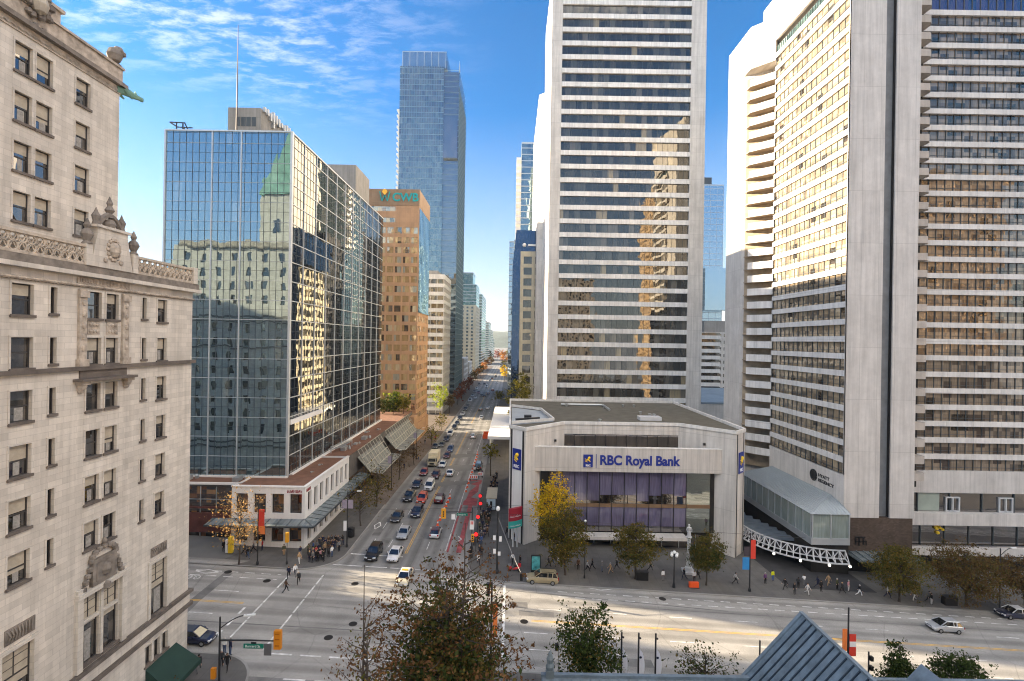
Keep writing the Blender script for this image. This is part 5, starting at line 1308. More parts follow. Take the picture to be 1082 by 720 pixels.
# curved white truss canopy over the driveway
def ctr(t): return V((41.6 + 18.5 * t, 89.5 - 12.2 * t + 3.4 * t * t * .6, 0))
mb = MB()
top, bot, out = [], [], []
for i in range(21):
    t = i / 20; a_ = t * PI * .5; x = 54.3 - 12.4 * math.cos(a_); y = 89.2 - 9.8 * math.sin(a_); z = 1.9 - .7 * math.sin(min(a_, PI / 2))
    top.append(V((x, y, z + .75))); bot.append(V((x, y, z - .55))); out.append(V((x - .9 * math.cos(a_), y - 1.0 * math.sin(a_) - .1, z - .95)))
for a, b in zip(top, top[1:]): mb.bar(a, b, .18)
for a, b in zip(bot, bot[1:]): mb.bar(a, b, .16)
for a, b in zip(out, out[1:]): mb.bar(a, b, .2)
for i in range(21):
    mb.bar(top[i], bot[i], .12); mb.bar(bot[i], out[i], .13); mb.bar(top[i], out[i], .09)
    if i < 20: mb.bar(top[i] if i % 2 else bot[i], bot[i + 1] if i % 2 else top[i + 1], .12)
tr = mb.build('truss', LTMET, HT)
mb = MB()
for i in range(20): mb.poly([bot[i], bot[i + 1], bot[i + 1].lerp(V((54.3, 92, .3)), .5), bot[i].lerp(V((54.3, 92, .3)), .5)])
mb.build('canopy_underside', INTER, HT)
mb = MB()
for i in range(8): t = i / 8; mb.obox((43.2 + .55 * i, 100 - i * 1.9, 1.2), (3.0, -.6, 0), (.25, .7, 0), (0, 0, .25))
mb.build('canopy_louvres', simple('canopy_steel_blue', (.17, .21, .25), .5, .3), HT)
mb = MB(); mb.box(56, 78.4, .55, 66, 82.0, .85)
for i in range(9): mb.bar((56.2 + i * 1.2, 78.3, .95), (56.6 + i * 1.2, 81.9, .95), .14)
mb.build('entrance_canopy', CANG, HT)
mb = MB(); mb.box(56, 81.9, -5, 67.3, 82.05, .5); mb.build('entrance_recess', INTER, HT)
mb = MB()
for i in (1, 5, 9, 13, 17, 20): mb.ball(out[i] + V((0, -.1, -.3)), .2, 8)
mb.build('globe_lights', simple('globe_lamp', (.9, .85, .75), .4, var=0, emit=1.2), HT)

# ================================================================== 8. slate-blue church roof at the foot of the picture
SLATE = simple('church_metal_roof', (.13, .175, .215), .5, .0, .28, 1.1); SEAMC = simple('church_seam', (.018, .032, .05), .6, .0, .1)
CHS = panel('church_sandstone', (.33, .28, .22), .8, .35, .8, .01, .85, .2, .5, .1)
CHU = thing('church', 'stone church with steep blue grey metal seam roof at the bottom right edge', 'church', (25, 30, gz(25, 40)))
rx, ry, rz = 25.15, 42.0, 12.05
mb = MB()
hw = 9.5; dzr = hw * math.tan(math.radians(48))
mb.poly([(rx, ry, rz), (rx - hw, ry, rz - dzr), (rx - hw, -14, rz - dzr), (rx, -14, rz)]); mb.poly([(rx, ry, rz), (rx, -14, rz), (rx + hw, -14, rz - dzr), (rx + hw, ry, rz - dzr)])
mb.build('nave_roof', SLATE, CHU)
mb = MB()
for i in range(1, 60):
    y = ry - .72 * i + .05 * math.sin(i * 2.7); mb.bar((rx - .02, y, rz + .04), (rx - hw, y, rz - dzr + .04), .09, .10)
    mb.bar((rx + .02, y, rz + .04), (rx + hw, y, rz - dzr + .04), .09, .10)
mb.build('roof_seams', SEAMC, CHU)
mb = MB(); mb.bar((rx, ry + .2, rz + .06), (rx, -14, rz + .06), .3, .16); mb.bar((rx, ry + .05, rz + .06), (rx - hw, ry + .05, rz - dzr + .06), .3, .2); mb.bar((rx, ry + .05, rz + .06), (rx + hw, ry + .05, rz - dzr + .06), .3, .2); mb.build('roof_trim', SLATE, CHU)
mb = MB(); mb.poly([(rx - hw, ry - .3, rz - dzr), (rx, ry - .3, rz - .1), (rx + hw, ry - .3, rz - dzr)][::-1]); mb.box(rx - hw + .2, -13, -4, rx + hw - .2, ry - .31, rz - dzr); mb.build('wall', CHS, CHU)
# low front range: its ridge runs along the cross street
zr = 6.75
mb = MB()
mb.poly([(3.0, 41.6, zr), (3.0, 37.0, zr - 4.2), (44, 37.0, zr - 4.2), (44, 41.6, zr)]); mb.poly([(3.0, 41.6, zr), (44, 41.6, zr), (44, 44.2, zr - 2.6), (3.0, 44.2, zr - 2.6)]); mb.poly([(3.0, 41.6, zr), (3.0, 44.2, zr - 2.6), (3.0, 37.0, zr - 4.2)])
mb.build('front_roof', SLATE, CHU)
mb = MB(); mb.bar((2.9, 41.6, zr + .05), (44, 41.6, zr + .05), .34, .22)
for i in range(52): x = 3.1 + i * .8; mb.bar((x, 41.55, zr + .02), (x, 37.0, zr - 4.17), .07, .08)
mb.build('front_roof_seams', SLATE, CHU)
mb = MB(); mb.box(3.2, 37.2, -4, 44, 44.0, zr - 4.25); mb.build('front_wall', CHS, CHU)
dq = at(983, 709, 40.5)
mb = MB(); mb.poly([(dq.x, 41.4, dq.z), (dq.x, 38, dq.z), (dq.x - 1.6, 38, dq.z - 1.7), (dq.x - 1.6, 41.4, dq.z - 1.7)]); mb.poly([(dq.x, 38, dq.z), (dq.x, 41.4, dq.z), (dq.x + 1.6, 41.4, dq.z - 1.7), (dq.x + 1.6, 38, dq.z - 1.7)]); mb.poly([(dq.x - 1.6, 41.4, dq.z - 1.7), (dq.x, 41.4, dq.z), (dq.x + 1.6, 41.4, dq.z - 1.7)])
mb.build('dormer', SLATE, CHU)
mb = MB(); q = at(581, 711, 41.6); mb.box(q.x - .32, 41.3, q.z - .3, q.x + .32, 41.9, q.z + .3); mb.lathe((q.x, 41.6, q.z + .3), [(.3, 0), (.36, .3), (.24, .55), (.30, .9), (.2, 1.15), (.16, 1.35), (.02, 1.6)], 8); mb.build('finial', simple('finial_lead', (.16, .2, .22), .6, .3), CHU)

# ================================================================== 9. buildings beyond the frame: some added to cast shadows, some mirrored in the glass
BEIGE = panel('beige_brick', (.56, .40, .24), 2, 3, .85, .01, .85, .1)
def off(name, label, x0, x1, y0, y1, zt, faces, mw=None, mg=None, fh=3.5):
    return grid_tower(name, label, x0, x1, y0, y1, zt, fh, 1.7, 1.5, 2.0, mw or BEIGE, mg or DARKG, zb=gz((x0 + x1) / 2, y0) - 2, faces=faces)
off('beige_hotel_block', 'tall beige brick block standing behind the viewer, seen mirrored in the white bank tower', 90, 116, -70, -36, 135, 'bl')
off('tan_apartment_block', 'tan brick apartment block behind the viewer, seen mirrored in the hotel tower windows', 150, 196, -60, -22, 104, 'bl')
off('brown_office_block', 'brown office slab beyond the right edge of the view', 20, 58, -110, -75, 80, 'bl', CONC)
off('added_grey_block', 'unseen grey block added beyond the left edge to shape the shadow on the cross street', -112, -101, 88.2, 120, 48, 'r', CONC)  # unseen, added so its edge bounds the sunlit strip of road
off('added_low_block', 'unseen low block added beyond the left edge to shade the junction', -112, -102, 79, 88, 20.5, 'r', CONC)  # unseen, height set so its shadow ends where the sunlit strip starts
off('added_back_row_block', 'unseen long block added behind the left row of towers to shade the street', -120, -78, 234, 430, 62, 'r', CONC)  # unseen, put in only to shade the far street
off('added_wide_block', 'unseen broad block added far off to the left to shade the near lanes', -230, -172, 20, 93.3, 68, 'r', CONC)  # unseen, added to shade the near lanes and the church roof
# ================================================================== trees
def surf(x, y):
    road = (NY < y < FY) or (LX < x < RX)
    return gz(x, y) + (0.0 if road else 0.142)

def rand_dir(r):
    while True:
        v = V((r.uniform(-1, 1), r.uniform(-1, 1), r.uniform(-1, 1)))
        if .05 < v.length < 1: return v.normalized()

def leaf_quad(mb, p, s, r, m=0):
    a = rand_dir(r); b = a.cross(rand_dir(r))
    if b.length < .1: b = a.orthogonal()
    b.normalize(); a = a * s; b = b * s * r.uniform(.45, .7)
    mb.poly([p - a, p - a * .1 + b, p + a, p + a * .1 - b], m)

def make_tree(name, label, loc, h, crown_z0, rad, mats, n_leaf, leaf_s, seed, trunk_r=.16, clump=.7, nlimb=14, cone=False, group=None, hollow=.35, twig=True, sub=None):
    """trunk with limbs that reach leaf clumps scattered through an uneven crown"""
    r = random.Random(seed)
    t = thing(name, label, 'tree', loc, r.uniform(0, 6.28), group, local=True)
    cz, hz = (crown_z0 + h) / 2, (h - crown_z0) / 2
    tips = []
    for i in range(nlimb * 3):
        d = rand_dir(r); q = (hollow + (1 - hollow) * r.random()) ** .5
        nn = .82 + .36 * mnoise.noise(d * 1.6 + V((seed * 3.1, 0, 0)))
        p = V((d.x * rad * q * nn, d.y * rad * q * nn, cz + d.z * hz * q * nn))
        if cone:
            f = max(.06, 1 - (p.z - crown_z0) / (h - crown_z0)) ** .8; p.x *= f * 1.25; p.y *= f * 1.25
        tips.append(p)
    mb = MB(); bend = V((r.uniform(-.15, .15), r.uniform(-.15, .15), 0))
    top = cz + hz * (.55 if not cone else .95)
    tr = [V((0, 0, -.1)), V((0, 0, .15)), V((0, 0, crown_z0 * .6)) + bend, V((0, 0, cz)) + bend * 1.6, V((0, 0, top)) + bend]
    mb.tube(tr, [trunk_r * 1.35, trunk_r, trunk_r * .8, trunk_r * .5, trunk_r * .12], 7)
    for p in tips[:nlimb * (2 if twig else 1)]:
        zs = max(crown_z0 * .75, min(top * .95, p.z - max(.4, .55 * math.hypot(p.x, p.y))))
        s = V((0, 0, zs)) + bend; m_ = s.lerp(p, .5) + V((r.uniform(-.2, .2), r.uniform(-.2, .2), .12 * rad))
        mb.tube([s, m_, p], [trunk_r * .38, trunk_r * .2, trunk_r * .06], 4, 0, False)
    mb.build('trunk', BARK, t)
    mb = MB(); sg = clump * rad * .28 + .1
    k = len(tips)
    subs = []
    for c in tips:
        for q in range(6): subs.append((c + V((r.gauss(0, sg), r.gauss(0, sg), r.gauss(0, sg * .75))), r.uniform(.22, .6) * sg, r.uniform(.6, 1.3)))
    for i in range(n_leaf):
        c, s1, fs_ = subs[r.randrange(len(subs))]
        g = V((r.gauss(0, s1), r.gauss(0, s1), r.gauss(0, s1 * .7)))
        leaf_quad(mb, c + g, leaf_s * fs_ * r.uniform(.55, 1.35), r)
    mb.build('crown', mats, t)
    if sub:
        n2, m2, zlim = sub; mb = MB()
        for i in range(n2):
            c = tips[r.randrange(k)]
            if (c.z - crown_z0) / (h - crown_z0) > zlim: continue
            leaf_quad(mb, c + V((r.gauss(0, sg), r.gauss(0, sg), r.gauss(0, sg * .7))), leaf_s * r.uniform(.6, 1.3), r)
        mb.build('turning_leaves', m2, t)
    return t

L_OLIVE = leaf('olive_leaves', [(.065, .075, .02), (.10, .092, .024), (.14, .10, .026), (.075, .085, .022), (.19, .12, .03)])
L_BROWN = leaf('brown_leaves', [(.11, .066, .028), (.15, .085, .034), (.085, .06, .028), (.125, .095, .035)])
L_YEL = leaf('yellow_leaves', [(.62, .40, .02), (.75, .52, .03), (.55, .30, .02), (.40, .34, .03)], .35)
L_GRN = leaf('green_leaves', [(.035, .055, .018), (.05, .075, .022), (.065, .085, .025), (.03, .045, .016)])
L_DKG = leaf('dark_green_leaves', [(.03, .048, .018), (.045, .066, .022), (.07, .075, .025), (.12, .085, .03)])
L_RUST = leaf('rust_leaves', [(.11, .055, .026), (.16, .08, .035), (.075, .042, .022), (.19, .105, .045)])
L_TAN = leaf('tan_leaves', [(.34, .20, .08), (.45, .28, .11), (.25, .15, .06), (.30, .22, .10)])
L_RED = leaf('red_leaves', [(.20, .05, .03), (.14, .035, .025), (.26, .08, .04)])
L_ORG = leaf('orange_leaves', [(.40, .16, .04), (.32, .12, .04), (.45, .24, .06)])
L_LIME = leaf('lime_leaves', [(.26, .32, .03), (.34, .38, .04), (.18, .24, .03)], .35)
L_YGR = leaf('yellow_green_leaves', [(.12, .12, .022), (.24, .20, .03), (.08, .09, .02), (.32, .26, .05), (.05, .06, .016)])

def street_tree(label, base, crown, mats, n, s, seed, **kw):
    """base and crown outline read off the photograph, turned into metres at the tree's own distance"""
    g = ground_at(*base); Y = g.y; x0, y0, x1, y1 = crown; k = Y / F
    z = surf(g.x, g.y); top = at((x0 + x1) / 2, y0, Y).z - z; bot = at((x0 + x1) / 2, y1, Y).z - z
    return make_tree(kw.pop('name', 'street_tree'), label, (g.x, g.y, z), top, max(.8, bot), (x1 - x0) / 2 * k, mats, n, s, seed, **kw)

street_tree('bright yellow autumn tree against the left end of the violet bank windows', (585, 592), (556, 503, 606, 566), L_YEL, 5200, .16, 11, sub=(3000, L_YGR, .35), trunk_r=.15, clump=.5, nlimb=28)
street_tree('olive brown round tree in front of the yellow tree, the widest before the bank', (597, 608.5), (570, 531, 625, 596), L_OLIVE, 12000, .125, 12, sub=(250, L_YEL, .5), trunk_r=.18, clump=.48, nlimb=34)
street_tree('olive round tree in front of the middle of the bank entrance canopy', (671, 613), (647, 548, 694, 603), L_OLIVE, 9000, .12, 13, sub=(2500, L_GRN, .4), trunk_r=.15, clump=.48, nlimb=34)
street_tree('small dark green tree beside the statue column by the right end of the bank', (746, 619.5), (727, 557, 764, 610), L_OLIVE, 6500, .115, 14, sub=(3500, L_GRN, .7), trunk_r=.14, clump=.48, nlimb=34)
street_tree('dense olive tree in front of the brown tiled foot of the hotel tower', (950, 637), (920, 571, 979, 628), L_OLIVE, 12000, .12, 15, trunk_r=.18, clump=.48, nlimb=34)
street_tree('widest brown tree before the lower windows of the hotel tower', (1021, 642), (984, 573, 1057, 634), L_BROWN, 12000, .12, 16, sub=(3500, L_OLIVE, .9), trunk_r=.2, clump=.48, nlimb=34)
street_tree('brown tree cut by the right edge of the photo', (1084, 648), (1056, 584, 1112, 634), L_BROWN, 9000, .12, 17, trunk_r=.18, clump=.48, nlimb=34)
street_tree('thin tan leaved tree on the pavement before the white shop', (252.5, 597), (226, 512, 278, 580), L_TAN, 1100, .14, 18, trunk_r=.13, clump=1.0, nlimb=22)
street_tree('half bare olive tree nearest the crossing on the left pavement', (381, 556.5), (362, 503, 400, 546), L_OLIVE, 620, .17, 19, trunk_r=.14, clump=.9, nlimb=22)
street_tree('half bare spreading olive tree, second along the left pavement', (398, 536), (383, 490, 418, 526), L_OLIVE, 680, .18, 20, trunk_r=.14, clump=.9, nlimb=22)
street_tree('almost leafless brown tree below the first sloping canopy', (421.5, 508), (409, 476, 434, 501), L_BROWN, 240, .17, 21, trunk_r=.12, nlimb=18)
street_tree('thin brown tree below the second sloping canopy', (437.5, 492), (427, 464, 449, 486), L_BROWN, 240, .2, 22, trunk_r=.12, nlimb=18)
street_tree('small yellow green tree standing by the far end of the second canopy', (456, 471), (448, 447, 465, 466), L_YGR, 420, .25, 23, trunk_r=.12)
street_tree('small olive tree on the left pavement before the far crosswalk', (466.5, 455), (460, 436, 475, 452), L_OLIVE, 380, .28, 24, trunk_r=.12)
# near side of the cross street
def near_tree(label, x, y, top, z0, rad, mats, n, s, seed, **kw):
    z = surf(x, y); return make_tree(kw.pop('name', 'street_tree'), label, (x, y, z), top - z, z0 - z, rad, mats, n, s, seed, **kw)
near_tree('green tree with some brown leaves left of the three white flags', 8.0, 48, 8.6, 2.2, 3.0, L_GRN, 5200, .15, 41, sub=(1200, L_OLIVE, .9), clump=.9)
near_tree('sparse low tree between the three flags and the church gable', 19.0, 47, 5.6, 2.6, 2.8, L_DKG, 1100, .13, 42, nlimb=20, clump=.8)
near_tree('narrow conical green tree right of the red banner pole', 37.0, 46.6, 6.9, .4, 1.8, L_GRN, 6000, .12, 43, cone=True, clump=.6, nlimb=26)
near_tree('round dark green tree by the small roof peak at bottom right', 42.2, 46.2, 6.9, .4, 2.3, L_GRN, 6500, .12, 44, clump=.6, nlimb=26)
near_tree('dark leafless shrub at the foot of the stone hotel', -29.8, 42.0, 5.0, 1.5, 2.6, L_BROWN, 60, .12, 45, nlimb=20)
# the big tree at the foot of the picture
bt_ = near_tree('big dark green and rust tree filling the foot of the picture', -3.4, 28, 21.6, 7.0, 5.2, L_DKG, 16000, .12, 46, name='broad_tree', cone=True, nlimb=60, clump=.55, sub=(5200, L_OLIVE, .95), trunk_r=.28)
r = random.Random(77); mb = MB(); mbt = MB(); mbg = MB()
for i in range(210):          # twigs that carry the thin rust coloured leaves outside and above the green core
    an = r.uniform(0, 6.28); z0 = r.uniform(9, 19.5); f = (1 - (z0 - 7) / 18)
    s = V((0, 0, z0)); L_ = r.uniform(1.6, 3.0) + 3.3 * f
    e = s + V((math.cos(an) * L_, math.sin(an) * L_, r.uniform(.5, 2.2)))
    m_ = s.lerp(e, .55) + V((0, 0, -.25)); mbt.tube([s, m_, e], [.05, .028, .01], 4, 0, False)
    cl_ = [(s.lerp(e, r.uniform(.35, 1.05)) + V((r.gauss(0, .28), r.gauss(0, .28), r.gauss(0, .2))), r.uniform(.08, .22)) for q in range(6)]
    for k in range(62):
        c, s1 = cl_[r.randrange(6)]; p = c + V((r.gauss(0, s1), r.gauss(0, s1), r.gauss(0, s1 * .7)))
        leaf_quad(mbg if math.hypot(p.x, p.y) < 2.9 + .5 * math.sin(p.z * 3) and r.random() < .8 else mb, p, r.uniform(.06, .14), r)
sp = V((1.3, 0, 0))
mbt.tube([V((.3, 0, 12)), sp + V((-.2, 0, 17)), sp + V((0, 0, 21)), sp + V((0, 0, 24.6))], [.12, .08, .05, .015], 5)
for i in range(26):
    z0 = r.uniform(17, 23.5); an = r.uniform(0, 6.28); L_ = r.uniform(.8, 2.2); e = sp + V((math.cos(an) * L_, math.sin(an) * L_, z0 + L_ * .8 - 0))
    mbt.tube([sp + V((0, 0, z0)), (sp + V((0, 0, z0))).lerp(e, .6) + V((0, 0, -.1)), e], [.03, .02, .006], 4, 0, False)
    for k in range(int(26 * (24 - z0) / 5)): leaf_quad(mb, e + V((r.gauss(0, .35), r.gauss(0, .35), r.gauss(0, .3))), r.uniform(.05, .11), r)
mb.build('rust_leaves', L_RUST, bt_); mbg.build('inner_leaves', leaf('mixed_leaves', [(.035, .05, .018), (.06, .07, .022), (.10, .085, .028), (.045, .06, .02), (.15, .09, .035)]), bt_); mbt.build('twigs', BARK, bt_)
b2 = near_tree('tall slender rust leaved tree left of the big tree at the bottom', -6.4, 22, 22.6, 12, 1.9, L_OLIVE, 700, .09, 47, name='slender_tree', cone=True, nlimb=26, clump=.6, trunk_r=.14)
mb, mbt = MB(), MB()
for i in range(95):
    an = r.uniform(0, 6.28); z0 = r.uniform(12, 22.5); L_ = r.uniform(.5, 1.1) + 1.5 * max(0, (22.5 - z0) / 9); s = V((0, 0, z0)); e = s + V((math.cos(an) * L_, math.sin(an) * L_, L_ * r.uniform(.5, .9)))
    mbt.tube([s, s.lerp(e, .5) + V((0, 0, -.08)), e], [.03, .018, .006], 4, 0, False)
    for k in range(int(12 + 20 * (22.5 - z0) / 6)): leaf_quad(mb, s.lerp(e, r.uniform(.4, 1.05)) + V((r.gauss(0, .14), r.gauss(0, .14), r.gauss(0, .12))), r.uniform(.04, .09), r)
mbt.tube([V((0, 0, 15)), V((.05, 0, 20)), V((.1, 0, 24.4))], [.07, .045, .012], 5)
mb.build('rust_leaves', L_RUST, b2); mbt.build('twigs', BARK, b2)
# garden on the podium deck
for i, (x, y, h, rd, m, lab) in enumerate(((-41, 158, 6.4, 3.2, L_DKG, 'dark evergreen bush at the left end of the podium garden'), (-37.6, 157.5, 6.8, 3.0, L_GRN, 'green bush in the middle of the podium garden'), (-34.6, 158.5, 7.0, 2.5, L_YGR, 'yellow green bush at the street end of the podium garden'), (-39, 162.5, 7.4, 3.0, L_LIME, 'lime coloured shrub behind the podium garden bushes'))):
    make_tree('garden_bush', lab, (x, y, 10.8), h, .3, rd, m, 1300, .26, 60 + i, trunk_r=.1, nlimb=8, group='bushes in the podium garden')
# along the street
def far_tree(label, x, y, h, rd, m, seed, n=520, s=.34, group=None, z0=.3): make_tree('street_tree', label, (x, y, gz(x, y) + .14), h, h * z0, rd, m, n, s, seed, trunk_r=.16, nlimb=9, twig=False, group=group)
far_tree('tall lime yellow tree beyond the striped office block', -29.5, 205, 17, 3.2, L_LIME, 71, 900)
far_tree('big yellow green tree behind the left corner of the bank roof', 2.6, 162, 24.5, 4.6, L_YGR, 72, 4200, .30)
far_tree('small yellow tree by the white market roof', -4.9, 126, 8.6, 2.2, L_YGR, 73, 420, .24, z0=.5)
gl_ = 'autumn trees far down the street'
seq = [(-29, 232, 9, L_BROWN, 'brown tree by the foot of the skyscraper'), (-28.5, 262, 9, L_RED, 'dark red tree just past the far crosswalk'), (-28.5, 285, 9.5, L_RED, 'second dark red tree past the far crosswalk'), (-29, 308, 10, L_RED, 'third dark red tree in front of the low grey shops'),
       (-28.6, 335, 10, L_RED, 'last dark red tree before the second crosswalk'), (-29, 372, 11, L_BROWN, 'brown tree past the second crosswalk'), (-28.5, 410, 12, L_ORG, 'first orange tree of the far left row'), (-28.5, 450, 13, L_GRN, 'green tree in front of the cream tower'), (-28.5, 500, 13, L_ORG, 'second orange tree of the far left row'),
       (-28, 560, 14, L_ORG, 'third orange tree of the far left row'), (-27, 640, 14, L_BROWN, 'most distant brown tree of the left row'), (-7, 260, 9, L_YGR, 'yellow tree at the right kerb below the teal tower'), (-6, 420, 13, L_YEL, 'golden tree at the right kerb in the distance'), (-7, 520, 15, L_YGR, 'yellow green tree on the right in the distance'),
       (-9, 640, 18, L_ORG, 'pale orange tree on the right near the vanishing point'), (-14, 760, 20, L_ORG, 'orange tree closing the view at the street end'), (-24, 820, 20, L_RED, 'red brown tree closing the view at the street end'), (-4, 820, 22, L_YGR, 'yellow green tree closing the view at the street end'), (-34, 720, 20, L_GRN, 'tall lime green tree at the far left row')]
for i, (x, y, h, m, lab) in enumerate(seq): far_tree(lab, x, y, h, h * .32, m, 80 + i, 420, .30 + y * .0007, gl_)

# ================================================================== vehicles
TYRE = simple('tyre_rubber', (.012, .012, .012), .8, var=0); RIM = simple('alloy_rim', (.35, .36, .37), .35, .7, 0)
CGL = glass('car_glass', [(0, (.012, .014, .016)), (.5, (.02, .022, .024)), (.8, (.035, .035, .034))], .7, .5, .06, (.85, .92, .95), .0, .01)
HEAD = simple('headlamp', (.75, .77, .78), .15, .2, 0); TAIL = simple('tail_lamp', (.30, .01, .012), .25, 0, 0); GRIL = simple('car_grille', (.015, .015, .016), .4, .2, 0)
PLATE = simple('number_plate', (.6, .62, .66), .5, 0, 0)
def paint(name, col, metal=.25):
    m = MATS.get(name)
    if m: return m
    m, nt, out = new_mat(name)
    b = nd(nt, 'ShaderNodeBsdfPrincipled', Roughness=.32, Metallic=metal); b.inputs['Coat Weight'].default_value = .6; b.inputs['Coat Roughness'].default_value = .06
    tc = nd(nt, 'ShaderNodeTexCoord'); no = nd(nt, 'ShaderNodeTexNoise', Scale=1.5, Detail=4.0); nt.links.new(tc.outputs['Object'], no.inputs['Vector'])
    rr_ = ramp(nt, [(.3, [c * .82 for c in col]), (.7, [min(1, c * 1.08) for c in col])]); nt.links.new(no.outputs['Fac'], rr_.inputs['Fac']); nt.links.new(rr_.outputs[0], b.inputs['Base Color'])
    nt.links.new(b.outputs[0], out.inputs[0]); MATS[name] = m; return m
PAINT = {k: paint('paint_' + k, c) for k, c in dict(black=(.012, .012, .014), white=(.78, .78, .77), silver=(.42, .44, .46), grey=(.10, .105, .11), navy=(.016, .022, .055), blue=(.03, .07, .18), red=(.20, .018, .02), maroon=(.085, .014, .016), orange=(.62, .07, .025), beige=(.40, .33, .20), cream=(.68, .60, .42), charcoal=(.035, .038, .042)).items()}
SPEC = {  # L, W, H, hood z, belt z, cabin bottom (y0,y1), cabin top (y0,y1)
    'sedan': (4.65, 1.83, 1.46, .82, .95, (-1.15, 1.65), (-.35, 1.0), .90),
    'hatch': (4.05, 1.76, 1.50, .84, .98, (-1.15, 1.85), (-.25, 1.45), .95),
    'suv': (4.65, 1.90, 1.70, .98, 1.10, (-1.15, 2.18), (-.35, 1.85), 1.08),
    'van': (5.1, 1.95, 1.95, 1.05, 1.18, (-1.75, 2.45), (-1.0, 2.3), 1.15),
    'pickup': (5.5, 1.95, 1.80, 1.02, 1.15, (-1.15, 1.0), (-.45, .75), 1.08)}
def make_car(kind, detail=True):
    Ln, W, H, zh, zb_, cb_, ct_, ztr = SPEC[kind]
    hw, hl = W / 2, Ln / 2
    t = thing({'sedan': 'sedan_car', 'hatch': 'hatchback_car', 'suv': 'sport_utility_car', 'van': 'passenger_van', 'pickup': 'pickup_truck'}[kind], 'car', 'car', (0, 0, 0), 0, None, True)
    st = [(-hl, .38, .55, .74), (-hl + .10, .26, zh - .18, .86), (-hl + .45, .22, zh - .06, .95), (cb_[0] - .1, .22, zh, 1.0), (cb_[0] + .3, .22, zb_, 1.0), (cb_[1] - .5, .22, zb_, 1.0)]
    if kind == 'pickup': st += [(cb_[1] + .05, .24, zb_, 1.0), (hl - .12, .26, zb_ - .02, .99), (hl, .40, zb_ - .12, .95)]
    else: st += [(max(cb_[1], hl - .55) if kind in ('sedan',) else hl - .3, .24, ztr, .98), (hl - .1, .28, ztr - .06, .92), (hl, .42, ztr - .28, .84)]
    mb = MB(); vs = []; n = 11
    for (y, zl, zt_, wf) in st:
        w_ = hw * wf
        half = [(w_ * .82, zl), (w_ * .97, zl + .10), (w_, zl + (zt_ - zl) * .55), (w_ * .95, zt_ - .08), (w_ * .84, zt_), (0, zt_ + .035)]
        ring = half + [(-a, b) for a, b in reversed(half[:-1])]
        vs += [(a, y, b) for a, b in ring]
    n = 11; fs = []
    for i in range(len(st) - 1):
        for k in range(n):
            k2 = (k + 1) % n; fs.append((i * n + k, i * n + k2, (i + 1) * n + k2, (i + 1) * n + k))
    fs.append(tuple(range(n - 1, -1, -1))); fs.append(tuple((len(st) - 1) * n + k for k in range(n)))
    mb.mesh(vs, [tuple(reversed(f)) for f in fs]); 
    mb.build('body', PAINT['grey'], t, smooth=False)
    wb_, wt_ = hw * .86, hw * .68; z0, z1 = zb_ - .03, H
    B = [(-wb_, cb_[0], z0), (wb_, cb_[0], z0), (wb_, cb_[1], z0), (-wb_, cb_[1], z0)]; T = [(-wt_, ct_[0], z1 - .05), (wt_, ct_[0], z1 - .05), (wt_, ct_[1], z1 - .05), (-wt_, ct_[1], z1 - .05)]
    mb = MB(); mb.mesh(B + T, [(0, 1, 5, 4), (1, 2, 6, 5), (2, 3, 7, 6), (3, 0, 4, 7), (4, 5, 6, 7)]); mb.build('windows', CGL, t)
    mb = MB(); mb.mesh([(-wt_ - .02, ct_[0] - .04, z1 - .06), (wt_ + .02, ct_[0] - .04, z1 - .06), (wt_ + .02, ct_[1] + .04, z1 - .06), (-wt_ - .02, ct_[1] + .04, z1 - .06), (-wt_ * .86, ct_[0] + .15, z1), (wt_ * .86, ct_[0] + .15, z1), (wt_ * .86, ct_[1] - .12, z1), (-wt_ * .86, ct_[1] - .12, z1)],
                       [(0, 1, 5, 4), (1, 2, 6, 5), (2, 3, 7, 6), (3, 0, 4, 7), (4, 5, 6, 7), (3, 2, 1, 0)])
    for i in range(4): mb.bar(B[i], T[i], .09, .07)
    ym = (ct_[0] + ct_[1]) / 2
    for s in (-1, 1):
        mb.bar((s * wb_, ym, z0), (s * wt_, ym, z1 - .05), .09, .06)
        if kind in ('suv', 'van', 'hatch'): mb.bar((s * wb_, ct_[1] - .45, z0), (s * wt_, ct_[1] - .4, z1 - .05), .12, .06)
    mb.build('roof', PAINT['grey'], t)
    wr = .34 if kind in ('suv', 'pickup', 'van') else .31
    for yy in (-hl + .85, hl - .85):
        for s in (-1, 1):
            mb = MB(); pr = [(wr * .62, -.11), (wr * .96, -.11), (wr, -.07), (wr, .07), (wr * .96, .11), (wr * .62, .11)]
            vs2 = []
            for rr_, q in pr:
                for k in range(14): vs2.append((s * (hw - .10) + q, yy + rr_ * math.cos(k * PI / 7), wr + rr_ * math.sin(k * PI / 7)))
            mb.mesh(vs2, [(i * 14 + k, i * 14 + (k + 1) % 14, (i + 1) * 14 + (k + 1) % 14, (i + 1) * 14 + k) for i in range(5) for k in range(14)])
            wl = mb.build('wheel', TYRE, t)
            mb = MB(); mb.poly([(s * (hw - .01), yy + wr * .64 * math.cos(k * PI / 6), wr + wr * .64 * math.sin(k * PI / 6)) for k in range(12)][::s]); mb.poly([(s * (hw - .19), yy + wr * .64 * math.cos(k * PI / 6), wr + wr * .64 * math.sin(k * PI / 6)) for k in range(12)][::-s]); mb.build('rim', RIM, wl)
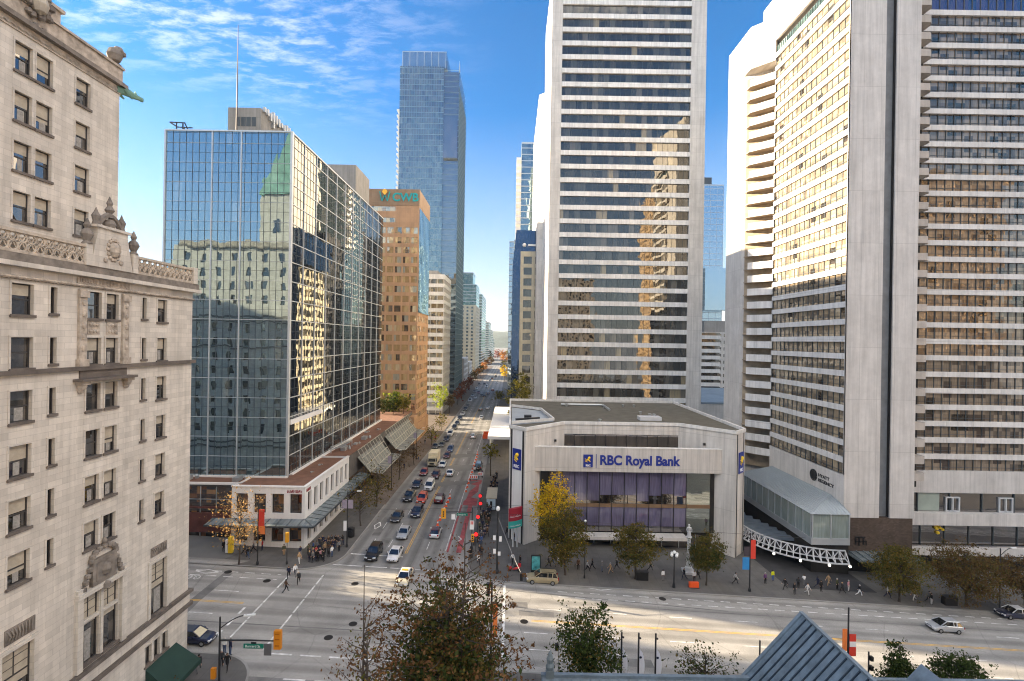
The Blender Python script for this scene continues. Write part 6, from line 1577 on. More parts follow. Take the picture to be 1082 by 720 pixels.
    for s in (-1, 1):
        mb = MB(); mb.obox((s * hw * .66, -hl + .12, zh - .26), (.20, .05 * s, 0), (0, .09, .02), (0, -.02, .085)); mb.build('headlight', HEAD, t)
        mb = MB(); mb.obox((s * hw * .74, hl - .05, ztr - .20 if kind != 'pickup' else zb_ - .2), (.13, 0, 0), (0, .06, 0), (0, 0, .12 if kind in ('sedan', 'hatch') else .2)); mb.build('taillight', TAIL, t)
        mb = MB(); mb.box(s * (hw - .02), cb_[0] + .45, zb_ - .04, s * (hw + .17), cb_[0] + .60, zb_ + .13); mb.build('mirror', PAINT['grey'], t)
    mb = MB(); mb.box(-hw * .42, -hl - .015, .42, hw * .42, -hl + .1, zh - .22); mb.box(-hw * .7, -hl + .01, .28, hw * .7, -hl + .2, .40); mb.build('grille', GRIL, t)
    mb = MB(); mb.box(-.26, -hl - .03, .45, .26, -hl - .016, .57); mb.build('number_plate', PLATE, t); mb = MB(); mb.box(-.26, hl + .002, .62, .26, hl + .02, .76); mb.build('number_plate', PLATE, t)
    mb = MB()
    if kind == 'pickup': mb.box(-hw * .8, 1.1, zb_ + .005, hw * .8, hl - .15, zb_ + .04); mb.build('load_bed', BLACK, t)
    if kind == 'suv':
        for s in (-1, 1): mb.bar((s * wt_ * .9, ct_[0] + .2, H + .04), (s * wt_ * .9, ct_[1] - .2, H + .04), .05)
        mb.build('roof_rails', GRIL, t)
    return t
CARS = {}
def ground_rot(x, y, rz):
    e = .5; n = V((-(gz(x + e, y) - gz(x - e, y)) / (2 * e), -(gz(x, y + e) - gz(x, y - e)) / (2 * e), 1)).normalized()
    q = V((0, 0, 1)).rotation_difference(n).to_matrix() @ Matrix.Rotation(rz, 3, 'Z'); return q.to_euler()
def place_car(kind, col, px, py, rz, label, group=None, roof=None, Yoff=0.0, pos=None):
    """px,py: where the tyres at the end of the car nearest us meet the road"""
    if pos: x, y = pos
    else:
        g = ground_at(px, py); hl = SPEC[kind][0] / 2 if kind in SPEC else 3.6
        x, y = g.x, g.y + hl * abs(math.cos(rz)) * .85 + .9 * abs(math.sin(rz)) + Yoff
    z = gz(x, y) + .006
    if kind not in CARS: o = CARS[kind] = make_car(kind); o.location = (x, y, z); o.rotation_euler = ground_rot(x, y, rz); o['label'] = label
    else: o = dup(CARS[kind], (x, y, z), 0, label, None, ground_rot(x, y, rz))
    if group: o['group'] = group
    elif 'group' in o: del o['group']
    o['category'] = {'van': 'van', 'pickup': 'pickup'}.get(kind, 'car')
    for ch in o.children:
        if ch.name.split('.')[0] in ('body', 'roof', 'mirror'):
            ch.material_slots[0].link = 'OBJECT'; ch.material_slots[0].material = PAINT[roof if roof and ch.name.startswith('roof') else col]
    return o
G1, G2 = 'cars queueing towards the crossing', 'cars driving away down the street'
place_car('suv', 'black', 391, 594, 0, 'black sport utility car at the stop line beside the white sedan', G1)
place_car('sedan', 'white', 414, 595, 0, 'white sedan first at the stop line next to the yellow centre line', G1)
place_car('sedan', 'silver', 424, 571, 0, 'silver sedan right behind the white sedan at the stop line', G1)
place_car('sedan', 'charcoal', 417, 553, 0, 'dark sedan with bright headlights, second in the kerb side queue', G1)
place_car('suv', 'navy', 438.5, 548, 0, 'dark blue sport utility car in front of the orange red one', G1)
place_car('suv', 'orange', 444, 533, 0, 'bright orange red car in the queue', G1)
place_car('pickup', 'charcoal', 430, 531, 0, 'long dark grey pickup left of the orange red car', G1)
place_car('sedan', 'navy', 439, 516.5, 0, 'dark blue sedan left of the white van', G1)
place_car('van', 'white', 452, 519.5, 0, 'white passenger van behind the orange red car', G1)
place_car('hatch', 'red', 446.5, 503.5, 0, 'red hatchback just ahead of the cream lorry', G1)
place_car('suv', 'maroon', 459, 507, 0, 'dark maroon car behind the white van', G1)
place_car('sedan', 'white', 466.5, 495, 0, 'white sedan right of the cream lorry', G1)
place_car('hatch', 'maroon', 471.5, 485, 0, 'maroon hatchback between the white sedan and the blue car', G1)
place_car('suv', 'blue', 475, 478.5, 0, 'blue car beyond the maroon hatchback by the centre line', G1)
place_car('sedan', 'grey', 466, 473, 0, 'grey sedan just behind the cream lorry', G1)
place_car('suv', 'navy', 471, 467, 0, 'navy car second behind the cream lorry', G1)
place_car('van', 'white', 475, 461.5, 0, 'white van in the farther part of the queue', G1)
far_q = [(479.5, 454.5, 'suv', 'black'), (482.5, 449.5, 'sedan', 'charcoal'), (485.5, 444.5, 'suv', 'black'), (488.5, 439.5, 'sedan', 'white'), (491.5, 434.5, 'suv', 'charcoal'), (494, 430.5, 'sedan', 'black'), (496.5, 425, 'van', 'white'), (499, 419.5, 'sedan', 'silver'), (501, 415.5, 'suv', 'grey'), (503.5, 411.5, 'sedan', 'white'), (506, 407.5, 'suv', 'black')]
nm_ = {'suv': 'sport utility car', 'sedan': 'sedan', 'van': 'van'}
ord_ = ['nearest', 'second', 'third', 'fourth', 'fifth', 'sixth', 'seventh', 'eighth', 'ninth', 'tenth', 'farthest']
for i, (px, py, k, c_) in enumerate(far_q): place_car(k, c_, px, py, 0, f'{c_} {nm_[k]}, {ord_[i]} of the small queue behind the far white van', 'cars of the distant queue')
place_car('suv', 'maroon', 463, 533, PI, 'dark red car seen from behind, alone right of the centre line', G2)
place_car('hatch', 'white', 458.5, 570, PI, 'white hatchback seen from behind driving away near the hanging traffic signal', G2, roof='maroon')
place_car('sedan', 'white', 474.5, 504, PI, 'white sedan seen from behind past the maroon queue car', G2)
place_car('suv', 'white', 499.5, 464, PI, 'white car seen from behind near the orange barriers', G2)
place_car('sedan', 'silver', 508.5, 443.5, PI, 'silver sedan seen from behind before the far crosswalk', G2)
place_car('suv', 'black', 507.5, 434.5, PI, 'black car seen from behind before the far crosswalk', G2)
place_car('sedan', 'charcoal', 512, 420, PI, 'dark sedan seen from behind beyond the far crosswalk', G2)
place_car('suv', 'red', 520.5, 413.5, PI, 'small red car seen from behind beyond the far crosswalk', G2)
place_car('sedan', 'silver', 514, 406, PI, 'distant silver sedan seen from behind', G2)
place_car('suv', 'charcoal', 520, 401, PI, 'most distant dark car seen from behind', G2)
for i, (x, y, k, c_, f_) in enumerate(((-21.2, 292, 'sedan', 'white', 0), (-18.2, 305, 'suv', 'black', 0), (-21.3, 322, 'sedan', 'red', 0), (-18.0, 362, 'van', 'white', 0), (-21.1, 385, 'sedan', 'charcoal', 0), (-18.1, 420, 'suv', 'silver', 0), (-11.8, 250, 'sedan', 'white', PI), (-14.8, 318, 'suv', 'blue', PI), (-11.9, 395, 'sedan', 'white', PI), (-14.9, 470, 'suv', 'black', PI))):
    place_car(k, c_, 0, 0, f_, f'tiny distant {c_} {nm_[k]} ' + ('coming towards us' if f_ == 0 else 'driving away') + [' nearest past the far crosswalk', ' beside the dark red trees', ' beside the dark red trees', ' near the second crosswalk', ' past the second crosswalk', ' farthest from us', ' just past the far crosswalk', ' level with the low grey shops', ' past the second crosswalk', ' farthest of all'][i], 'tiny distant cars', pos=(x, y))
place_car('suv', 'beige', 573, 618.5, -PI / 2, 'beige estate style car turning past the bank corner, facing left', roof='beige')
place_car('hatch', 'silver', 1004, 670.5, -PI / 2, 'silver hatchback driving left along the shaded cross street')
place_car('sedan', 'navy', 1079, 656, -PI / 2, 'navy taxi with white roof cut by the right edge', roof='white')
place_car('sedan', 'navy', 198, 683, PI / 2, 'dark blue sedan poking out from behind the stone hotel corner')
tx = place_car('sedan', 'cream', 424, 621, 0, 'cream taxi crossing the junction behind the tree tops', roof='white')
mb = MB(); mb.box(-.45, -.1, 1.46, .45, .12, 1.62); mb.build('taxi_sign', YEL, tx)
place_car('sedan', 'grey', 432, 446, 0, 'grey parked sedan tucked at the left kerb by the canopies', 'parked cars', pos=(-24.0, 158))
# cream box lorry in the queue
def lorry(x, y, label):
    t = thing('box_lorry', label, 'lorry', (x, y, gz(x, y) + .006), 0, None, True)
    mb = MB(); mb.prism([(-1.1, -3.6), (1.1, -3.6), (1.18, -3.3), (1.18, -1.6), (-1.18, -1.6), (-1.18, -3.3)], .45, 1.55); mb.prism([(-1.02, -3.4), (1.02, -3.4), (1.12, -1.6), (-1.12, -1.6)], 2.3, 2.62)
    for s in (-1, 1): mb.bar((s * 1.08, -3.5, 1.5), (s * .98, -3.25, 2.4), .12)
    mb.box(-1.12, -1.75, 1.5, 1.12, -1.62, 2.4); mb.build('cab', PAINT['cream'], t)
    mb = MB(); mb.mesh([(-1.06, -3.5, 1.5), (1.06, -3.5, 1.5), (.96, -3.28, 2.35), (-.96, -3.28, 2.35), (-1.1, -1.76, 1.5), (1.1, -1.76, 1.5), (1.05, -1.76, 2.35), (-1.05, -1.76, 2.35)], [(0, 1, 2, 3), (1, 5, 6, 2), (4, 0, 3, 7)]); mb.build('windows', CGL, t)
    mb = MB(); mb.box(-1.25, -1.5, .85, 1.25, 3.8, 3.35); mb.build('cargo_box', paint('paint_box', (.72, .64, .45), 0), t)
    mb = MB(); mb.box(-.5, -1.5, .5, .5, 3.7, .84); mb.box(-1.05, -3.68, .4, 1.05, -3.55, .62); mb.build('chassis', GRIL, t)
    for yy in (-2.7, 1.9, 2.9):
        for s in (-1, 1):
            mb = MB(); mb.tube([(s * .85, yy, .45), (s * 1.16, yy, .45)], .45, 14); w_ = mb.build('wheel', TYRE, t); mb = MB(); mb.tube([(s * 1.161, yy, .45), (s * 1.18, yy, .45)], .25, 10); mb.build('rim', RIM, w_)
    for s in (-1, 1):
        mb = MB(); mb.box(s * .7, -3.63, .75, s * 1.0, -3.58, .98); mb.build('headlight', HEAD, t); mb = MB(); mb.box(s * 1.2, -3.2, 1.5, s * 1.42, -3.1, 2.1); mb.build('mirror', BLACK, t)
    mb = MB(); mb.box(-.6, -3.64, .8, .6, -3.58, 1.25); mb.build('grille', GRIL, t)
    return t
g = ground_at(451.5, 493.5); lorry(-21.1, g.y + 3.2, 'cream box lorry facing us in the kerb side queue')
# dark van with hazard stripes in the works area
place_car('van', 'charcoal', 506.5, 496, PI, 'dark works van parked between the orange cones and the kerb', pos=(-8.5, 133))
# ================================================================== people
SKIN = [simple('skin_light', (.50, .31, .22), .6, var=0), simple('skin_tan', (.34, .20, .13), .6, var=0), simple('skin_dark', (.13, .075, .05), .6, var=0)]
HAIRM = [simple('hair_dark', (.015, .011, .009), .6, var=0), simple('hair_brown', (.07, .04, .02), .6, var=0), simple('hair_fair', (.32, .21, .10), .6, var=0), simple('hair_grey', (.35, .34, .33), .6, var=0)]
CLOTH = {k: simple('cloth_' + k, c, .9, var=.12, scale=6) for k, c in dict(black=(.012, .012, .013), charcoal=(.035, .036, .04), navy=(.015, .02, .05), grey=(.16, .16, .165), pale=(.55, .54, .52), white=(.75, .75, .74), brown=(.10, .055, .03), tan=(.36, .24, .13), red=(.34, .025, .03), blue=(.05, .10, .26), denim=(.06, .09, .16), olive=(.07, .075, .04), pink=(.55, .28, .30), yellow=(.62, .66, .02), orange=(.75, .16, .02), purple=(.12, .05, .14)).items()}
SHOE = simple('shoe_leather', (.015, .013, .012), .6, var=0)
def J(*a): return V(a)
def skeleton(pose):
    """joints of a 1.72 m figure facing -Y: name -> (position, radius)"""
    sw, arm, lean = pose
    hipz = .90; f = sw
    j = {'pelvis': (J(0, 0, .94), .125), 'waist': (J(0, -lean * .3, 1.10), .115), 'chest': (J(0, -lean * .7, 1.32), .14), 'neck': (J(0, -lean, 1.47), .055),
         'head': (J(0, -lean - .02, 1.58), .092), 'crown': (J(0, -lean - .01, 1.66), .078)}
    for s, nm in ((-1, 'l'), (1, 'r')):
        k = f * s
        knee = J(s * .10, -.02 - k * .20 - .05 * abs(f), .50); ank = J(s * .10, -k * .34 + (.18 * abs(f) if k < 0 else 0), .09 + (.06 * abs(f) if k < 0 else 0))
        j['hip' + nm] = (J(s * .095, 0, hipz), .098); j['knee' + nm] = (knee, .062); j['ankle' + nm] = (ank, .042); j['toe' + nm] = (ank + J(s * .02, -.17, -.055), .036)
        sh = J(s * .19, -lean * .8, 1.40)
        j['shoulder' + nm] = (sh, .066)
        if arm == 'phone' and s > 0: el, wr = sh + J(s * .05, -.05, -.27), sh + J(-s * .04, -.26, -.20)
        elif arm == 'pocket': el, wr = sh + J(s * .10, .08, -.26), sh + J(s * .01, -.04, -.45)
        elif arm == 'up' and s > 0: el, wr = sh + J(s * .14, -.18, -.08), sh + J(s * .12, -.30, .14)
        elif arm == 'fold': el, wr = sh + J(s * .06, -.10, -.26), sh + J(-s * .12, -.24, -.18)
        else: el, wr = sh + J(s * .05, k * .13 + .02, -.28), sh + J(s * .05, k * .26 - .04, -.51)
        d = (wr - el).normalized()
        j['elbow' + nm] = (el, .047); j['wrist' + nm] = (wr, .032); j['hand' + nm] = (wr + d * .09, .036); j['tip' + nm] = (wr + d * .17 + J(0, -.02, 0), .016); j['thumb' + nm] = (wr + d * .08 + J(-s * .035, -.05, 0), .013)
    return j
BONES = [('pelvis', 'waist', 1), ('waist', 'chest', 1), ('chest', 'neck', 1), ('neck', 'head', 0), ('head', 'crown', 0)]
for nm in 'lr': BONES += [('pelvis', 'hip' + nm, 2), ('hip' + nm, 'knee' + nm, 2), ('knee' + nm, 'ankle' + nm, 2), ('ankle' + nm, 'toe' + nm, 3), ('chest', 'shoulder' + nm, 1), ('shoulder' + nm, 'elbow' + nm, 1), ('elbow' + nm, 'wrist' + nm, 1), ('wrist' + nm, 'hand' + nm, 0), ('hand' + nm, 'tip' + nm, 0), ('hand' + nm, 'thumb' + nm, 0)]
def body_mesh(pose):
    j = skeleton(pose); names = list(j); idx = {n_: i for i, n_ in enumerate(names)}
    me = bpy.data.meshes.new('figure'); me.from_pydata([j[n_][0] for n_ in names], [(idx[a], idx[b]) for a, b, c in BONES], [])
    ob = bpy.data.objects.new('figure', me); C.objects.link(ob)
    md = ob.modifiers.new('skin', 'SKIN'); md.use_smooth_shade = True
    sk_ = me.skin_vertices[0].data
    for n_, i in idx.items():
        rr_ = j[n_][1]; rr_ = rr_ * (1.14 if n_[:4] not in ('hand', 'tipl', 'tipr', 'thum') else 1); sk_[i].radius = (rr_ * (1.25 if n_ in ('chest', 'pelvis', 'waist') else 1), rr_ * (.82 if n_ in ('chest', 'waist') else 1))
    sk_[idx['pelvis']].use_root = True
    ss = ob.modifiers.new('sub', 'SUBSURF'); ss.levels = 1; ss.render_levels = 1
    dg = bpy.context.evaluated_depsgraph_get(); out = bpy.data.meshes.new_from_object(ob.evaluated_get(dg)); bpy.data.objects.remove(ob)
    out.name = 'body'; out.materials.clear()
    for m_ in (SKIN[0], CLOTH['black'], CLOTH['navy'], SHOE): out.materials.append(m_)
    seg = [(j[a][0], j[b][0], c) for a, b, c in BONES]
    for p in out.polygons:
        c_, best, bi = p.center, 9, 1
        for a, b, k in seg:
            ab = b - a; t_ = max(0, min(1, (c_ - a).dot(ab) / ab.length_squared)); d_ = (c_ - a - ab * t_).length
            if d_ < best: best, bi = d_, k
        if bi == 1 and c_.z < .93 and abs(c_.x) < .2: bi = 2
        p.material_index = bi
    hx = j['head'][0]
    hm = MB(); vs, fs = [], []
    for a in range(7):
        for b in range(12):
            th = a / 6 * PI * .56; ph = b * PI / 6; vs.append((hx.x + .108 * math.sin(th) * math.cos(ph), hx.y + .018 + .118 * math.sin(th) * math.sin(ph), hx.z + .045 + .118 * math.cos(th) - (.05 if math.sin(ph) > 0 and a == 6 else 0)))
    for a in range(6):
        for b in range(12): fs.append((a * 12 + b, (a + 1) * 12 + b, (a + 1) * 12 + (b + 1) % 12, a * 12 + (b + 1) % 12))
    hm.mesh(vs, fs)
    fm = MB(); y = hx.y
    fm.mesh([(hx.x - .012, y - .088, hx.z - .01), (hx.x + .012, y - .088, hx.z - .01), (hx.x, y - .115, hx.z - .022), (hx.x, y - .09, hx.z + .03)], [(0, 1, 2), (1, 3, 2), (3, 0, 2)], 0)
    for s in (-1, 1): fm.box(s * .032 - .012, y - .094, hx.z + .018, s * .032 + .012, y - .084, hx.z + .03, 1); fm.box(s * .092 - .008, y - .01, hx.z - .02, s * .092 + .008, y + .025, hx.z + .03, 0)
    fm.box(-.022, y - .092, hx.z - .052, .022, y - .082, hx.z - .044, 2)
    return out, hm, fm
POSES = [((0, 'down', 0)), ((1.0, 'down', .03)), ((-1.0, 'down', .04)), ((.15, 'pocket', .01)), ((0, 'phone', .03)), ((.7, 'pocket', .02)), ((-.6, 'up', .02)), ((.1, 'fold', .0))]
LIP = simple('lips', (.25, .10, .08), .6, var=0)
PROT = {}
def person_proto(i):
    if i in PROT: return PROT[i]
    me, hm, fm = body_mesh(POSES[i])
    hair = hm.build('hair', HAIRM[0], None, None, True); face = fm.build('face', [SKIN[0], HAIRM[0], LIP])
    PROT[i] = (me, hair.data, face.data); bpy.data.objects.remove(hair); bpy.data.objects.remove(face); return PROT[i]
def person(px, py, rz, top, legs, label, pose=0, group=None, skin=0, hair=0, pos=None, h=1.0, lift=0.0):
    if pos: x, y = pos
    else: g = ground_at(px, py); x, y = g.x, g.y
    me, hd, fd = person_proto(pose)
    t = thing('person', label, 'person', (x, y, surf(x, y) + lift), rz, group, local=True); t.scale = (h, h, h)
    for nm, d, ms in (('body', me, (SKIN[skin], CLOTH[top], CLOTH[legs], SHOE)), ('hair', hd, (HAIRM[hair],)), ('face', fd, (SKIN[skin], HAIRM[0], LIP))):
        o = bpy.data.objects.new(nm, d); C.objects.link(o); o.parent = t
        for i, m_ in enumerate(ms): o.material_slots[i].link = 'OBJECT'; o.material_slots[i].material = m_
    return t
def bag(px_person, top, label, dx=.28, h=.75):
    x, y, z = px_person.location; mb = MB(); mb.box(-.16, -.08, 0, .16, .08, .30); mb.tube([(-.08, 0, .3), (-.06, 0, .42), (.06, 0, .42), (.08, 0, .3)], .012, 5, 0, False)
    o = mb.build('shopping_bag', CLOTH[top]); o.location = (x + dx, y, z + h - .42); tag(o, label, 'bag')
rp = random.Random(99)
dark = ['black', 'charcoal', 'navy', 'black', 'grey', 'brown', 'olive']; lg_ = ['black', 'navy', 'denim', 'charcoal', 'black']
# dense crowd waiting at the corner by the white shop
cw_ = 'crowd waiting at the corner by the white shop'
special = {4: ('pink', 'black', 'person in a pale pink jacket in the middle of the corner crowd'), 9: ('red', 'black', 'person in a red coat inside the corner crowd'), 13: ('white', 'denim', 'person in a white top at the front of the corner crowd'), 17: ('tan', 'black', 'person in a tan coat in the corner crowd'), 21: ('blue', 'black', 'person in a blue jacket at the right end of the corner crowd')}
k = 0
for row, (y0, xs_, xe_) in enumerate(((594, 326, 344), (590.5, 325, 352), (586, 324, 360), (582, 327, 362), (578.5, 336, 363))):
    n_ = 7
    for i in range(n_):
        px = xs_ + (xe_ - xs_) * (i + .5) / n_ + rp.uniform(-1.4, 1.4); py = y0 + rp.uniform(-1.5, 1.5) - (px - 340) * .13
        tp, lg, lb = special.get(k, (rp.choice(dark), rp.choice(lg_), 'person in dark clothes standing in the dense crowd at the corner kerb'))
        person(px, py, rp.uniform(-.9, 1.3), tp, lg, lb, rp.choice((0, 3, 4, 7, 0)), cw_, rp.choice((0, 0, 1, 2)), rp.randrange(3), h=rp.uniform(.92, 1.06)); k += 1
# people crossing and on the left
P_ = [(302, 626, 2.4, 'brown', 'black', 'person in a brown coat alone on the left crosswalk', 1), (315.5, 617, .3, 'charcoal', 'black', 'person in dark grey walking on the crosswalk line nearest us of the trio', 2), (312, 609, .3, 'white', 'grey', 'person in white and grey stepping off the kerb into the crosswalk', 1), (305, 611, .3, 'navy', 'black', 'person in navy stepping off the kerb left of the one in white', 2),
      (236, 584, 1.2, 'black', 'black', 'person in black at the dark podium entrance left of the thin tree', 0), (258, 587.5, 1.4, 'charcoal', 'black', 'person in dark clothes right of the thin tree trunk', 1), (262, 591, 1.2, 'black', 'denim', 'person in black and jeans walking just before the traffic pole', 2), (268, 585, -1.3, 'grey', 'black', 'person in grey under the glass canopy by the display windows', 1), (277, 583, -1.3, 'red', 'navy', 'person in red under the glass canopy beside the orange flag', 3),
      (300, 588, .4, 'olive', 'tan', 'person in olive and tan standing alone before the shop corner', 0), (317, 590, .8, 'navy', 'grey', 'person in navy walking between the shop corner and crowd', 1), (316, 597, .8, 'tan', 'pale', 'person in pale trousers behind the crossing trio', 2),
      (237, 692, 2.9, 'white', 'denim', 'person in white and jeans waiting at the near left kerb', 0), (243, 694, 2.6, 'navy', 'denim', 'person in navy and jeans waiting at the near left kerb', 4), (240, 709.5, .2, 'black', 'black', 'person all in black on the near left corner pavement', 1), (210, 711, .5, 'charcoal', 'grey', 'person in charcoal by the green awning of the hotel', 2), (234, 706, .1, 'charcoal', 'black', 'person behind the traffic mast at the bottom left corner', 0)]
for a in P_: person(*a[:6], pose=a[6], skin=rp.choice((0, 0, 1)), hair=rp.randrange(4))
# busy right hand corner and pavement along the bank
qn = 'queue of people along the pavement left of the bank'
P_ = [(496.5, 592, .2, 'black', 'black', 'person in black at the very edge of the right corner kerb', 3), (498, 588, 2.9, 'charcoal', 'black', 'person in charcoal just behind the kerb edge at right corner', 0), (505.5, 598, .3, 'white', 'black', 'person in a white top walking off the right corner', 1), (506.5, 588, .1, 'charcoal', 'navy', 'person in charcoal behind the one in white at right corner', 0), (509, 590, .1, 'black', 'charcoal', 'stout person in black beside the right corner signal pole', 7), (517.5, 596.5, .4, 'black', 'charcoal', 'person in black striding alone left of the tall lamp pole', 5),
      (501, 578, 3.0, 'navy', 'black', 'person in navy under the red round light nearest us', 0), (508.5, 577, .2, 'blue', 'denim', 'person in blue beside the red round light nearest us', 0), (505, 574, .5, 'red', 'black', 'person in red below the red round light nearest us', 4), (535.5, 567, 1.8, 'black', 'black', 'person in black walking past the bank corner panel', 2), (543, 574, 1.0, 'charcoal', 'denim', 'person in charcoal at the foot of the red and teal sign', 0), (541.5, 597, .4, 'white', 'black', 'person in a white top and black trousers by the red scooter', 2), (549.5, 599, -1, 'black', 'navy', 'person in black leaning over the red scooter', 0)]
for a in P_: person(*a[:6], pose=a[6], skin=rp.choice((0, 0, 1)), hair=rp.randrange(4))
for i in range(62):
    py = 506 + 70 * (i / 62) + rp.uniform(-2, 2); px = 523 - 14 * ((py - 508) / 66) + rp.choice((-1, 0, 0, 1)) * 3.2 + rp.uniform(-2.6, 2.6)
    person(px, py, rp.choice((0, 3.14, .4, 2.8)) + rp.uniform(-.4, .4), rp.choice(dark), rp.choice(lg_), 'person in dark clothes in the stream of walkers beside the bank', rp.choice((0, 1, 2, 3, 5, 4)), qn, rp.choice((0, 0, 1)), rp.randrange(4), h=rp.uniform(.93, 1.06))
# along the front of the bank and of the hotel tower
P_ = [(579.5, 600.5, 1.5, 'charcoal', 'black', 'person in charcoal left of the widest olive tree trunk', 1), (584, 599, -1.5, 'tan', 'denim', 'person in tan left of the widest olive tree trunk', 2), (590, 600.5, 1.4, 'white', 'grey', 'person in white and grey just left of the olive tree trunk', 1), (611, 603, 0, 'brown', 'black', 'person in brown right of the widest olive tree', 0), (620.5, 605, 1.4, 'pale', 'black', 'person in a pale top striding in black trousers before the bank', 1), (626, 603, -1.5, 'black', 'black', 'person in black passing the one with a pale top', 2), (636, 605.5, 1.2, 'grey', 'denim', 'person in grey and jeans before the bank canopy left end', 0),
      (645, 607.5, -1.4, 'tan', 'tan', 'person all in tan walking before the bank canopy', 1), (652, 603, -1.5, 'charcoal', 'black', 'person in charcoal carrying on behind the one in tan', 2), (687, 604, 1.5, 'tan', 'black', 'person in tan by the bank entrance right of the middle tree', 1), (700.5, 615, .3, 'white', 'grey', 'person in white and grey between the middle tree and globe lamp', 0), (723, 613.5, -1.2, 'black', 'navy', 'person in black under the statue column', 2), (733.5, 616, 0, 'white', 'charcoal', 'worker in white behind the orange barrier by the statue', 0), (737, 613, 1.2, 'black', 'black', 'person in black half behind the small dark tree', 1), (777, 618, 1.5, 'pale', 'black', 'person with a pale top crossing the plain pavement right of the bank', 1), (671, 611, 1.5, 'black', 'black', 'person in black beside the trunk of the middle tree', 0),
      (816.5, 615, .2, 'yellow', 'blue', 'worker in bright yellow hi-vis jacket on the hotel driveway', 0), (808.5, 618, .2, 'purple', 'black', 'person in purple left of the yellow hi-vis worker', 0), (829.5, 624, -1.4, 'black', 'black', 'person in black walking left across the driveway mouth', 1), (839.5, 629, .2, 'black', 'charcoal', 'person in black at the kerb of the driveway', 0), (843.5, 623, 2.2, 'charcoal', 'black', 'person in charcoal in the driveway group', 3), (849.5, 620, 2.9, 'white', 'grey', 'person in a white top at the back of the driveway group', 7), (853, 629.5, .4, 'pale', 'pale', 'person in pale clothes at the front of the driveway group', 2), (864, 622, 1.4, 'navy', 'navy', 'person in navy behind the long dark coat by the driveway', 1), (867.5, 626, .1, 'black', 'black', 'person in a long dark coat right of the driveway group', 0),
      (875.5, 620, -1.2, 'tan', 'tan', 'person in beige in front of the hotel entrance recess', 1), (884.5, 624, .4, 'olive', 'black', 'person in olive in front of the hotel entrance', 0), (890, 628.5, -1.4, 'charcoal', 'black', 'person in charcoal walking before the hotel entrance', 2), (896.5, 626, .6, 'pink', 'pale', 'person in pink before the hotel entrance', 0), (908, 631, 1.1, 'black', 'white', 'person in black with pale trousers left of the dense olive tree', 1), (938, 633, 1.4, 'white', 'navy', 'person in white left of the dense olive tree trunk', 2), (966, 636, -1.4, 'tan', 'pale', 'person in tan right of the dense olive tree', 1), (981.5, 638, 1.4, 'grey', 'black', 'person in grey and black striding left of the widest brown tree', 2), (984, 640, 1.4, 'black', 'pale', 'person in black with pale shoes beside the widest brown tree', 0)]
for a in P_: person(*a[:6], pose=a[6], skin=rp.choice((0, 0, 1, 2)), hair=rp.randrange(4))
# on the left pavement further along
for i, (px, py, tp) in enumerate(((455, 483, 'white'), (449, 470, 'black'), (427, 497, 'navy'), (460, 466, 'red'), (410, 520, 'charcoal'), (442, 487, 'tan'))):
    person(px, py, rp.choice((0, 3.1)), tp, rp.choice(lg_), f'person in {tp} walking on the left pavement under the street canopies', rp.choice((1, 2)))
# workers between the barriers
for i, (px, py, tp, lg) in enumerate(((501.5, 500, 'white', 'navy'), (505.5, 499, 'black', 'black'), (509.5, 504, 'purple', 'navy'))):
    person(px, py, .3 * i, tp, lg, f'roadworks person in {tp} among the barriers before the works van', 3)

# ================================================================== street furniture
SIGY = simple('signal_yellow', (.72, .33, .02), .5, var=.05); SIGO = simple('signal_orange', (.62, .22, .01), .5, var=.05); SGREEN = simple('street_sign_green', (.0, .16, .11), .5, var=0)
REDL = simple('red_signal_lamp', (1.0, .02, .02), .4, var=0, emit=.35); LAMP = simple('lamp_glass', (.75, .76, .74), .3, var=0); REDB = simple('banner_red', (.60, .05, .03), .8, var=.1); ORB = simple('banner_orange', (.72, .20, .05), .8, var=.1); BLB = simple('banner_blue', (.03, .22, .52), .8, var=.1); BARO = simple('barrier_orange', (.80, .10, .02), .6, var=.1)
def signal_head(mb_h, p, w=.36, h=1.05, d=.3, face=-1):
    mb_h.box(p.x - w / 2, p.y - d / 2, p.z - h / 2, p.x + w / 2, p.y + d / 2, p.z + h / 2)
def mast(label, x, y, h, arm=None, arm_z=5.9, lampdir=None, sign=None, name='traffic_signal', r=.11):
    z = surf(x, y); t = thing(name, label, 'traffic light' if name == 'traffic_signal' else 'street lamp', (x, y, z))
    mb = MB(); mb.tube([(x, y, z - .1), (x, y, z + .5), (x, y, z + h)], [r * 1.35, r, r * .72], 8); mb.lathe((x, y, z), [(r * 2.2, 0), (r * 2.1, .3), (r * 1.3, .5)], 8); mb.build('pole', DARKM, t)
    if arm:
        mb = MB(); mb.tube([(x, y, arm_z), (x + arm * .5, y, arm_z + .05), (x + arm, y, arm_z)], [r * .8, r * .7, r * .5], 6); mb.build('arm', DARKM, t)
    if lampdir:
        mb = MB(); dx, dy = lampdir; q = [V((x + dx * s, y + dy * s, z + h - 1.1 + 1.1 * math.sin(s * PI / 2))) for s in (0, .25, .5, .75, 1)]; mb.tube(q, .05, 6); mb.build('lamp_arm', DARKM, t)
        mb = MB(); mb.obox(q[-1] + V((dx * .12, dy * .12, -.03)), V((dx, dy, 0)) * .22, V((-dy, dx, 0)).normalized() * .12, (0, 0, .06)); mb.build('lamp_head', LAMP, t)
    return t
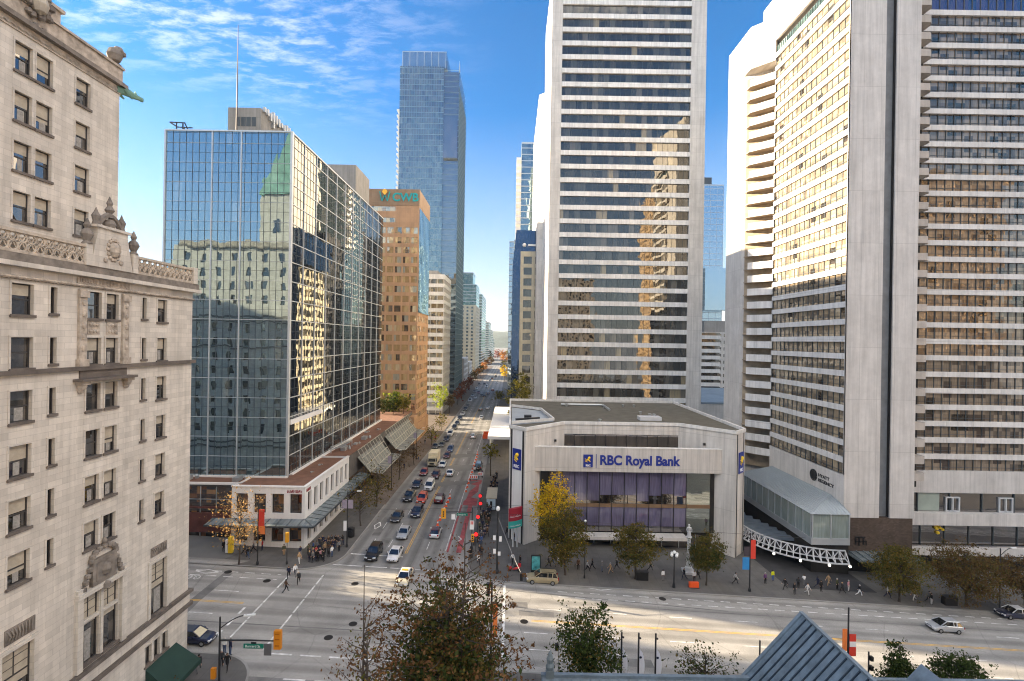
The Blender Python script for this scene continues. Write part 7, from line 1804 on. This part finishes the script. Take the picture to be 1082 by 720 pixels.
def lenses(t, sig, p, d, on=None, face=-1):
    for i, (m_, nm) in enumerate(((REDL if on == 'r' else BLACK, 'lens'),) * 3):
        mb = MB(); zc = p.z + .33 - i * .33; yy = p.y + face * (d / 2 + .01)
        mb.tube([(p.x, yy, zc), (p.x, yy + face * .06, zc)], .12, 10); mb.build('lens', REDL if (on == 'r' and i == 0) else BLACK, sig)
# bottom left mast
x, y = at(232, 690, 47.0).x, 47.0
t = mast('black traffic mast with long arm and green street name sign at the bottom left corner', x, y, at(232, 652, 47).z - surf(x, y) + .0, arm=5.7, arm_z=at(250, 677, 47).z, lampdir=(2.3, .4))
p = V((x + 5.55, y, at(250, 676, 47).z + .1)); mb = MB(); mb.box(p.x - .33, y - .18, p.z - .9, p.x + .33, y + .18, p.z + .85)
s_ = mb.build('signal_head', SIGO, t)
for zz in (-.5, .1, .6):
    mb = MB(); mb.box(p.x - .2, y - .22, p.z + zz - .06, p.x + .2, y - .181, p.z + zz + .02); mb.build('lens', simple('signal_shade', (.35, .10, .0), .5, var=0), s_)
q = V((x + 3.3, y - .12, p.z - .62)); mb = MB(); mb.box(q.x - .95, q.y - .03, q.z - .22, q.x + .95, q.y + .03, q.z + .22)
sg = mb.build('street_sign', SGREEN, t); text_part('sign_lettering', 'Burrard St', .34, SWH, sg, Fac(q.x - .85, q.y - .032, (1, 0)), 0.05, q.z - .11, .004, .004, sx=1.0)
mb = MB(); mb.box(q.x - .25, q.y - .02, q.z + .22, q.x + .25, q.y + .02, q.z + .38); mb.build('sign_bracket', DARKM, t)
mb = MB(); mb.box(x + 4.25, y - .05, p.z - 1.55, x + 4.95, y + .0, p.z - .45); mb.build('sign_back', simple('sign_back_grey', (.11, .11, .115), .5, var=.05), t)
mb = MB(); mb.box(x - .75, y - .15, at(226, 717, 47).z, x - .35, y + .15, at(226, 706, 47).z); mb.build('walk_signal', SIGO, t)
# far junction mast hanging over the street
x, y = at(498, 596, 78).x, 78.3
t = mast('traffic mast at the far right corner with yellow signal hanging over the street', x, y, 7.9, arm=-4.7, arm_z=7.55)
for k_, (px, mm) in enumerate(((463.5, 0),)):
    p = V((x - 4.55, y, 7.3)); mb = MB(); mb.box(p.x - .36, y - .2, p.z - .75, p.x + .36, y + .2, p.z + .75); s_ = mb.build('signal_head', SIGY, t); lenses(t, s_, p, .4)
mb = MB(); mb.box(x - 3.3, y - .05, 6.4, x - 2.7, y, 7.2); mb.build('turn_sign', SWH, t)
mb = MB(); mb.box(x - 2.45, y - .06, 7.0, x - .7, y, 7.42); sg = mb.build('street_sign', SGREEN, t); text_part('sign_lettering', 'Georgia St', .30, SWH, sg, Fac(x - 2.4, y - .062, (1, 0)), .08, 7.1, .004, .004)
mb = MB(); mb.box(x - .35, y - .18, 4.9, x + .3, y - .12, 6.3); rs = mb.build('regulation_sign', SWH, t)
mb = MB(); mb.box(x - .22, y - .2, 5.7, x - .06, y - .181, 6.2); mb.box(x + .04, y - .2, 5.7, x + .2, y - .181, 6.2); mb.build('sign_marks', REDB, rs)
p = V((x + .15, y - .3, 3.6)); mb = MB(); mb.box(p.x - .22, p.y - .15, p.z - .6, p.x + .22, p.y + .15, p.z + .6); s_ = mb.build('signal_head', SIGY, t); lenses(t, s_, p, .3)
# red round lights on posts along the kerb
for i, (px, py, Y) in enumerate(((507.5, 524, 104), (507.8, 532, 100), (505, 546, 88), (503, 564.5, 80.5))):
    c = at(px, py, Y); z = surf(c.x, Y)
    t = thing('signal_post', ['farthest of four red round lights on black posts along the right kerb', 'second farthest red round light on a black post along right kerb', 'second nearest red round light on a black post along right kerb', 'nearest of four red round lights on black posts along right kerb'][i], 'traffic light', (c.x, Y, z), 0, 'red round lights along the right kerb')
    mb = MB(); mb.tube([(c.x, Y + .15, z), (c.x, Y + .15, c.z)], .07, 6); mb.build('pole', DARKM, t)
    mb = MB(); mb.tube([(c.x, Y + .1, c.z), (c.x, Y - .12, c.z)], .40, 16); h_ = mb.build('signal_head', BLACK, t)
    mb = MB(); mb.tube([(c.x, Y - .121, c.z), (c.x, Y - .16, c.z)], .31, 16); mb.build('lens', REDL, h_)
# tall pole with globe and guy arm at the right corner
x, y = -1.7, 73.6
t = mast('tall black lamp pole with signs and a pale globe at the right corner', x, y, 9.9, name='street_lamp', r=.16)
mb = MB(); mb.ball((x, y, surf(x, y) + 9.6), .32, 10, 0, 1.2); mb.build('globe', LAMP, t)
mb = MB()
for dx, z0, z1 in ((-.45, 5.2, 5.9), (.45, 5.0, 5.8), (-.4, 3.2, 3.9), (.3, 2.9, 3.5)): mb.box(x + dx - .2, y - .25, z0, x + dx + .2, y - .2, z1)
mb.build('sign_plates', SWH, t)
mb = MB(); mb.tube([(x + .1, y, 8.4), (x + 2.2, y - 3.5, 4.6), (x + 3.4, y - 6, 3.2)], .04, 5); mb.build('signal_arm', simple('grey_paint', (.2, .2, .2), .6, var=.1), t)
p = V((x + 3.5, y - 6.1, 2.6)); mb = MB(); mb.box(p.x - .2, p.y - .15, p.z - .5, p.x + .2, p.y + .15, p.z + .5); mb.build('signal_head', BLACK, t)
# pole on the near side with an orange banner
x, y = at(519.5, 660, 52.3).x, 51.2
t = mast('dark pole with a small orange banner rising among the tree tops', x, y, 9.6, name='street_lamp', r=.13)
z = at(520, 655, 51).z; mb = MB(); mb.box(x + .15, y - .03, z - 1.9, x + .62, y + .03, z + 1.6); mb.build('banner', ORB, t)
mb = MB(); mb.box(x - .55, y - .2, z + 2.4, x - .2, y + .2, z + 3.7); mb.build('signal_head', BLACK, t); mb = MB(); mb.tube([(x, y, z + 1.8), (x + 1.6, y + 2, z + 3.4)], .03, 5); mb.build('stay', DARKM, t)
# lamp posts
def lamp(label, px, py, h, d, banners=None):
    g = ground_at(px, py); t = mast(label, g.x, g.y, h, lampdir=d, name='street_lamp', r=.1); z = surf(g.x, g.y)
    for (dx, z0, z1, m_) in banners or (): mb = MB(); mb.box(g.x + min(dx, dx * .1), g.y - .03, z + z0, g.x + max(dx, dx * .1), g.y + .03, z + z1); mb.build('banner', m_, t)
    return t
lamp('black lamp post at the right edge with a curved arm', 1056, 648, 9.2, (2.0, .3))
lamp('black post with red and blue banners at the hotel driveway', 792, 626, 8.6, None, ((-1.1, 3.2, 5.0, BLB), (.8, 4.8, 7.6, REDB), (-.9, 5.2, 6.6, simple('banner_dark', (.05, .04, .05), .8, var=.2))))
lamp('slim black lamp post behind the thin tan tree at the shop', 272, 597.5, 9.4, None, ((.9, 5.6, 8.0, REDB), (1.0, 4.4, 5.6, ORB)))
lamp('black lamp post with grey banners at the left kerb by the corner crowd', 366.5, 579, 9.0, (1.6, .2), ((-.9, 6.2, 7.6, simple('banner_mauve', (.30, .26, .32), .8, var=.2)), (.9, 6.2, 7.6, MATS['banner_mauve']), (-.6, 2.6, 4.2, SWH)))
lamp('black lamp post beyond the half bare trees on the left pavement', 413.5, 519, 9.0, (1.6, .2), ((-.9, 6.0, 7.6, MATS['banner_mauve']),))
lamp('distant black lamp post at the second sloping canopy', 440, 486, 9.0, (1.6, .2), ((-.9, 6.0, 7.6, MATS['banner_mauve']),))
g = ground_at(303, 597); t = mast('slim signal post with a yellow walk light at the left corner', g.x, g.y, 3.9, r=.07); mb = MB(); z = surf(g.x, g.y); mb.box(g.x - .22, g.y - .2, z + 3.2, g.x + .22, g.y + .2, z + 4.6); mb.build('signal_head', SIGY, t)
x, y = at(896, 690, 47.5).x, 47.5
t = mast('black pole with red and white banners right of the church gable', x, y, at(896, 642, y).z - surf(x, y), name='street_lamp', r=.1)
zt = at(896, 667, y).z
mb = MB(); mb.box(x - .55, y - .03, zt - 1.9, x - .12, y + .03, zt + .2); mb.build('banner', ORB, t)
mb = MB(); mb.box(x + .12, y - .03, zt - 2.4, x + .75, y + .03, zt - .3); b_ = mb.build('banner', REDB, t); mb = MB(); mb.box(x + .13, y - .045, zt - 1.5, x + .74, y - .031, zt - 1.0); mb.build('banner_stripe', SWH, b_)
for px, py, lab in ((803, 678, 'short dark post at the left slope of the church gable'), (918, 690, 'short dark post with small signals right of the banner pole')):
    c = at(px, py, 46.5); t = thing('post', lab, 'post', (c.x, 46.5, surf(c.x, 46.5))); mb = MB(); mb.tube([(c.x, 46.5, surf(c.x, 46.5)), (c.x, 46.5, c.z + .1)], .07, 6); mb.build('pole', DARKM, t)
    if px > 900: mb = MB(); mb.box(c.x + .08, 46.3, c.z - .7, c.x + .34, 46.6, c.z - .3); mb.box(c.x + .08, 46.3, c.z - 1.6, c.x + .34, 46.6, c.z - 1.2); mb.build('signal_head', BLACK, t)
# three white feather flags
FLAGM = simple('flag_white', (.66, .68, .76), .7, var=.06)
for i, (px, top) in enumerate(((657, 668), (675, 669), (693, 669.5))):
    y = 47.0; c = at(px, top, y); z = surf(c.x, y)
    t = thing('flagpole', ['left of the three white feather flags by the church roof', 'middle of the three white feather flags by the church roof', 'right of the three white feather flags by the church roof'][i], 'flag', (c.x, y, z), 0, 'white feather flags')
    mb = MB(); mb.tube([(c.x, y, z), (c.x, y, c.z)], .085, 6); mb.ball((c.x + .16, y, c.z - .5), .11, 6); mb.build('pole', DARKM, t)
    mb = MB(); pts = [(c.x + .09 + (.48 * math.sin(k / 8 * PI) ** .7 + .03 if 0 < k < 8 else .02), c.z - 1.45 - k * .42) for k in range(9)]
    for a, b in zip(pts, pts[1:]): mb.poly([(c.x + .09, y, a[1]), (c.x + .09, y, b[1]), (b[0], y - .03, b[1]), (a[0], y - .03, a[1])]); mb.poly([(a[0], y + .01, a[1]), (b[0], y + .01, b[1]), (c.x + .09, y + .04, b[1]), (c.x + .09, y + .04, a[1])])
    fl_ = mb.build('flag', FLAGM, t)
    mb = MB(); mb.tube([(c.x + .2, y - .05, c.z - 2.3), (c.x + .2, y - .06, c.z - 2.3)], .12, 10); mb.build('flag_emblem', CLOTH['navy'], fl_)
g = at(590, 706, 48); mb = MB(); z = surf(g.x, 48); t = thing('signal_post', 'thin grey signal post just right of the church finial', 'traffic light', (g.x, 48, z)); mb.tube([(g.x, 48, z), (g.x, 48, at(590, 674, 48).z)], .05, 6); mb.build('pole', STEEL, t); zz = at(590, 684, 48).z; mb = MB(); mb.box(g.x - .35, 47.9, zz - .3, g.x - .05, 48.2, zz + .3); mb.build('signal_head', BLACK, t)
# statue on a column before the bank
STAT = simple('pale_statue_stone', (.50, .50, .50), .7, var=.15)
g = ground_at(727.5, 606); z = surf(g.x, g.y); Y = g.y
t = thing('statue_column', 'pale statue on a slender column in front of the bank', 'statue', (g.x, Y, z))
mb = MB(); mb.box(g.x - .9, Y - .9, z, g.x + .9, Y + .9, z + .35); mb.lathe((g.x, Y, z + .35), [(.62, 0), (.55, .5), (.36, .7), (.3, 3.2), (.26, 5.0), (.42, 5.15), (.46, 5.3)], 12); mb.build('column', STAT, t)
mb = MB(); zt = z + 5.65; mb.tube([(g.x, Y, zt), (g.x, Y, zt + .5), (g.x, Y, zt + 1.05), (g.x, Y, zt + 1.45), (g.x, Y, zt + 1.6)], [.30, .26, .22, .30, .08], 10); mb.ball((g.x, Y, zt + 1.8), .17, 8, 0, 1.2)
for s in (-1, 1): mb.tube([(g.x + s * .28, Y, zt + 1.42), (g.x + s * .40, Y - .05, zt + 1.1), (g.x + s * .34, Y - .2, zt + .8)], [.09, .075, .05], 6)
mb.build('figure', STAT, t)
# globe cluster lamps
for px, py, lab in ((712, 622, 'five globe lamp between the middle tree and statue column'), (596, 612, 'globe lamp hidden in front of the widest olive tree')):
    if px < 700: continue
    g = ground_at(px, py); z = surf(g.x, g.y); t = thing('street_lamp', lab, 'street lamp', (g.x, g.y, z)); mb = MB(); mb.tube([(g.x, g.y, z), (g.x, g.y, z + 5)], [.12, .07], 8); mb.lathe((g.x, g.y, z), [(.25, 0), (.2, .5), (.12, .8)], 8)
    for a in range(4): mb.tube([(g.x, g.y, z + 4.5), (g.x + .45 * math.cos(a * PI / 2 + .4), g.y + .45 * math.sin(a * PI / 2 + .4), z + 4.75)], .04, 5)
    mb.build('pole', DARKM, t)
    for a in range(5):
        c = V((g.x, g.y, z + 5.2)) if a == 4 else V((g.x + .48 * math.cos(a * PI / 2 + .4), g.y + .48 * math.sin(a * PI / 2 + .4), z + 4.85)); mb = MB(); mb.ball(c, .24, 10); mb.build('globe', LAMP, t)
g = ground_at(611, 622); 
for px, py, h_, lab in ((617.5, 612, 8.4, 'slim black pole right of the widest olive tree'),):
    g = ground_at(px, py); t = mast(lab, g.x, g.y, h_, name='street_lamp', r=.07)
    mb = MB(); mb.ball((g.x, g.y, surf(g.x, g.y) + h_ + .15), .2, 8); mb.build('globe', LAMP, t)
# red and teal sign on legs at the bank corner
g = ground_at(544, 579); x, Y = g.x, g.y; z = surf(x, Y); t = thing('pylon_sign', 'red and teal curved sign board on two pale legs at the bank corner', 'sign', (x, Y, z)); k = Y / F
zt, zm, zl = at(544, 538, Y).z, at(544, 551, Y).z, at(544, 558.5, Y).z
SRED = simple('sign_crimson', (.30, .015, .03), .5, var=.08); STEAL = simple('sign_teal', (.03, .34, .30), .5, var=.08)
def curved(z0, z1, mat, nm, rise=.5, par=None):
    mb = MB(); n_ = 10
    for i in range(n_):
        a, b = -1.15 + 2.3 * i / n_, -1.15 + 2.3 * (i + 1) / n_; fa, fb = .35 * (1 - (a / 1.15) ** 2), .35 * (1 - (b / 1.15) ** 2); ra, rb = rise * (a + 1.15) / 2.3, rise * (b + 1.15) / 2.3
        mb.poly([(x + a, Y - .2 - fa, z0 + ra), (x + b, Y - .2 - fb, z0 + rb), (x + b, Y - .2 - fb, z1 + rb), (x + a, Y - .2 - fa, z1 + ra)])
        mb.poly([(x + b, Y + .15, z0 + rb), (x + a, Y + .15, z0 + ra), (x + a, Y + .15, z1 + ra), (x + b, Y + .15, z1 + rb)])
        mb.poly([(x + a, Y - .2 - fa, z1 + ra), (x + b, Y - .2 - fb, z1 + rb), (x + b, Y + .15, z1 + rb), (x + a, Y + .15, z1 + ra)])
    return mb.build(nm, mat, par or t)
rb = curved(zm, zt, SRED, 'red_board'); tb = curved(zl, zm - .02, STEAL, 'teal_board')
for par, z0, hgt, n_ in ((rb, zm + .65, .42, 9), (tb, zl + .3, .3, 9)):     # strokes of script too far off to read
    mb = MB(); rr = random.Random(n_)
    for i in range(n_):
        a = -.9 + i * .2; f_ = .35 * (1 - (a / 1.15) ** 2); r_ = .5 * (a + 1.15) / 2.3; hh = hgt * rr.uniform(.6, 1.0)
        mb.bar((x + a, Y - .23 - f_, z0 + r_), (x + a + .08, Y - .23 - f_, z0 + r_ + hh), .1, .02); mb.bar((x + a, Y - .23 - f_, z0 + r_ + .05), (x + a + .2, Y - .23 - f_, z0 + r_ + .12), .09, .02)
    mb.build('script', SWH, par)
for s in (-.35, .35): mb = MB(); mb.tube([(x + s, Y, z), (x + s, Y, zl + .3)], .13, 8); mb.build('leg', LTMET, t)
# poster panel, scooter, bin, bus shelter, barriers
g = ground_at(566, 606.5); z = surf(g.x, g.y); t = thing('poster_panel', 'free standing teal poster panel left of the widest olive tree', 'advertising panel', (g.x, g.y, z)); mb = MB(); mb.box(g.x - .75, g.y - .15, z, g.x + .75, g.y + .15, z + 2.7); mb.build('frame', DARKM, t)
mb = MB(); mb.box(g.x - .6, g.y - .17, z + .5, g.x + .6, g.y - .152, z + 2.55); mb.build('poster', simple('poster_teal', (.08, .34, .36), .4, var=.7, scale=1.5), t)
g = ground_at(543.5, 605); z = surf(g.x, g.y); x, Y = g.x, g.y; t = thing('motor_scooter', 'red motor scooter parked at the right corner kerb', 'scooter', (x, Y, z))
mb = MB(); mb.tube([(x - .75, Y, z + .75), (x - .6, Y, z + .45), (x - .1, Y, z + .32), (x + .25, Y, z + .55), (x + .85, Y, z + .62)], [.14, .16, .13, .26, .14], 8); mb.ball((x - .62, Y, z + .55), .28, 8); mb.box(x + .55, Y - .24, z + .8, x + 1.0, Y + .24, z + 1.2); mb.build('body', paint('paint_scooter', (.55, .02, .03)), t)
for dx in (-.72, .68): mb = MB(); mb.tube([(x + dx, Y - .06, z + .25), (x + dx, Y + .06, z + .25)], .25, 14); mb.build('wheel', TYRE, t)
mb = MB(); mb.box(x - .05, Y - .16, z + .74, x + .6, Y + .16, z + .86); mb.build('seat', BLACK, t); mb = MB(); mb.tube([(x - .55, Y - .32, z + 1.05), (x - .6, Y, z + 1.0), (x - .55, Y + .32, z + 1.05)], .03, 6); mb.tube([(x - .6, Y, z + 1.0), (x - .72, Y, z + .5)], .035, 6); mb.build('handlebar', STEEL, t); mb = MB(); mb.box(x - .86, Y - .2, z + .75, x - .8, Y + .2, z + 1.1); mb.build('windscreen', SWH, t)
g = ground_at(371, 568); z = surf(g.x, g.y); t = thing('litter_bin', 'black round litter bin beside the lamp post with grey banners', 'bin', (g.x, g.y, z)); mb = MB(); mb.lathe((g.x, g.y, z), [(.5, 0), (.55, .1), (.55, 1.3), (.6, 1.35), (.6, 1.5), (.3, 1.65)], 14); mb.build('drum', BLACK, t); mb = MB(); mb.box(g.x - .25, g.y - .62, z + 1.05, g.x + .25, g.y - .54, z + 1.25); mb.build('opening', DARKM, t)
Y = 100.0; c0 = at(520, 508, Y); x = c0.x; z = surf(x, Y); t = thing('bus_shelter', 'bus shelter with a flat cream roof on the right pavement beyond the crowd', 'bus shelter', (x, Y, z))
mb = MB(); mb.box(x - 1.2, Y, z + 2.5, x + 1.0, Y + 7, z + 2.7); mb.build('roof', simple('shelter_cream', (.58, .50, .36), .6, var=.1), t)
for dx in (-1.0, .8):
    for dy in (.2, 6.8): mb = MB(); mb.box(x + dx - .06, Y + dy - .06, z, x + dx + .06, Y + dy + .06, z + 2.5); mb.build('post', DARKM, t)
mb = MB(); mb.box(x - 1.05, Y - .1, z + .3, x + .75, Y + .02, z + 2.4); ap = mb.build('poster_panel', simple('poster_pale', (.45, .55, .62), .4, var=.15), t); mb = MB(); mb.box(x - .35, Y - .13, z + .8, x + .1, Y - .101, z + 2.0); mb.build('poster_figure', BLACK, ap)
mb = MB(); mb.box(x + .78, Y + .4, z + .3, x + .84, Y + 6.6, z + 2.4); mb.build('back_glass', CANG, t)
def cone(x, y, label, group):
    z = gz(x, y); t = thing('traffic_cone', label, 'traffic cone', (x, y, z), 0, group); mb = MB(); mb.lathe((x, y, z), [(.20, .04), (.15, .45), (.10, .9), (.05, 1.05)], 10); mb.box(x - .26, y - .26, z, x + .26, y + .26, z + .04); b_ = mb.build('cone_body', BARO, t); mb = MB(); mb.lathe((x, y, z), [(.158, .46), (.125, .72)], 10); mb.build('stripe', SWH, b_)
for i in range(7): cone(-13.2 + .05 * i, 91 + i * 2.6, f"{['nearest', 'second', 'third', 'fourth', 'fifth', 'sixth', 'farthest'][i]} orange marker in the short line beside the dark red car", 'orange markers beside the dark red car')
for i in range(12): cone(-9.9, 112 + i * 3.4, f"{['nearest', 'second', 'third', 'fourth', 'fifth', 'sixth', 'seventh', 'eighth', 'ninth', 'tenth', 'eleventh', 'farthest'][i]} orange marker in the long line along the works strip", 'orange markers along the works strip')
for i, (x, y, w_, lab) in enumerate(((-8.9, 121.5, 2.0, 'red and white barrier board in front of the works van'), (-7.4, 124.5, 1.2, 'small white barrier board by the kerb near the works van'), (-8.4, 172, 2.6, 'large orange barrier block at the white market roof'), (-8.6, 178, 2.4, 'farther orange barrier block at the white market roof'))):
    z = gz(x, y); t = thing('barrier', lab, 'barrier', (x, y, z)); mb = MB(); mb.box(x - w_ / 2, y - .1, z + .5, x + w_ / 2, y + .1, z + 1.25 if i < 2 else z + 1.9); b_ = mb.build('board', SWH if i < 2 else BARO, t)
    mb = MB()
    for s in (-1, 1): mb.box(x + s * w_ * .4 - .06, y - .25, z, x + s * w_ * .4 + .06, y + .25, z + .5)
    mb.build('feet', DARKM, t)
    if i < 2: mb = MB(); [mb.box(x - w_ / 2 + .1 + k_ * .5, y - .115, z + .6, x - w_ / 2 + .35 + k_ * .5, y - .101, z + 1.2) for k_ in range(int(w_ / .5))]; mb.build('stripes', BARO, b_)
g = ground_at(733, 622); x, y, z = g.x, g.y, surf(g.x, g.y); t = thing('barrier', 'low orange barrier at the kerb below the statue', 'barrier', (x, y, z)); mb = MB(); mb.prism([(x - .7, y - .2), (x + .7, y - .2), (x + .7, y + .2), (x - .7, y + .2)], z, z + .8); mb.build('board', BARO, t); mb = MB(); mb.box(x - .75, y - .3, z, x + .75, y + .3, z + .08); mb.build('feet', DARKM, t)
g = ground_at(242.5, 585); x, y, z = g.x, g.y, surf(g.x, g.y); t = thing('feather_sign', 'yellow and white upright sign before the dark podium entrance', 'sign', (x, y, z)); mb = MB(); mb.box(x - .1, y - .25, z, x + .5, y + .25, z + 2.4); mb.build('yellow_panel', YEL, t); mb = MB(); mb.box(x - .55, y - .2, z, x - .2, y + .2, z + 2.0); mb.build('white_panel', SWH, t)
# utility boxes and planters by the trees
for i, (px, py, lab) in enumerate(((678, 613.5, 'dark utility box right of the middle tree trunk'), (1003, 640, 'dark planter box left of the widest brown tree trunk'))):
    g = ground_at(px, py); x, y, z = g.x, g.y, surf(g.x, g.y); t = thing('utility_box', lab, 'utility box', (x, y, z)); mb = MB(); mb.box(x - .9, y - .4, z, x + .9, y + .4, z + 1.2); mb.build('case', BLACK, t); mb = MB(); mb.box(x - .95, y - .45, z + 1.2, x + .95, y + .45, z + 1.28); mb.build('lid', DARKM, t)
# overhead trolley wires across the junction
for i, (a, b, lab) in enumerate((((-26, 80, 7.2), (3, 84, 7.0), 'thin overhead wire across the street near the far stop line'), ((-1.7, 73.6, 9.2), (43.5, 72.0, 6.8), 'thin overhead wire from the tall lamp pole along the bank kerb'))):
    mb = MB(); A, B = V(a), V(b); mb.tube([A, A.lerp(B, .25) - V((0, 0, .22)), A.lerp(B, .5) - V((0, 0, .3)), A.lerp(B, .75) - V((0, 0, .22)), B], .022, 4); tag(mb.build('overhead_wire', DARKM), lab, 'wire')

# ================================================================== the air: a box of thin even haze round the whole place
mb = MB(); mb.box(-4300, -350, -9.0, 4300, 9300, 212)
HZ, nt, out = new_mat('haze_air')
pv_ = nd(nt, 'ShaderNodeVolumePrincipled', Density=0.00008, Anisotropy=0.2); pv_.inputs['Color'].default_value = (.86, .92, 1.0, 1)
nt.links.new(pv_.outputs[0], out.inputs['Volume'])
hz = stuff(mb.build('haze', HZ))
cy.volume_bounces = 0; cy.volume_max_steps = 64
for o in bpy.data.objects:
    if '_base' in o: del o['_base']
